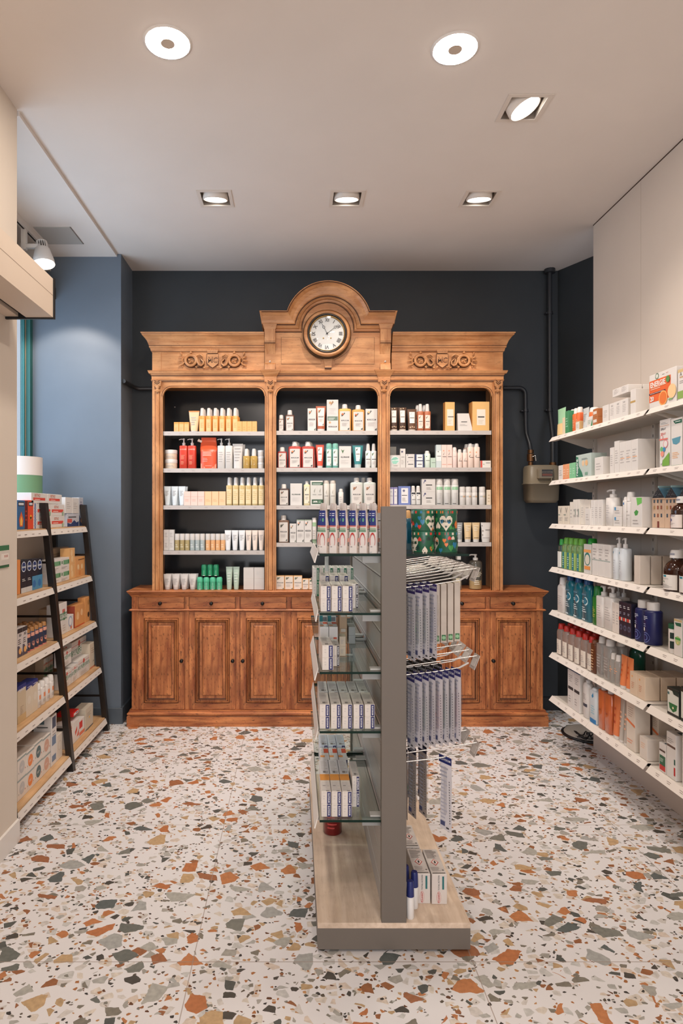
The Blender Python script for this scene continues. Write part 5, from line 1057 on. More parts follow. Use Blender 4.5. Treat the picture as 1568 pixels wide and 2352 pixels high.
# --- goods on the left side
NAVY = (38, 40, 96)
def ELG(ink=NAVY, text='ELGYDIUM'): return [('r', .59, .02, .95, .98, ink), ('t', text, .77, .5, .74, (232, 230, 230), -1, .03), ('l', .16, .9, .5, .93, 1, (140, 136, 134)), ('l', .2, .4, .4, .8, 2, (200, 194, 190))]
def ELGr(ink=NAVY): return [('r', .07, .03, .38, .97, ink), ('t', 'SENSITIVE', .225, .5, .84, (232, 230, 230), -1, .03), ('l', .55, .06, .9, .09, 1, (140, 136, 134))]
TP = [('l', .15, .25, .85, .95, 7, (196, 190, 186)), ('r', .3, .08, .6, .2, (130, 124, 120)), ('l', .65, .08, .85, .2, 3, (150, 144, 140))]
TO = [('r', 0, .62, 1, .98, (222, 150, 70)), ('l', .1, .1, .9, .55, 5, (206, 200, 198)), ('l', .2, .3, .5, .36, 1, (90, 84, 84)), ('l', .5, .03, .95, .08, 1, (90, 90, 110))]
TR = [('r', .45, .55, .98, .9, (214, 84, 52)), ('r', 0, .2, .5, .35, (226, 150, 80)), ('l', .1, .4, .4, .9, 3, (206, 200, 198))]
EB = dict(c=(218, 210, 202), d=.15, gap=.05)
YG = 2.215
L1 = [I('bag', 733.5, 872, 1155, 6, 'white and blue tapering sachet with clear tab', 'sachet', d=.026, c=(226, 214, 206), rz=-.5, gap=.18, back=1, bx=-.006)]
place_front(L1, GL[0] + .001, 2.215, 'gondola top glass shelf')
L2 = [I('carton', 735.5, 811, 1346, 3, 'toothpaste carton with navy lettered band', 'toothpaste box', stack=2, p=ELG(), T=TP, plural='navy banded toothpaste cartons', **EB)]
place_front(L2, GL[1] + .001, YG, 'second glass shelf')
place_front([I('carton', 806, 824, 1341, 1, 'set back toothpaste carton', 'toothpaste box', stack=2, p=ELG((40, 36, 48)), T=TP, plural='x', **EB)], GL[1] + .001, 2.29, 'second glass shelf near the slat panel')
place_front([I('carton', 735, 800, 1322, 3, 'carton in the middle row of toothpaste', 'toothpaste box', p=ELG(), T=TP, stack=2, plural='mid row toothpaste cartons', c=(218, 210, 202), d=.12, gap=.05)], GL[1] + .001, 2.42, 'second glass shelf')
place_front([I('carton', 718, 812, 1304, 6, 'green banded toothpaste carton', 'toothpaste box', p=ELG((24, 112, 74), 'ARTHRODONT'), T=TP, stack=2, plural='green banded cartons', c=(218, 214, 210), d=.12, gap=.05)], GL[1] + .001, 2.62, 'second glass shelf')
put(make('tube', .028, .062, dict(c=(186, 190, 190), d=.02, cf=.1)), (.125, 2.51, 1.266), 1.0, 'grey crimped tube poking up between toothpaste cartons on second glass shelf', 'tube')
L3 = [I('carton', 737, 764, 1482, 1, 'toothpaste carton with navy band, near corner', 'toothpaste box', stack=2, p=ELG(), T=TP, rz=.04, plural='x', **EB)]
place_front(L3, GL[2] + .001, YG, 'third glass shelf')
place_front([I('carton', 764, 780, 1483, 1, 'toothpaste carton with black band, set back', 'toothpaste box', stack=2, p=ELG((34, 30, 40)), T=TP, plural='x', c=(206, 196, 186), d=.12)], GL[2] + .001, 2.27, 'third glass shelf')
place_front([I('carton', 734, 776, 1440, 2, 'white carton behind the toothpaste', 'toothpaste box', stack=2, p=[('r', .1, .3, .9, .9, (216, 214, 212)), ('r', .5, .1, .9, .3, (206, 96, 70))], T=TR, plural='white cartons behind', c=(222, 220, 218), d=.12, gap=.05), I('carton', 779, 794, 1462, 1, 'beige carton with dark mark behind the toothpaste', 'toothpaste box', stack=2, c=(206, 190, 168), d=.06, p=LN(3))], GL[2] + .001, 2.43, 'third glass shelf')
place_front([I('carton', 733, 772, 1414, 2, 'teal topped carton at the back', 'toothpaste box', stack=2, c=(206, 214, 214), p=[('r', 0, .55, .4, 1, (40, 130, 140)), ('r', .4, .6, .9, .9, (110, 120, 130))], d=.1, plural='teal topped cartons'), I('carton', 779, 797, 1410, 1, 'tan carton block at the back', 'toothpaste box', c=(196, 164, 130), d=.1, stack=2, p=[('r', .2, .8, .8, 1, (222, 212, 200))]), I('carton', 800, 816, 1440, 1, 'grey carton block at the back beside the slat panel', 'toothpaste box', c=(176, 180, 180), d=.1, stack=2)], GL[2] + .001, 2.66, 'third glass shelf')
L4 = [I('carton', 732.5, 862, 1618, 5, 'toothpaste carton with navy band', 'toothpaste box', stack=2, p=ELG(), T=TP, plural='toothpaste cartons', **{**EB, 'gap': .1})]
place_front(L4, GL[3] + .001, YG, 'fourth glass shelf')
place_front([I('carton', 731, 846, 1589, 5, 'second row toothpaste carton', 'toothpaste box', stack=2, p=ELG(), T=TP, plural='second row toothpaste cartons', c=(216, 214, 212), d=.15, gap=.08)], GL[3] + .001, 2.375, 'fourth glass shelf')
L5 = [I('carton', 737, 808.6, 1818, 3, 'toothpaste carton with orange striped top', 'toothpaste box', stack=2, p=ELG(), T=TO, plural='orange topped toothpaste cartons', **EB)]
place_front(L5, GL[4] + .001, YG, 'lowest glass shelf')
place_front([I('carton', 808, 826, 1783, 1, 'set back toothpaste carton with white top', 'toothpaste box', stack=2, p=ELG((44, 44, 92)), T=TP, plural='x', **{**EB, 'd': .14})], GL[4] + .001, 2.29, 'lowest glass shelf near the slat panel')
place_front([I('carton', 735, 802, 1778, 3, 'second row carton with white top', 'toothpaste box', stack=2, p=ELG(), T=TP, plural='second row white topped cartons', c=(220, 218, 218), d=.14, gap=.05)], GL[4] + .001, 2.375, 'lowest glass shelf')
place_front([I('carton', 736, 799, 1745, 3, 'third row carton with orange and white top', 'toothpaste box', stack=2, p=ELG(), T=TR, plural='third row orange marked cartons', c=(222, 218, 216), d=.13, gap=.05)], GL[4] + .001, 2.525, 'lowest glass shelf')
place_front([I('carton', 733, 793, 1712, 3, 'rearmost pale blue carton', 'toothpaste box', stack=2, p=ELG(), T=TP, plural='rearmost pale blue cartons', c=(206, 214, 224), d=.13, gap=.05)], GL[4] + .001, 2.665, 'lowest glass shelf')
RDB = dict(c=(150, 20, 24), clear=.55, fill=(150, 16, 22), cap=(214, 206, 204), ex=2, d=.09, sh=.05, cf=.14)
put(make('bottle', .082, .19, dict(p=[('t', 'MOUTHWASH', .5, .6, .5, (214, 110, 100))][:0] + [('l', .2, .2, .8, .7, 5, (190, 70, 66))], **RDB)), (.165, 2.80, .1012), 0, 'round clear red bottle standing on the gondola base, nearer of two', 'bottle')
put(make('bottle', .082, .19, dict(p=[('l', .2, .2, .8, .7, 5, (190, 70, 66))], **RDB)), (.225, 2.95, .1012), 0, 'round clear red bottle on the gondola base, half hidden behind its twin', 'bottle')
# --- tins and the blue bottle on the right
for (x, z, rz, t, sd) in ((.460, 0, -1.2, 'lower left', 3), (.5425, 0, -1.45, 'lower right', 5), (.458, .0765, .62, 'upper left', 7), (.541, .0765, -.2, 'upper right', 9)):
    put(make('tin', .080, .0758, dict(seed=sd)), (x, 2.29, GL[0] + .0008 + z), rz, t + ' green sweet tin with hearts, stacked on the gondola top glass', 'tin', 'decorated sweet tins')
put(make('spray', .036, .15, dict(c=(30, 110, 140), clear=.6, cap=(226, 176, 116), cf=.2, fill=(24, 96, 130), d=.03)), (.430, 2.43, GL[0] + .001), 0, 'teal blue spray bottle with amber nozzle between grey end panel and tins', 'bottle')

# --- hooks with products
def wirehook(y, zr, word, row, ty=0):
    e = empty('display_hook', (.372, y, zr), '%s chrome hook with clear price ticket, %s row on the gondola' % (word, row), 'hook', 'chrome hooks, %s row' % row)
    b = MB(); zl = zr - .034; b.tube([(.371, y, zl - .002), (.50, y, zl + .012), (.585, y, zl + .026), (.618, y, zl + .044)], .0024, M_CHROME, 7); b.tube([(.585, y, zl + .026), (.618, y, zl + .044)], .0038, clear((226, 220, 216), .6, .2), 7); b.build('product_wire', e)
    b = MB(); b.tube([(.371, y, zl - .012), (.388, y, zr - .004), (.41, y, zr), (.55, y, zr + .020), (.646, y, zr + .034)], .0022, M_CHROME, 7); b.box(.371, .374, y - .012, y + .012, zl - .02, zr, mat((170, 168, 164), .35, .6)); b.build('ticket_wire', e)
    b = MB(); T = Matrix.Translation((.648, y, zr + .036)) @ Matrix.Rotation(.5 + ty, 4, 'Y') @ Matrix.Rotation(.25 + ty, 4, 'Z'); b.T = T
    b.box(-.0015, .0015, -.022, .022, -.050, .004, M_TICK); b.box(-.0025, -.0016, -.016, .016, -.040, -.012, mat((200, 192, 186), .5)); b.build('price_ticket', e)
    return zl
RW = {1: [2.27 + .085 * i for i in range(9)], 2: [2.27 + .10 * i for i in range(6)], 3: [2.27 + .13 * i for i in range(4)]}
ZR = {1: 1.268, 2: .957, 3: .648}
WD = ['nearest', 'second nearest', 'third nearest', 'fourth nearest', 'fifth nearest', 'sixth nearest', 'seventh nearest', 'eighth nearest', 'farthest']
RN = {1: 'upper', 2: 'middle', 3: 'lower'}
for r_ in (1, 2, 3):
    for i, y in enumerate(RW[r_]): wirehook(y, ZR[r_], WD[i], RN[r_], .12 * ((i * 7) % 3 - 1))
PK = {}
def brush_pack(hc, bc, dark=0):
    k = (hc, bc, dark)
    if k in PK: return PK[k]
    b = MB(); w_, h_ = .060, .262; base = mat((232, 228, 232) if not dark else (186, 172, 164), .45)
    n = 14; L_ = []; R_ = []
    for i in range(n + 1): z = .012 - h_ * i / n; wob = .003 * math.sin(i / n * 8); L_.append((0, -w_ / 2, z)); R_.append((0, w_ / 2 - (.010 * math.sin(i / n * PI) + wob), z))
    vs = []
    for l, r in zip(L_, R_): vs += [l, r]
    b.add([(x - .0004, y, z) for x, y, z in vs] + [(x + .0004, y, z) for x, y, z in vs], [(2 * i, 2 * i + 1, 2 * i + 3, 2 * i + 2) for i in range(n)] + [(2 * i + 2 * n + 2, 2 * i + 2 * n + 4, 2 * i + 2 * n + 5, 2 * i + 2 * n + 3) for i in range(n)], base)
    g_ = lambda u, v, f: (-.0006 - f, w_ / 2 - u * w_, .012 - h_ * (1 - v)); D = [('r', .0, .90, 1, 1, hc), ('t', 'ELGYDIUM', .5, .95, .84, (226, 226, 232), 0, .02)]
    D += [('l', .16, .10, .70, .70, 12, (196, 194, 206)), ('l', .1, .72, .9, .88, 3, (176, 176, 190)), ('r', .14, .05, .5, .11, (84, 90, 130)), ('r', .6, .03, .82, .05, (60, 60, 66))]
    for i in range(17): D.append(('c', .90, .12 + .035 * i, .035, (40, 40, 60)))
    decals(b, D, g_, w_, h_); P = [('backing_card', b)]
    q = MB(); q.T = Matrix.Rotation(0, 4, 'X'); q.loft([(-.205, .004, .012, 2, .004, 0), (-.19, .009, .018, 2.5, .008, 0), (-.08, .010, .020, 2.5, .009, 0), (-.03, .009, .018, 2.5, .008, 0), (-.02, .003, .010, 2, .003, 0)], clear((236, 234, 234), .04, .12), 16); P.append(('blister', q))
    q = MB(); q.tube([(.009, 0, -.20), (.009, .001, -.17), (.010, -.002, -.14), (.009, .001, -.11), (.009, 0, -.07), (.009, 0, -.03)], .004, mat(bc, .3), 8, [.004, .0055, .0065, .005, .003, .0035]); q.box(.006, .014, -.005, .005, -.055, -.03, mat((226, 228, 230), .6)); P.append(('toothbrush', q))
    PK[k] = ('toothbrush_pack', [(pn, m_.mesh(pn)) for pn, m_ in P]); return PK[k]
GRN, BLU, REDB, TEAL, VIO = (40, 150, 80), (40, 120, 170), (200, 60, 60), (30, 110, 100), (60, 60, 110)
def hang(r_, hk, xs, brushes, word, hc=(44, 42, 110), dark=0, rz=0):
    y = RW[r_][hk]; n = len(xs)
    for i, x in enumerate(xs):
        zz = ZR[r_] - .034 + .016 * (x - .371) / .13 - .012
        put(brush_pack(hc, brushes[i % len(brushes)], dark), (x, y, zz), rz + .32 + .03 * ((i * 5) % 3 - 1), '%s of %s toothbrush packs on the %s hook, %s row' % (ordn(i, n), NUM.get(n, 'eight'), WD[hk], RN[r_]) if n > 1 else word, 'toothbrush pack', 'toothbrush packs on the %s hook, %s row' % (WD[hk], RN[r_]))
hang(1, 0, [.414, .438, .463, .490], [GRN, GRN, BLU, BLU], '', (56, 40, 110))
hang(1, 1, [.41, .435, .46, .485], [REDB, BLU], '')
hang(2, 0, [.412, .437, .461, .485, .509, .531, .552, .573], [VIO, GRN, VIO, REDB, GRN, TEAL, REDB, VIO], '')
hang(2, 2, [.41, .44, .47, .50, .53], [TEAL, VIO], '', (24, 24, 30), 1)
hang(2, 1, [.41, .44, .47, .50, .53], [VIO, REDB], '', (24, 24, 30))
hang(3, 0, [.535], [TEAL], 'near toothbrush pack with navy header turned to the viewer, lower row hook', (34, 44, 110), 0, .28)
hang(3, 1, [.41, .44, .48], [(30, 130, 90), TEAL, TEAL], '', (30, 30, 60), 1)
hang(3, 2, [.42, .46, .50], [REDB, VIO], '', (24, 24, 30), 1)
pr = make('carton', .0222, .224, dict(c=(206, 192, 178), d=.03, p=[('r', .14, .04, .86, .14, (66, 120, 76)), ('c', .5, .09, .3, (150, 196, 150)), ('l', .2, .01, .8, .03, 1, (170, 160, 150))], nm='slim_carton'))
for i in range(4): put(pr, (.540 + i * .0258, RW[1][2], 1.002 + .003 * i), 0, '%s of four tall slim beige cartons hanging below the upper hooks' % ordn(i, 4), 'box', 'slim beige cartons on the hooks')
# --- goods on the right side of the base
PO = [('t', 'TOTAL ACTION', .46, .72, .50, (90, 96, 100), 1, .012), ('r', .68, .50, .80, .94, (34, 110, 112)), ('t', 'POLIDENT', .46, .23, .34, (186, 50, 44), 1, .025)]
ring = [(.46 + .13 * math.cos(t), .23 + .20 * math.sin(t)) for t in [2 * PI * i / 20 for i in range(20)]]; ring2 = [(.46 + .112 * math.cos(t), .23 + .19 * math.sin(t)) for t in [2 * PI * i / 20 for i in range(20)]]
PO = [('p', ring, (196, 70, 60)), ('p', ring2, (222, 214, 208))] + PO
PT_ = [('r', .08, .04, .92, .07, (84, 78, 76)), ('l', .1, .12, .7, .30, 4, (160, 150, 146)), ('c', .84, .16, .07, (120, 114, 110)), ('p', [(.24, .46), (.5, .33), (.76, .46), (.5, .59)], (196, 70, 60)), ('p', [(.30, .46), (.5, .355), (.70, .46), (.5, .565)], (222, 214, 208)), ('p', [(.5, .39), (.58, .46), (.5, .53), (.44, .45)], (40, 36, 36)), ('l', .1, .62, .9, .96, 8, (150, 142, 138))]
pol = make('carton', .0545, .106, dict(c=(214, 206, 200), d=.172, p=PO, T=PT_, nm='denture_tablet_carton'))
ZB = .1010
put(pol, (.4575, 2.370, ZB), 0, 'white tablet carton beside the capped sprays on the gondola base', 'box', 'denture tablet cartons')
put(pol, (.5165, 2.366, ZB), 0, 'white tablet carton nearest the edge of the gondola base, right of its twin', 'box', 'denture tablet cartons')
put(pol, (.4555, 2.555, ZB), 0, 'white tablet carton standing behind the front pair on the gondola base', 'box', 'denture tablet cartons')
spn = make('bottle', .0262, .128, dict(c=(226, 222, 218), cap=(32, 42, 104), cf=.40, cw=.98, ex=2, d=.0262, sh=.004, nm='spray_stick'))
for x, y, t in ((.3985, 2.205, 'front'), (.4235, 2.262, 'right hand'), (.3990, 2.300, 'rear')): put(spn, (x, y, ZB), 0, '%s white stick with navy cap beside the grey end panel' % t, 'stick', 'white sticks with navy caps')
put(make('carton', .03, .20, dict(c=(206, 176, 136), d=.04, nm='slim_carton')), (.43, 2.86, ZB), 0, 'tall tan carton standing on the gondola base behind hanging packs', 'box')
put(make('carton', .03, .17, dict(c=(216, 196, 160), d=.04, nm='slim_carton')), (.475, 2.88, ZB), 0, 'pale tan carton beside the tall tan one on the gondola base', 'box')
for k, (px, py) in enumerate(((1029, 1993), (1059, 2062))):
    Y = yfloor(py, ZB); x = wx(px, Y); b = MB(); b.box(x - .010, x + .012, Y - .016, Y + .016, ZB, ZB + .0012, mat((222, 214, 206), .5)); b.box(x - .001, x + .004, Y - .010, Y + .010, ZB + .0012, ZB + .0014, mat((110, 104, 100), .5))
    for i in range(4): b.box(x - .008 + i * .0016, x - .0075 + i * .0016, Y - .012, Y + .008, ZB + .0012, ZB + .0014, mat((160, 150, 146), .5))
    tag(b.build('price_label', keep=(x, Y, ZB)), ('far' if k == 0 else 'near') + ' small white price label on the right edge of the gondola base', 'price label')
# ------------------------------------------------------------ right wall: shelving bays
XS = 1.642; RZ = [EYE - (py - CY) * 4.084 / F for py in (1005, 1104.5, 1203, 1302, 1400.7, 1498, 1597.7)]
M_SH2 = mat((222, 214, 206), .4, name='shelf_white'); M_SHU = mat((206, 198, 188), .45, name='shelf_metal')
BY = [(2.975, 4.084), (1.55, 2.955)]
bays = []
RWORD = ['top', 'second', 'third', 'fourth', 'fifth', 'sixth', 'bottom']
for k, (ya, yb) in enumerate(BY):
    e = empty('wall_shelving', (XR - .01, (ya + yb) / 2, .3), ('far bay of the white metal wall shelving, its seven shelves reaching toward the gas meter' if k == 0 else 'near bay of the white metal wall shelving cut by the right picture edge'), 'shelving', 'wall shelving bays'); bays.append(e)
    for r_, z in enumerate(RZ):
        yo = 0
        b = MB(); b.box(XS + .006, XR - .004, ya + .004, yb - .004, z - .014, z - .0005, M_SHU); b.box(XS + .006, XS + .02, ya + .004, yb - .004, z - .026, z, M_SHU)
        for yy in (ya + .012, yb - .035): b.add([(XS + .03, yy, z - .014), (XR - .01, yy, z - .014), (XR - .01, yy, z - .075), (XR - .05, yy, z - .075), (XS + .03, yy + .003, z - .014), (XR - .01, yy + .003, z - .014), (XR - .01, yy + .003, z - .075), (XR - .05, yy + .003, z - .075)], [(0, 1, 2, 3), (4, 7, 6, 5), (0, 3, 7, 4)], M_SHU)
        b.build('shelf', e)
        b = MB(); rr = random.Random(r_ * 3 + k); x0, x1, za, zb_ = XS + .004, XS - .018, z + .001, z - .028
        cuts = [ya + .002, 3.57, yb] if (k == 0 and r_ >= 2) else [ya + .002, yb]
        for c0, c1 in zip(cuts[:-1], cuts[1:]):
            c0_ = c0 + .002
            b.add([(x0, c0_, za), (x1, c0_, zb_), (x1 + .003, c0_, zb_ - .001), (x0 + .003, c0_, za), (x0, c1, za), (x1, c1, zb_), (x1 + .003, c1, zb_ - .001), (x0 + .003, c1, za)], [(0, 4, 5, 1), (3, 2, 6, 7), (0, 1, 2, 3), (4, 7, 6, 5), (0, 3, 7, 4), (1, 5, 6, 2)], M_SH2)
            y = c0 + .05
            while y < c1 - .06:
                for f0, f1, ln in ((.35, .42, .03), (.55, .62, .022)):
                    P0 = Vector((x0, y, za)).lerp(Vector((x1, y, zb_)), f0); P1 = Vector((x0, y, za)).lerp(Vector((x1, y, zb_)), f1); o_ = Vector((-.0004, 0, .0003))
                    b.add([P0 + o_, P1 + o_, P1 + o_ + Vector((0, ln, 0)), P0 + o_ + Vector((0, ln, 0))], [(0, 1, 2, 3)], M_PRINT)
                y += rr.uniform(.06, .16)
        b.build('price_rail', e)
    for yy in ((yb - .05, 3.36) if k == 0 else (2.93, 2.3)):
        b = MB(); b.box(XR - .016, XR - .001, yy, yy + .03, .12, RZ[0] + .03, M_SHU)
        for i in range(36): b.box(XR - .0166, XR - .016, yy + .012, yy + .018, .2 + i * .05, .215 + i * .05, mat((90, 84, 78), .7))
        b.build('upright', e)
WB = (222, 216, 208); W_ = (222, 217, 212); OR = (222, 112, 62)
def TXTB(n=4): return LN(n, (186, 180, 176))
def sideprint(c=(186, 180, 176)): return [('l', .12, .2, .85, .85, 9, c)]
def EN():
    return [('r', 0, .18, .8, .82, (228, 104, 56)), ('c', .30, .91, .07, (110, 130, 110)), ('c', .30, .91, .045, (214, 216, 206)), ('r', .5, .90, .58, .91, D_), ('r', .64, .91, .72, .92, (200, 90, 80)), ('t', 'ENERGIE', .33, .70, .56, (240, 232, 224), 0, .03), ('l', .06, .55, .66, .65, 2, (240, 206, 180)), ('r', 0, .41, .62, .455, (80, 40, 60)), ('r', .04, .428, .56, .438, (236, 220, 210)), ('t', '20', .12, .28, .14, (240, 232, 224), 0, .04), ('c', .54, .22, .16, (240, 170, 100)), ('c', .54, .22, .13, (226, 120, 60)), ('c', .86, .34, .15, (236, 200, 150)), ('r', .74, .10, .88, .14, (120, 170, 110)), ('c', .72, .72, .07, (90, 140, 80))]
FB = 'far bay'; NB = 'near bay'
R1 = [
 I('tube', 1273.5, 1292, 938, 1, 'mint topped tube with peach lower half', 'tube', c=(160, 206, 166), cap=(226, 206, 176), p=[('r', 0, 0, 1, .42, (230, 196, 140))], d=.04, cf=.04, bw_=.85),
 I('carton', 1291, 1297, 959, 1, 'small cream box beside the mint tube', 'box', c=(226, 208, 176)),
 I('carton', 1297.5, 1305, 944, 1, 'narrow dark green box', 'box', c=(60, 140, 96), p=LN(4, (150, 200, 170))),
 I('bottle', 1305, 1328, 938, 3, 'orange bottle with white cap', 'bottle', c=(222, 110, 60), cf=.22, cw=.7, p=LN(5, (236, 180, 150)), d=.04, yo=.02),
 I('carton', 1321, 1331, 968, 1, 'little framed white box before the orange bottles', 'box', c=(206, 170, 120), p=[('r', .1, .06, .9, .94, (222, 216, 206))] + TXTB(), d=.02),
 I('tube', 1333, 1347, 937, 1, 'pale grey tube leaning among the orange packs', 'tube', c=(196, 200, 198), p=LN(5), d=.03, cf=.06),
 I('bottle', 1346, 1358, 936, 1, 'orange bottle behind the grey tube', 'bottle', c=(222, 116, 64), cf=.2, cw=.8, yo=.06),
 I('carton', 1347, 1360, 957, 1, 'white box with green wedge', 'box', p=[('p', [(.7, 0), (1, 0), (1, .8)], (40, 130, 80))] + LN(3, (150, 180, 160)), d=.04),
 I('carton', 1361, 1371, 939, 1, 'brown and white pack on its end', 'pack', c=(176, 110, 66), p=[('r', .1, .35, .9, .7, (222, 214, 204))], stack=2, d=.04),
 I('carton', 1383, 1397, 931, 1, 'single slim white carton', 'box', p=TXTB(5), L=sideprint()),
 I('carton', 1399, 1441, 921, 3, 'white supplement carton in the lower course', 'box', p=TXTB(5) + [('l', .3, .8, .7, .9, 2, (130, 126, 124))], back=1, d=.06, L=sideprint()),
 I('carton', 1406, 1442, 889, 2, 'white supplement carton in the upper course', 'box', p=TXTB(5) + [('l', .3, .8, .7, .9, 2, (130, 126, 124))], back=1, d=.07, zo=.118, L=sideprint()),
 I('carton', 1447, 1459, 894, 1, 'tall white carton with gold band', 'box', p=[('r', 0, .46, 1, .54, (190, 156, 96))], d=.16, L=[('r', .1, .9, .9, .96, (190, 156, 96))]),
]
R1n = [
 I('carton', 1490, 1554, 852, 1, 'large white supplement box with orange panel and emblem', 'box', p=EN(), d=.06),
 I('carton', 1555.5, 1602, 842, 1, 'white box with beige top cut by the picture edge', 'box', p=[('r', 0, .9, 1, 1, (206, 180, 130)), ('t', 'A D', .25, .84, .3, (110, 110, 110)), ('r', .1, .72, .5, .76, (196, 160, 120)), ('l', .1, .55, .8, .66, 2, G_), ('r', 0, .06, 1, .30, (140, 170, 90))], d=.06),
]
R2 = [
 I('carton', 1282, 1292, 1069, 1, 'narrow white carton at the far end', 'box', p=LN(3), d=.05),
 I('carton', 1292, 1307, 1066, 2, 'narrow orange carton', 'box', c=(230, 160, 116), p=LN(3, (240, 200, 170)) + [('r', 0, 0, 1, .06, (220, 110, 60))], d=.05),
 I('carton', 1307, 1321, 1063, 2, 'narrow mint carton', 'box', c=(130, 196, 150), p=LN(3, (180, 220, 190)), d=.05),
 I('carton', 1322, 1357, 1043, 1, 'grey and green respiratory carton with white lettering', 'box', c=(186, 200, 194), p=[('p', [(0, 0), (.5, 0), (.42, .2), (.2, .5), (.16, .9), (0, .95)], (48, 120, 92)), ('t', 'respire', .09, .45, .75, (226, 232, 228), 1, .03), ('c', .5, .6, .09, (226, 196, 160)), ('c', .72, .6, .09, (226, 180, 130)), ('l', .4, .76, .9, .84, 2, (110, 120, 116)), ('r', .62, .08, .8, .2, (120, 160, 140))], d=.09, L=[('r', 0, 0, 1, .55, (40, 110, 76)), ('r', 0, .55, 1, 1, (150, 196, 170))]),
 I('carton', 1365, 1384, 1050, 1, 'squat white carton with orange patch on its side', 'box', p=TXTB(3), L=[('r', .1, .3, .8, .45, (230, 150, 90))], d=.09),
 I('carton', 1400, 1409, 1028, 1, 'slim white carton, shorter of a pair', 'box', p=TXTB(6), d=.05),
 I('carton', 1410, 1421, 1013, 1, 'slim white carton, taller of a pair', 'box', p=TXTB(6), d=.05),
 I('carton', 1421.5, 1464, 1012, 3, 'tall white carton with faint orange line', 'box', p=TXTB(5) + [('r', .2, .44, .9, .47, (232, 180, 140))], L=sideprint(), d=.085, back=1),
]
R2n = [
 I('carton', 1514, 1539, 963, 1, 'tall white spray box with pink and green swirls', 'box', p=[('l', .12, .9, .8, .95, 2, (140, 140, 140)), ('r', 0, .86, .9, .875, (214, 180, 160)), ('t', 'SPRAY', .36, .80, .5, (90, 90, 96)), ('t', 'SPRAY', .36, .70, .5, (214, 110, 100)), ('c', .22, .63, .14, (206, 110, 110)), ('c', .22, .63, .10, (222, 214, 208)), ('r', 0, .57, .8, .6, (222, 120, 110)), ('c', .6, .48, .22, (220, 120, 130)), ('c', .6, .48, .18, (226, 220, 216)), ('c', .46, .37, .13, (60, 140, 190)), ('c', .24, .38, .14, (110, 180, 120)), ('c', .3, .28, .16, (230, 150, 130)), ('p', [(.3, .02), (.97, .02), (.97, .3), (.6, .2), (.35, .14)], (120, 170, 70)), ('c', .2, .12, .13, (226, 226, 224))], d=.06, L=sideprint()),
 I('carton', 1540, 1566, 960, 1, 'tall white box with dark green crest and blue drop', 'box', p=[('p', [(.2, .95), (1, .96), (1, .88), (.4, .88)], (30, 96, 76)), ('r', .4, .915, .88, .93, (220, 230, 222)), ('p', [(.1, .58), (.9, .6), (.8, .48), (.5, .44), (.2, .47)], (90, 150, 170)), ('l', .14, .16, .85, .3, 4, (232, 180, 130)), ('r', 0, 0, 1, .01, (60, 130, 90))], d=.06),
 I('carton', 1568, 1590, 958, 1, 'tall white box at the very picture edge', 'box', d=.06),
]
R3 = [
 I('carton', 1281, 1307, 1162, 2, 'pale cream cosmetic box with grey V mark', 'box', c=(222, 212, 196), p=[('t', 'V', .5, .75, .4, (130, 126, 120)), ('r', 0, .48, .4, .54, (140, 150, 140)), ('l', .2, .2, .8, .4, 3, G_)], d=.05),
 I('carton', 1308, 1315, 1153, 1, 'thin cream box', 'box', c=(222, 216, 206), p=TXTB(3), d=.04),
 I('carton', 1315.5, 1330, 1147, 2, 'tall cream box with green grey strip', 'box', c=(222, 216, 208), p=[('r', .6, .3, .9, .62, (140, 150, 140))] + LN(2), d=.05),
 I('carton', 1330.5, 1355, 1148, 2, 'broad off white box', 'box', c=(220, 212, 202), p=TXTB(5), d=.05, yo=.012, L=sideprint()),
 I('carton', 1343, 1355, 1168, 1, 'shorter white box standing in front', 'box', p=TXTB(3), d=.02, yo=-.010) ,
 I('carton', 1356, 1383, 1148, 3, 'white carton with tiny print', 'box', p=TXTB(6), d=.06, L=sideprint()),
 I('pump', 1385, 1407, 1124, 1, 'tall white pump bottle with blue mark', 'bottle', cf=.22, ex=2.4, sh=.02, p=[('r', .02, .86, .14, .97, (60, 130, 180)), ('l', .2, .3, .7, .8, 6, (200, 196, 194))], d=.06, sp=-1, spl=1.3),
 I('carton', 1408, 1427, 1163, 1, 'square white carton with blue corner mark', 'box', stack=2, p=[('r', .14, .6, .32, .92, (60, 140, 190))] + LN(2), d=.05),
 I('bottle', 1428, 1436, 1141, 1, 'slim white bottle with blue tick', 'bottle', cf=.1, cw=.8, p=[('r', .3, .86, .6, .95, (40, 110, 170))], d=.03),
 I('bottle', 1434, 1446, 1130, 1, 'white bottle with round cap beside the leaf box', 'bottle', ex=2, cf=.26, cw=.8, p=TXTB(3), d=.04),
 I('carton', 1448, 1474, 1142, 1, 'white carton with green leaf emblem', 'box', p=[('p', [(.3, .5), (.5, .58), (.7, .52), (.6, .4), (.4, .38)], (70, 150, 70)), ('p', [(.6, .72), (1, .8), (1, .98), (.5, .98)], (110, 190, 90))] + LN(2, v0=.1, v1=.3), d=.07),
]
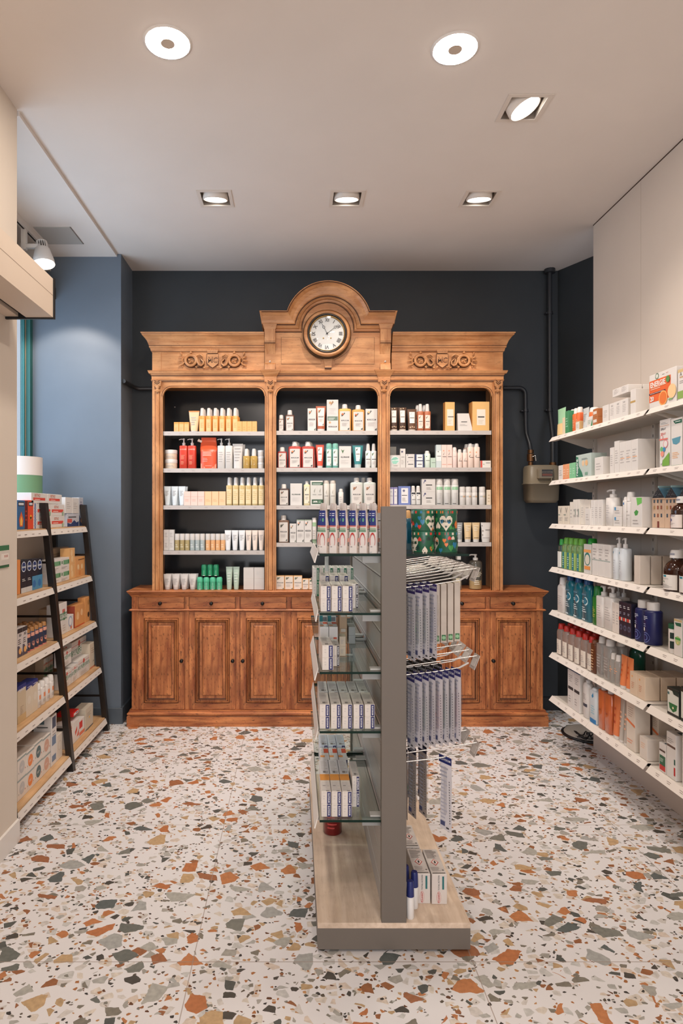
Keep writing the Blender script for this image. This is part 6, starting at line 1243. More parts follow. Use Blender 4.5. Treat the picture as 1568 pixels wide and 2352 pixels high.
R3n = [
 I('house', 1497, 1526, 1120, 1, 'house shaped gift box with starry gable, leftmost', 'gift box', c=(206, 176, 150), d=.12, gap=.02, yo=.03),
 I('house', 1526, 1556, 1119, 1, 'house shaped gift box with starry gable, middle one', 'gift box', c=(206, 176, 150), d=.12, gap=.02, yo=.03),
 I('house', 1556, 1590, 1118, 1, 'house shaped gift box with starry gable, rightmost', 'gift box', c=(206, 176, 150), d=.12, gap=.02, yo=.03),
 I('syrup', 1534, 1562, 1140, 1, 'brown glass syrup bottle with pink edged label', 'bottle', c=(52, 26, 16), cf=.2, sh=.26, lab=(.0, .05, 1, .80, (226, 214, 206)), p=[('t', 'therapy', .5, .92, .4, (110, 110, 140)), ('c', .3, .6, .12, (50, 60, 130)), ('r', .15, .56, .5, .63, (50, 60, 130)), ('p', [(0, 0), (1, 0), (1, .12), (.6, .04), (0, .12)], (206, 70, 70)), ('l', .1, .25, .8, .4, 2, G_)], rough=.1, yo=-.0),
 I('syrup', 1563, 1592, 1139, 1, 'second brown glass syrup bottle at the picture edge', 'bottle', c=(52, 26, 16), cf=.2, sh=.26, lab=(.0, .05, 1, .80, (226, 214, 206)), p=[('r', 0, 0, 1, .1, (206, 70, 70))], rough=.1),
]
R4 = [
 I('bottle', 1278, 1288, 1238, 1, 'clear dark bottle with white label', 'bottle', c=(70, 90, 86), clear=.6, cap=(40, 150, 60), cf=.2, cw=.6, lab=(0, .04, 1, .76, (222, 222, 216)), p=[], d=.05),
 I('bottle', 1287.5, 1332, 1236, 4, 'green mouthwash bottle with green cap', 'bottle', c=(130, 170, 110), clear=.7, cap=(96, 160, 54), cf=.19, cw=.66, sh=.1, d=.06, lab=(.1, .03, .95, .76, (150, 176, 96)), p=[('r', .3, 0, .75, 1, (40, 120, 130)), ('l', .35, .2, .7, .8, 5, (190, 216, 206))], gap=.0),
 I('bottle', 1342, 1355, 1237, 1, 'dark green bottle with bright green cap', 'bottle', c=(20, 60, 46), cap=(30, 160, 50), cf=.18, cw=.7, d=.06, yo=.03),
 I('carton', 1340, 1357, 1250, 1, 'leaning card with arched blister and orange band', 'card', c=(214, 212, 206), d=.012, p=[('c', .5, .5, .42, (60, 120, 110)), ('c', .5, .48, .32, (214, 206, 190)), ('r', 0, .72, 1, .82, (226, 160, 96)), ('r', .1, .14, .9, .26, (230, 150, 80))]),
 I('carton', 1359, 1401, 1250, 3, 'white carton with grey green line', 'box', p=[('r', 0, .48, 1, .505, (150, 166, 160)), ('l', .2, .53, .8, .58, 1, (110, 120, 116))] + LN(3, v0=.65, v1=.9), d=.06, L=sideprint()),
 I('pump', 1403, 1431, 1235, 2, 'white pump bottle with blue corner mark', 'bottle', c=(218, 224, 228), ex=2.4, cf=.24, sh=.04, d=.055, p=[('r', .08, .86, .4, .93, (50, 140, 170)), ('l', .2, .2, .7, .7, 6, (196, 200, 204))], spl=.9),
 I('carton', 1455.5, 1469, 1276, 1, 'plain white carton in a block of four', 'box', p=[], d=.05, back=3, L=[('l', .1, .66, .9, .95, 7, (170, 160, 150))], c=(214, 202, 190)),
]
R4n = [
 I('syrup', 1520, 1554, 1263, 1, 'brown syrup bottle with blue square on its label', 'bottle', c=(50, 24, 14), cf=.19, sh=.32, lab=(0, .08, 1, .82, (222, 216, 208)), p=[('r', .38, .84, .58, .96, (30, 130, 150)), ('l', .2, .68, .8, .8, 2, G_), ('p', [(.3, .5), (.45, .58), (.5, .46)], (120, 150, 120)), ('l', .1, .12, .9, .4, 4, G_)], rough=.1),
 I('syrup', 1556, 1592, 1262, 1, 'brown syrup bottle cut by the picture edge', 'bottle', c=(50, 24, 14), cf=.19, sh=.32, lab=(0, .08, 1, .82, (222, 216, 208)), p=[('r', .38, .84, .58, .96, (30, 130, 150))], rough=.1),
 I('syrup', 1540, 1566, 1261, 1, 'brown syrup bottle standing behind the front two', 'bottle', c=(80, 40, 22), cf=.19, sh=.32, lab=(0, .08, 1, .8, (222, 216, 208)), p=[], rough=.1, yo=.085),
]
TEA = dict(c=(20, 120, 140), clear=.75, cap=(20, 70, 120), cf=.16, cw=.52, sh=.14, ex=2.6, d=.05)
R5 = [
 I('bottle', 1277, 1294, 1326, 1, 'white bottle with side spout cap at the far end', 'bottle', cf=.2, cw=.5, sh=.12, p=TXTB(5), d=.05),
 I('bottle', 1294, 1352, 1322, 3, 'teal blue mouthwash bottle with blue cap', 'bottle', p=[('c', .62, .66, .22, (206, 226, 228)), ('c', .56, .66, .18, (24, 110, 136)), ('l', .1, .60, .5, .70, 2, (226, 234, 234)), ('l', .15, .3, .7, .5, 3, (216, 228, 230)), ('r', .1, .84, .7, .90, (90, 130, 150)), ('l', .15, .05, .6, .15, 1, (216, 228, 230))], **TEA),
 I('bottle', 1354, 1374, 1346, 1, 'green bottle with domed green cap', 'bottle', c=(30, 120, 40), cap=(20, 110, 40), cf=.26, cw=.92, ex=2, d=.05, p=[('l', .2, .3, .6, .7, 6, (180, 180, 80))]),
 I('pump', 1366, 1384, 1346, 1, 'square white pump bottle, farther of two in front', 'bottle', ex=5, cf=.24, sh=.02, p=TXTB(6), d=.06, yo=-.0),
 I('pump', 1384, 1405, 1348, 1, 'square white pump bottle, nearer of two in front', 'bottle', ex=5, cf=.24, sh=.02, p=TXTB(6), d=.06),
 I('pump', 1403, 1428, 1347, 2, 'white pump bottle in the rear', 'bottle', ex=3, cf=.24, sh=.02, d=.05, yo=.08),
 I('carton', 1405.5, 1421, 1385, 2, 'white carton beside the navy boxes', 'box', c=(224, 216, 208), p=TXTB(5), d=.05),
 I('carton', 1421, 1449, 1384, 3, 'navy box with pale swirl', 'box', c=(36, 34, 52), p=[('c', .5, .24, .36, (120, 120, 150)), ('c', .5, .24, .31, (36, 34, 52)), ('c', .5, .24, .24, (120, 120, 150)), ('c', .5, .24, .19, (36, 34, 52)), ('r', 0, .44, .6, .54, (190, 60, 50)), ('r', .6, .44, .9, .54, (206, 200, 196)), ('l', .15, .82, .85, .92, 2, (226, 226, 230)), ('l', .2, .64, .8, .72, 2, (170, 170, 190))], d=.05),
 I('aero', 1452, 1494, 1380, 2, 'navy bottle with white cap and swirl', 'bottle', c=(24, 30, 84), cap=W_, cf=.19, cw=.7, sh=.05, p=[('c', .5, .22, .32, (96, 110, 170)), ('c', .5, .22, .27, (24, 30, 84)), ('c', .5, .22, .2, (96, 110, 170)), ('c', .5, .22, .15, (24, 30, 84)), ('r', .1, .42, .5, .52, (214, 214, 216)), ('l', .15, .76, .8, .9, 3, (200, 206, 222)), ('l', .2, .56, .8, .68, 2, (150, 160, 196))], nm='shaving_foam_can'),
]
R5n = [
 I('jar', 1526, 1547, 1433, 1, 'white jar with dark green lid', 'jar', cap=(26, 84, 56), cf=.16, p=[('c', .26, .5, .16, (150, 176, 150)), ('r', .55, .6, .9, .85, (30, 50, 46)), ('r', .55, .2, .9, .5, (30, 50, 46))]),
 I('carton', 1547, 1566, 1423, 1, 'white carton with green emblem and tan top', 'box', p=[('r', 0, .94, 1, 1, (200, 176, 130)), ('p', [(.1, .9), (.9, .92), (.9, .82), (.3, .82)], (30, 96, 70)), ('c', .5, .42, .34, (176, 190, 130)), ('r', .16, .44, .84, .5, (60, 150, 70)), ('c', .5, .36, .08, (226, 196, 130))], d=.06),
 I('carton', 1568, 1600, 1420, 1, 'green carton at the picture edge', 'box', c=(40, 120, 70), d=.06),
]
R6 = [
 I('bottle', 1275, 1360, 1447, 6, 'clear micellar bottle with red cap', 'bottle', c=(226, 206, 196), clear=.3, cap=(196, 44, 36), cf=.17, cw=.5, sh=.12, ex=2.6, d=.05, lab=(.12, .04, .88, .70, (226, 216, 202)), p=LN(4), back=1, gap=.0),
 I('bottle', 1354, 1366, 1470, 1, 'brown bottle with swirl lettering', 'bottle', c=(96, 52, 28), cf=.1, cw=.8, ex=4, p=[('l', .2, .1, .7, .9, 8, (206, 170, 130))], d=.04, cap=(120, 70, 40)),
 I('bottle', 1366, 1399, 1465, 2, 'clear bottle with white cap', 'bottle', c=(226, 224, 220), clear=.3, cf=.16, cw=.55, ex=4, d=.05, p=LN(5), back=1, gap=.08),
 I('bottle', 1396, 1418, 1502, 2, 'small clear bottle with white cap and orange print', 'bottle', c=(226, 222, 216), clear=.3, cf=.2, cw=.6, ex=2.4, d=.04, p=[('l', .2, .5, .8, .8, 3, (232, 170, 130))]),
 I('tube', 1418, 1446, 1508, 2, 'orange cleanser tube with white cap', 'tube', c=(226, 132, 82), cap=W_, cf=.1, bw_=.84, d=.04, p=[('l', .3, .3, .6, .8, 3, (206, 90, 40))]),
 I('bottle', 1436, 1460, 1476, 1, 'large dark green bottle in the rear', 'bottle', c=(20, 90, 70), clear=.8, cap=(20, 120, 50), cf=.12, ex=2, cw=.5, d=.07, yo=.12, sh=.2),
 I('carton', 1446, 1481, 1548, 2, 'beige carton with orange dot', 'box', c=(222, 200, 176), p=[('c', .3, .8, .08, (230, 160, 90)), ('l', .2, .3, .6, .6, 4, (206, 150, 120))], d=.07, back=2, L=sideprint((190, 170, 150))),
]
R6n = [
 I('carton', 1531, 1560, 1582, 1, 'square carton with black top and green bowl emblem', 'box', c=(36, 44, 42), p=[('r', .05, .1, .95, .9, (216, 218, 208)), ('p', [(.15, .45), (.85, .45), (.78, .25), (.5, .14), (.22, .25)], (40, 110, 60)), ('c', .5, .3, .06, (230, 220, 180)), ('p', [(.4, .96), (.95, .96), (.95, .78), (.55, .8)], (24, 50, 44)), ('c', .14, .78, .07, (60, 100, 100))], d=.055, back=1),
 I('carton', 1562, 1592, 1586, 1, 'square black topped carton cut by the picture edge', 'box', c=(36, 44, 42), p=[('r', .05, .1, .95, .9, (216, 218, 208))], d=.055),
]
R7 = [
 I('carton', 1303, 1331, 1543, 2, 'tall white lotion carton with black name bar', 'box', p=[('r', .1, .48, .95, .56, (50, 52, 56)), ('l', .2, .7, .8, .9, 4, G_), ('l', .2, .15, .6, .35, 3, G_)], T=[('r', 0, 0, 1, 1, (40, 66, 130))], d=.05),
 I('pump', 1334, 1350, 1553, 1, 'white lotion bottle with black name bar', 'bottle', ex=2.2, cf=.16, sh=.1, p=[('r', .1, .36, .8, .46, (60, 66, 80)), ('l', .2, .6, .8, .8, 4, G_)], d=.05, spl=.5),
 I('bottle', 1351, 1369, 1580, 1, 'white bottle with blue base and blue tick', 'bottle', c=(214, 222, 226), cap=(220, 224, 226), cf=.06, cw=.7, p=[('r', 0, 0, 1, .14, (40, 120, 180)), ('p', [(.4, .86), (.6, .98), (.66, .86), (.5, .8)], (40, 140, 190)), ('l', .3, .3, .8, .6, 4, (150, 196, 210))], d=.05),
 I('pump', 1371, 1401, 1566, 2, 'orange gel bottle with white pump head', 'bottle', c=(222, 116, 66), clear=.8, cap=W_, cf=.2, ex=4, cw=.5, sh=.02, d=.05, p=[('t', 'Gel', .4, .5, .3, (150, 60, 40))], fill=(214, 100, 56), back=1, spl=.4),
 I('tube', 1402, 1418, 1598, 1, 'orange tube leaning between the gel and the clear tubes', 'tube', c=(224, 126, 76), cap=W_, cf=.08, bw_=.8, d=.036, p=[('l', .3, .3, .6, .8, 3, (190, 80, 50))]),
 I('tube', 1417, 1438, 1606, 2, 'translucent pale tube', 'tube', c=(216, 206, 196), clear=.7, cap=W_, cf=.06, bw_=.8, d=.036, p=LN(4, (230, 180, 150))),
 I('carton', 1438, 1458, 1610, 1, 'tall white carton with diagonal orange stripe', 'box', c=(222, 210, 196), p=[('p', [(0, .62), (1, .54), (1, .49), (0, .57)], (226, 124, 74)), ('l', .2, .68, .85, .9, 5, (190, 170, 156)), ('l', .1, .14, .8, .24, 2, (230, 160, 130))], d=.075, L=[('l', .12, .5, .85, .92, 9, (190, 176, 164)), ('r', .1, .34, .9, .36, (226, 124, 74)), ('r', .55, .48, .9, .50, (226, 124, 74))]),
 I('carton', 1468, 1486, 1694, 1, 'low white cube carton', 'box', c=(222, 212, 202), p=LN(3, (230, 190, 160), v0=.5, v1=.8), T=[('r', .1, .3, .9, .6, (206, 200, 194))], d=.075, back=1, L=sideprint((200, 184, 170))),
]
R7n = [
 I('carton', 1497, 1512, 1638, 1, 'tall white carton with diagonal orange stripe, farther back', 'box', c=(222, 210, 196), p=[('p', [(0, .62), (1, .54), (1, .47), (0, .55)], (226, 124, 74)), ('l', .2, .68, .85, .9, 5, (190, 170, 156))], d=.08, yo=.09, L=[('l', .12, .5, .85, .92, 9, (190, 176, 164)), ('r', .1, .34, .9, .36, (226, 124, 74))]),
 I('carton', 1513, 1529, 1708, 1, 'small white medicine carton with green and red panel', 'box', p=[('r', .08, .22, .92, .58, (40, 96, 66)), ('r', .08, .06, .92, .24, (196, 50, 44)), ('l', .16, .36, .7, .5, 3, (200, 220, 206)), ('r', .08, .72, .9, .78, (80, 60, 50))], T=[('r', .4, .2, .9, .5, (60, 80, 90))], d=.05, L=[('l', .1, .25, .9, .9, 9, (206, 186, 170)), ('r', .1, .05, .8, .1, (190, 70, 60))]),
 I('carton', 1530, 1552, 1684, 1, 'larger white medicine carton with brown band', 'box', p=[('r', .05, .68, .95, .73, (96, 70, 56)), ('r', .78, .1, .95, .28, (190, 50, 50)), ('r', .8, .34, .95, .46, (60, 100, 90)), ('l', .1, .78, .8, .9, 3, G_)], T=[('r', .4, .3, .9, .6, (60, 80, 90))], d=.09, L=[('l', .1, .2, .9, .8, 9, (206, 186, 170))]),
 I('carton', 1566, 1590, 1690, 1, 'white medicine carton at the picture edge', 'box', d=.05),
]
for r_, (a_, n_) in enumerate(((R1, R1n), (R2, R2n), (R3, R3n), (R4, R4n), (R5, R5n), (R6, R6n), (R7, R7n))):
    place_side(a_, RZ[r_] + .001, XS + .014, 'far bay, %s shelf' % RWORD[r_]); place_side(n_, RZ[r_] + .001, XS + .014, 'near bay, %s shelf' % RWORD[r_])

# ------------------------------------------------------------ gas meter and pipes on the back wall
M_PIPE = paint('pipe_dark_blue', (40, 42, 46), .4, .05); M_MET = paint('meter_olive_grey', (134, 122, 102), .4, .05); M_COP = mat((120, 84, 54), .35, .8, name='old_brass')
ym = YB - .11
def bx_(px, Y=ym): return wx(px, Y)
e = empty('gas_meter', (bx_(1242), ym, wz(1155, ym)), 'olive grey gas meter with counter window on the dark wall right of the cabinet', 'gas meter')
b = MB(); cxm_, a_ = bx_(1242), (bx_(1281) - bx_(1203)) / 2; zt_, zm_, zb_ = wz(1069, ym), wz(1112, ym), wz(1155, ym)
b.loft([(zb_, a_ * .8, .055, 4), (zb_ + .02, a_ * .93, .075, 4), (zm_ - .004, a_ * .96, .08, 4), (zm_ - .003, a_ * 1.02, .086, 4), (zm_ + .004, a_ * 1.02, .086, 4), (zm_ + .005, a_ * .96, .08, 4), (zt_ - .02, a_ * .95, .078, 4), (zt_ - .004, a_ * .88, .068, 4), (zt_, a_ * .75, .055, 4)], M_MET, 36, cx=cxm_, cy=ym); b.build('body', e)
b = MB(); c0, c1 = bx_(1234, ym - .09), bx_(1271, ym - .09); zz0, zz1 = wz(1101, ym - .09), wz(1075, ym - .09); b.box(c0, c1, ym - .100, ym - .06, zz0, zz1, M_MET, .01)
b.box(c0 + .028, c1 - .012, ym - .1015, ym - .099, zz0 + .022, zz1 - .012, mat((40, 36, 32), .3)); b.box(c0 + .03, c1 - .015, ym - .102, ym - .1014, zz0 + .045, zz1 - .024, mat((120, 112, 100), .4)); b.box(c0 + .03, c1 - .015, ym - .102, ym - .1014, zz0 + .025, zz0 + .040, mat((120, 70, 54), .4))
for i in range(6): b.box(c0 + .034 + i * .011, c0 + .042 + i * .011, ym - .1025, ym - .1019, zz0 + .048, zz1 - .027, mat((24, 22, 20), .4))
b.build('counter_window', e)
b = MB(); b.tube([(bx_(1254), ym - .10, zz0 + .01), (bx_(1253), ym - .105, zz0 - .02), (bx_(1250), ym - .10, zz0 - .035), (bx_(1252), ym - .095, zz0 - .05)], .004, M_MET, 7); b.build('seal_wire', e)
b = MB(); xv = bx_(1218); b.cyl(xv, ym, zt_ - .004, zt_ + .025, .018, M_COP, 14); b.cyl(xv, ym, zt_ + .03, zt_ + .085, .026, M_COP, 8); b.cyl(xv, ym, zt_ + .09, zt_ + .115, .022, M_COP, 6); b.tube([(xv, ym - .02, zt_ + .06), (xv + .02, ym - .04, zt_ + .07), (xv + .024, ym - .042, zt_ + .03)], .004, M_CHROME, 6); b.build('stop_valve', e)
b = MB(); xv2 = bx_(1269); b.cyl(xv2, ym, zt_ - .004, zt_ + .022, .024, M_COP, 14); b.build('union_nut', e)
yp = YB - .035
def pp(px, py, Y): return (wx(px, Y), Y, wz(py, Y))
b = MB(); b.tube([pp(1262, 618, yp), pp(1262, 930, yp), pp(1263, 950, yp), (wx(1269, ym), ym, wz(1000, ym)), (xv2, ym, wz(1062, ym))], .017, M_PIPE, 14)
for py in (719, 942): b.cyl(wx(1262, yp), yp, wz(py + 3, yp), wz(py - 3, yp), .022, M_PIPE, 12); b.box(wx(1262, yp) - .03, wx(1262, yp) + .03, yp - .004, YB, wz(py + 1.5, yp), wz(py - 1.5, yp), M_PIPE)
b.cyl(wx(1262, yp), yp, CEIL - .03, CEIL - .001, .04, M_PIPE, 12)
tag(b.build('gas_pipe', keep=pp(1262, 1060, yp)), 'straight dark painted pipe running from the ceiling down to the gas meter', 'pipe')
b = MB(); arc = [pp(1206 - 14 + 14 * math.sin(t), 891 + 14 - 14 * math.cos(t), yp) for t in [PI / 2 * i / 6 for i in range(7)]]
b.tube([pp(1155, 891, yp)] + arc + [pp(1207, 980, yp), pp(1209, 998, yp), (wx(1216, ym), ym, wz(1020, ym)), (xv, ym, wz(1035, ym))], .015, M_PIPE, 14); b.cyl(wx(1206.5, yp), yp, wz(946, yp), wz(940, yp), .021, M_PIPE, 12); b.box(wx(1206, yp) - .03, wx(1206, yp) + .03, yp - .004, YB, wz(945, yp), wz(942, yp), M_PIPE)
tag(b.build('gas_pipe', keep=pp(1206, 1040, yp)), 'bent dark pipe coming from behind the cabinet down to the meter stop valve', 'pipe')
b = MB(); yq = YB - .03; b.tube([(-1.224, 4.56, wz(878, 4.6)), (-1.226, 4.70, wz(882, 4.7)), (-1.215, YB - .06, wz(890, yq)), (-1.18, yq, wz(893, yq)), (ux(352), yq, wz(893, yq))], .015, M_PIPE, 12)
tag(b.build('gas_pipe', keep=(-1.2, yq, wz(893, yq))), 'dark pipe stub crossing the corner between blue pillar and cabinet', 'pipe')
# round floor plate with cable at the far end of the shelving
b = MB(); cx_, cy_ = wx(1352, 4.30), 4.30; b.loft([(.0, .17, .17, 2), (.012, .175, .175, 2), (.016, .16, .16, 2)], M_BLACK, 40, cx=cx_, cy=cy_); b.loft([(.0155, .158, .158, 2), (.026, .15, .15, 2), (.032, .12, .12, 2), (.033, .01, .01, 2)], mat((150, 142, 132), .5), 40, cx=cx_, cy=cy_)
tag(b.build('floor_stand_base', keep=(cx_, cy_, 0)), 'round grey stand base on the floor below the far end of wall shelving', 'stand base')
b = MB(); rr = random.Random(5)
for k in range(3): b.tube([(cx_ - .14 + .02 * math.sin(i * .9 + k) + .009 * i, cy_ - .17 + .03 * math.cos(i * 1.3 + k * 2) + k * .03, .040 + .006 * math.sin(i) + .006 * k) for i in range(14)], .004, M_BLACK, 6)
tag(b.build('cable', keep=(cx_ - .1, cy_ - .1, .03)), 'tangle of black cable lying on the round grey stand base', 'cable')

# ------------------------------------------------------------ left: leaning ladder rack in the window alcove
def xf(z): return -1.30 - .16 * z / 1.556
LZ = [1.409, 1.072, .758, .443, .093]
M_RB = mat((30, 24, 20), .35, name='dark_bronze_metal'); M_RW = wood('light_oak_rack', (214, 176, 132), (192, 150, 106), (150, 110, 76), 'y', .1, .5, 1.2)
e = empty('ladder_rack', (-1.46, 3.7, 0), 'black framed leaning ladder rack with oak shelves in the alcove at left', 'shelf rack')
LEGS = [(3.712, 1.558), (4.404, 1.556), (2.955, 1.558)]
for y, zt_ in LEGS:
    b = MB(); x0, x1 = xf(0), xf(zt_); w2 = .020
    b.add([(x0 - .018, y - w2, 0), (x0 + .018, y - w2, 0), (x0 + .018, y + w2, 0), (x0 - .018, y + w2, 0), (x1 - .018, y - w2, zt_), (x1 + .018, y - w2, zt_), (x1 + .018, y + w2, zt_), (x1 - .018, y + w2, zt_)], [(0, 3, 2, 1), (4, 5, 6, 7), (0, 1, 5, 4), (1, 2, 6, 5), (2, 3, 7, 6), (3, 0, 4, 7)], M_RB)
    b.build('leg', e, .001); b = MB(); b.box(-1.672, -1.642, y - .015, y + .015, 0, zt_, M_RB); b.build('rear_post', e)
    b = MB(); b.box(x1 - .07, x1, y - .015, y + .015, zt_ - .028, zt_, M_RB); b.build('top_arm', e)
    for z in (.56, .892, 1.205, .233): b = MB(); b.box(-1.65, xf(z), y - .006, y + .006, z, z + .012, M_RB); b.build('cross_bar', e)
for k, z in enumerate(LZ):
    xx = xf(z); b = MB(); 
    ends = (2.93, 4.47)
    b.box(-1.66, xx + .004, 2.93, 4.43, z - .020, z, M_RW)
    b.build('shelf_board', e, .001)
    for a_, c_ in ((2.93, 3.69), (3.735, 4.385)):
        b = MB(); b.add([(xx + .006, a_, z - .006), (xx + .018, a_, z - .040), (xx + .021, a_, z - .039), (xx + .010, a_, z - .005), (xx + .006, c_, z - .006), (xx + .018, c_, z - .040), (xx + .021, c_, z - .039), (xx + .010, c_, z - .005)], [(0, 1, 2, 3), (4, 7, 6, 5), (3, 2, 6, 7), (0, 4, 5, 1), (0, 3, 7, 4), (1, 5, 6, 2)], M_SH2)
        y = a_ + .04; rr = random.Random(k)
        while y < c_ - .05:
            b.add([(xx + .0185, y, z - .026), (xx + .0185, y + .03, z - .026), (xx + .0175, y + .03, z - .023), (xx + .0175, y, z - .023)], [(0, 1, 2, 3)], M_PRINT); y += rr.uniform(.06, .13)
        b.build('price_rail', e)
slab('wall_alcove_low', [(-1.918, -1.69, 2.93, 4.52, 0, 1.395)], M_WALL)
OK_ = (218, 176, 122)
def SA(n='SAUGELLA'): return [('r', 0, .86, 1, 1, (222, 214, 206)), ('c', .5, .84, .07, (200, 70, 56)), ('r', 0, .80, 1, .82, (206, 90, 70)), ('r', 0, .46, 1, .68, (120, 144, 126)), ('p', [(.35, .44), (.6, .44), (.55, .72), (.42, .72)], (40, 116, 64)), ('t', n, .5, .57, .9, (226, 226, 222), 0, .02), ('l', .2, .1, .8, .34, 3, (200, 190, 180))]
DU = lambda c: [('r', 0, 0, 1, .9, c), ('c', .5, .86, .40, (226, 220, 214)), ('t', 'durex', .5, .86, .62, (30, 50, 110), 0, .03)]
Q1 = [
 I('carton', 40, 57, 1149, 1, 'blue pack with flame drawing', 'box', c=(44, 100, 150), p=[('r', .1, .80, .9, .94, (20, 24, 40)), ('r', .16, .83, .84, .91, (206, 210, 216)), ('p', [(.3, .1), (.7, .1), (.8, .35), (.5, .62), (.2, .35)], (214, 96, 50)), ('p', [(.38, .14), (.62, .14), (.66, .3), (.5, .46), (.34, .3)], (240, 190, 90))], d=.05, gap=.0),
 I('carton', 57, 64, 1150, 1, 'dark red narrow pack', 'box', c=(96, 24, 26), p=LN(3, (180, 60, 50)), d=.05),
 I('carton', 64, 77, 1149, 1, 'orange red pack with small mask drawing', 'box', c=(222, 76, 44), p=[('r', .1, .80, .9, .94, (30, 24, 30)), ('r', .2, .83, .8, .91, (206, 210, 216)), ('c', .5, .4, .2, (240, 170, 60)), ('p', [(.3, .42), (.7, .42), (.5, .3)], (60, 30, 30))], d=.05),
 I('carton', 77, 85, 1156, 1, 'white and blue speckled pack beside the ladder leg', 'box', p=[('r', .3, 0, .6, 1, (60, 90, 160)), ('l', .1, .1, .9, .9, 7, (150, 160, 190))], d=.05),
 I('carton', 86, 148, 1158, 2, 'long white carton with coral red band', 'box', stack=2, p=[('r', 0, .30, .9, .56, (214, 76, 60)), ('l', .1, .36, .6, .50, 1, (240, 214, 206)), ('t', 'BETNO', .36, .76, .34, (206, 140, 120), 0, .02), ('p', [(.8, .3), (1, .3), (1, .5)], (226, 220, 210)), ('c', .86, .2, .07, (150, 176, 150))], d=.09, gap=.01),
 I('carton', 72, 142, 1134, 2, 'upper long carton with coral red band', 'box', p=[('r', .1, .30, .85, .56, (214, 76, 60)), ('l', .2, .36, .6, .50, 1, (240, 214, 206)), ('t', 'BETNO', .36, .78, .34, (206, 140, 120), 0, .02)], d=.09, gap=.01, zo=.1445),
 I('carton', 150, 181, 1143, 2, 'upright white carton above the navy one', 'box', p=TXTB(4), d=.05, zo=.087),
 I('carton', 154, 181, 1180, 1, 'flat carton with navy wave print', 'box', c=(196, 198, 206), p=[('p', [(0, 0), (1, 0), (1, .4), (.8, .3), (.6, .5), (.3, .2), (0, .3)], (40, 60, 110)), ('r', 0, .3, .4, .6, (206, 90, 80)), ('l', .1, .7, .8, .9, 1, D_)], d=.05),
 I('carton', 181.5, 191, 1143, 1, 'tall patterned carton at the far end', 'box', c=(190, 190, 196), p=[('p', [(0, 0), (1, 0), (1, .3), (.5, .2), (0, .4)], (40, 56, 96)), ('l', .2, .6, .9, .9, 4, (120, 110, 140)), ('c', .5, .2, .2, (226, 150, 80))], d=.05),
]
DX = [('c', .5, .80, .40, (206, 214, 226)), ('c', .5, .80, .33, (34, 56, 110)), ('t', 'durex', .5, .80, .64, (222, 226, 232), 0, .03), ('l', .2, .36, .8, .46, 2, (206, 206, 206))]
Q2 = [
 I('carton', 40, 47, 1286, 1, 'orange pack cut by the cream wall', 'box', c=(222, 140, 76), d=.05),
 I('carton', 48, 73.5, 1286, 2, 'white footed black pack', 'box', c=(24, 28, 46), p=DX + [('r', 0, 0, 1, .16, (206, 206, 206))], d=.05, gap=.01),
 I('carton', 73.5, 97, 1284, 2, 'blue footed black pack', 'box', c=(24, 28, 46), p=DX + [('r', 0, 0, 1, .46, (76, 140, 180)), ('c', .4, .2, .3, (50, 110, 170))], d=.05, gap=.01),
 I('carton', 118, 159, 1283, 2, 'white carton with green cross panel', 'box', stack=2, p=[('r', .3, .42, 1, .80, (110, 160, 120)), ('r', .1, .5, .2, .76, (36, 110, 60)), ('t', 'H', .9, .62, .12, (36, 110, 60), 0, .05), ('l', .1, .1, .8, .3, 2, G_)], d=.07, gap=.01),
 I('carton', 119, 158, 1258, 2, 'tall brown carton behind the green and white ones', 'box', c=(140, 122, 100), d=.05, yo=.085, p=[('l', .1, .1, .9, .9, 8, (120, 104, 84))]),
 I('carton', 159, 172, 1259, 1, 'upper tan honeycomb carton', 'box', c=(226, 176, 116), p=[('c', .5, .3, .2, (236, 200, 150)), ('c', .4, .7, .2, (236, 200, 150))], d=.06, stack=2),
 I('carton', 172, 196, 1279, 1, 'orange bag shaped carton with handle', 'box', c=(224, 162, 100), p=[('r', .3, .84, .9, .89, (120, 84, 50)), ('c', .3, .5, .09, (236, 206, 160)), ('c', .65, .5, .09, (236, 206, 160)), ('c', .45, .2, .09, (214, 140, 80))], d=.06),
]
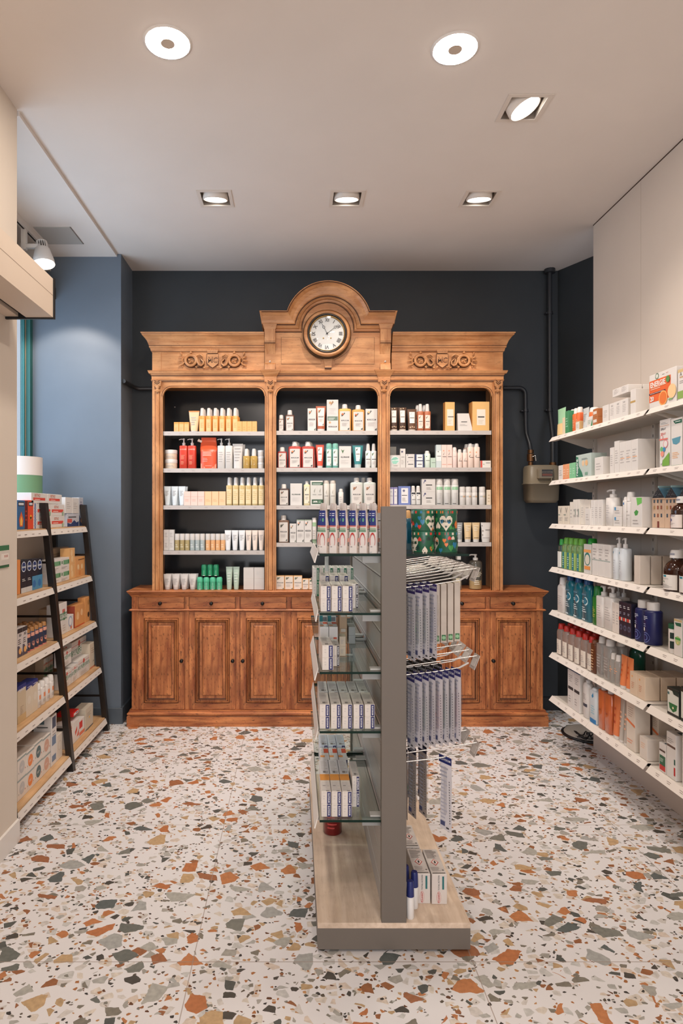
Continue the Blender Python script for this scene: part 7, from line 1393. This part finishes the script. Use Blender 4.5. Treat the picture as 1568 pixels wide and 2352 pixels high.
Q3 = [
 I('carton', 40, 63, 1441, 2, 'black and white carton with peach disc', 'box', c=(206, 200, 198), p=[('r', 0, .84, 1, 1, (50, 48, 52)), ('t', 'XO', .5, .76, .5, D_, 0, .04), ('l', .1, .45, .8, .66, 3, (70, 66, 68)), ('p', [(0, .4), (.3, .4), (1, .1), (1, 0), (0, 0)], (80, 76, 92)), ('c', .5, .2, .27, (232, 176, 110))], d=.05),
 I('bottle', 63, 110, 1436, 5, 'small navy and pink bottle with copper cap', 'bottle', c=(44, 54, 78), cap=(166, 118, 70), cf=.17, cw=.6, sh=.05, ex=2, d=.03, p=[('r', 0, .8, 1, 1, (222, 160, 140)), ('c', .5, .42, .34, (214, 150, 132)), ('r', 0, .5, 1, .62, (44, 54, 78)), ('r', 0, 0, 1, .06, (214, 130, 120))], back=3, gap=.06),
 I('carton', 128, 153.6, 1386, 2, 'white and green wash carton with red letters', 'box', p=[('t', '808', .4, .74, .5, (200, 70, 50), 0, .04)] + SA('SAUG')[3:], d=.055, gap=.01),
 I('carton', 108, 122, 1397, 1, 'beige carton side seen behind the ladder leg', 'box', c=(176, 150, 122), d=.05, yo=.06),
 I('carton', 154, 169, 1413, 1, 'small white pack with blue drawing', 'pack', p=[('c', .5, .6, .3, (150, 170, 200)), ('c', .5, .6, .22, (226, 226, 226)), ('c', .6, .2, .1, (206, 110, 80))], d=.04),
 I('carton', 171.5, 194, 1388, 1, 'low orange carton with pale dots', 'box', c=(222, 156, 92), p=[('c', .3, .5, .14, (236, 190, 140)), ('c', .7, .6, .12, (236, 190, 140)), ('r', 0, 0, 1, .06, (206, 90, 50))], R=[('r', 0, 0, 1, 1, (160, 70, 50))], L=[('r', 0, 0, 1, 1, (160, 70, 50))], d=.06),
 I('carton', 195, 208, 1371, 1, 'tall orange carton with dark oval', 'box', c=(224, 160, 98), p=[('c', .6, .28, .16, (60, 40, 30)), ('c', .6, .78, .16, (180, 130, 80))], d=.05),
]
Q4 = [
 I('carton', 40, 60, 1573, 1, 'tall beige carton with navy top, nearest the wall', 'box', c=(206, 190, 164), p=[('r', 0, .90, 1, 1, (34, 50, 120)), ('t', 'Hydralin', .5, .87, .7, (222, 226, 236)), ('l', .3, .2, .7, .45, 6, (170, 150, 130)), ('r', 0, 0, 1, .2, (206, 176, 130))], T=[('r', 0, 0, 1, 1, (34, 50, 120))], L=[('r', 0, .88, 1, 1, (34, 50, 120))], d=.06),
 I('carton', 60, 87, 1566, 2, 'tall cream carton with slanted navy top', 'box', c=(218, 206, 186), p=[('p', [(0, .84), (1, .90), (1, 1), (0, 1)], (34, 50, 120)), ('l', .2, .9, .8, .94, 1, (222, 226, 236)), ('c', .5, .5, .3, (226, 216, 200))], T=[('r', 0, 0, 1, 1, (34, 50, 120))], L=[('r', 0, .86, 1, 1, (34, 50, 120))], d=.06),
 I('bottle', 87.5, 127, 1560, 4, 'small white round bottle with white cap', 'bottle', ex=2, cf=.24, cw=.7, sh=.08, d=.04, p=[('r', .3, .5, .8, .76, (226, 140, 96)), ('l', .2, .2, .8, .4, 3, G_)]),
 I('carton', 143, 164, 1542, 1, 'white and green wash carton, lower course left', 'box', p=SA(), d=.05),
 I('carton', 143, 164, 1494, 1, 'white and green wash carton, second course left', 'box', p=SA(), d=.05, zo=.132),
 I('carton', 165, 178, 1528, 1, 'white and green wash carton, lower course centre', 'box', p=SA('SAUG'), d=.05),
 I('carton', 179, 205, 1511, 1, 'white and green wash carton with red emblem, lower right', 'box', p=SA(), d=.05),
 I('carton', 164, 198, 1468, 1, 'large white and green wash carton on top at the back', 'box', p=SA(), d=.07, yo=.056, zo=.05, R=SA(), L=SA()),
 I('carton', 100, 122, 1508, 2, 'wash carton in shade behind the ladder leg', 'box', c=(190, 170, 146), p=SA(), d=.05, yo=.10),
 I('carton', 206, 218, 1476, 1, 'tall beige carton at the far end', 'box', c=(214, 200, 180), p=[('l', .3, .6, .8, .85, 3, (176, 150, 126)), ('r', 0, 0, 1, .06, (206, 130, 96)), ('p', [(.5, .2), (.7, .3), (.8, .26)], (120, 110, 70))], d=.06),
]
def EMB(c): return [('r', 0, .88, 1, .97, (150, 162, 160)), ('c', .5, .48, .30, c), ('l', .32, .42, .68, .54, 3, (226, 216, 208)), ('c', .12, .3, .04, G_), ('c', .86, .3, .04, (200, 130, 110))]
Q5 = [I('carton', x0_, x1_, t_, 1, 'diaper style white carton with %s disc' % nm_, 'box', stack=2, c=(222, 212, 202), p=EMB(c_), d=.13, gap=.01) for x0_, x1_, t_, nm_, c_ in ((40, 60.5, 1736, 'pale grey', (190, 186, 184)), (60.5, 79, 1722, 'orange', (232, 130, 60)), (79, 97.5, 1703, 'slate green', (80, 104, 108)), (97.5, 116, 1690, 'dusty rose', (206, 160, 140)))]
for q in Q5: q[7]['stack'] = 2
Q5 = [tuple(list(q[:5]) + [q[5].replace('diaper style ', '')] + list(q[6:])) for q in Q5]
Q5 += [
 I('carton', 118, 130, 1641, 1, 'tall white carton with blue grey letter panels', 'box', p=[('r', .15, .74, .85, .96, (70, 80, 100)), ('r', .1, .4, .85, .58, (110, 130, 156)), ('r', .1, .08, .85, .2, (110, 130, 156)), ('l', .2, .6, .8, .72, 2, G_)], d=.10, L=[('r', .3, .84, .6, .94, (80, 104, 110)), ('r', .2, .77, .8, .79, (60, 60, 60)), ('l', .15, .5, .85, .7, 4, G_)]),
 I('carton', 130.5, 143, 1686, 1, 'cream carton with faint circle', 'box', c=(222, 210, 196), p=[('c', .5, .55, .34, (206, 190, 176)), ('c', .5, .55, .28, (222, 210, 196))], d=.09),
 I('carton', 157, 168, 1662, 1, 'white carton with red chevron', 'box', p=[('p', [(.3, .5), (.7, .7), (.7, .5), (.4, .3)], (214, 80, 60)), ('l', .2, .75, .8, .9, 2, (214, 110, 90))], d=.09),
 I('carton', 168, 181, 1655, 1, 'white carton with red chevron and open top, right of its twin', 'box', p=[('p', [(.3, .5), (.7, .7), (.7, .5), (.4, .3)], (214, 80, 60)), ('p', [(.6, .2), (1, .5), (1, .2)], (214, 80, 60))], d=.09),
 I('carton', 168, 181, 1633, 1, 'bright red carton lying across the white ones', 'box', c=(206, 36, 34), p=[('r', .1, .2, .9, .8, (222, 214, 208)), ('r', .5, .4, .8, .7, (60, 90, 130))], T=[], d=.10, zo=.155, yo=.01),
 I('carton', 182, 194, 1650, 1, 'small red and white carton pair front', 'box', p=[('r', 0, .5, .6, .9, (206, 50, 44)), ('r', 0, .1, 1, .3, (222, 120, 90))], d=.05),
 I('carton', 196, 214, 1622, 1, 'beige carton with tan top at the far end', 'box', c=(206, 196, 178), p=[('c', .5, .5, .06, (226, 180, 90)), ('l', .2, .6, .8, .8, 3, (170, 160, 140)), ('r', 0, 0, 1, .06, (100, 106, 110))], d=.08, L=[('l', .2, .2, .8, .7, 3, (170, 160, 140))]),
]
LW = ['top', 'second', 'middle', 'fourth', 'lowest']
for q, z, nmw in zip((Q1, Q2, Q3, Q4, Q5), LZ, LW): place_side(q, z + .001, xf(z) - .036, 'ladder rack, %s board' % nmw, -1)
# round poster drum in the window
e = empty('display_drum', (-1.818, 4.25, 1.397), 'round white and green display drum standing on the window sill behind the ladder rack', 'display drum')
Yd = 4.13; b = MB(); b.cyl(-1.818, 4.25, 1.397, wz(1090, Yd), .128, mat((110, 150, 112), .5), 48); b.build('green_band', e)
b = MB(); b.cyl(-1.818, 4.25, wz(1090, Yd), wz(1047, Yd), .129, mat((226, 214, 206), .5), 48); b.build('white_band', e)
# card dispenser on the left wall
Yc = 2.62; b = MB(); Yc0, Yc1 = 2.716, 2.80
Yc1 = yside(19, XL); Yc0 = yside(-6, XL); zt_, zb_ = wz(1253, (Yc0 + Yc1) / 2), wz(1304, (Yc0 + Yc1) / 2)
e = empty('wall_tag_holder', (XL + .002, (Yc0 + Yc1) / 2, zb_), 'small clear card holder with green backing fixed on the cream left wall', 'card holder')
b = MB(); b.box(XL + .0005, XL + .004, Yc0, Yc1, zb_, zt_, mat((50, 110, 72), .5)); b.build('backing', e)
b = MB(); b.box(XL + .004, XL + .008, Yc0, Yc1 - .004, zb_ + .012, zt_ - .022, mat((206, 196, 186), .5)); b.box(XL + .008, XL + .0085, Yc0 + .02, Yc1 - .015, zb_ + .035, zt_ - .035, mat((226, 216, 206), .5))
for i in range(3): b.box(XL + .0085, XL + .009, Yc1 - .03 - i * .012, Yc1 - .025 - i * .012, zb_ + .045, zb_ + .055, mat((170, 90, 76), .5))
b.build('card', e)
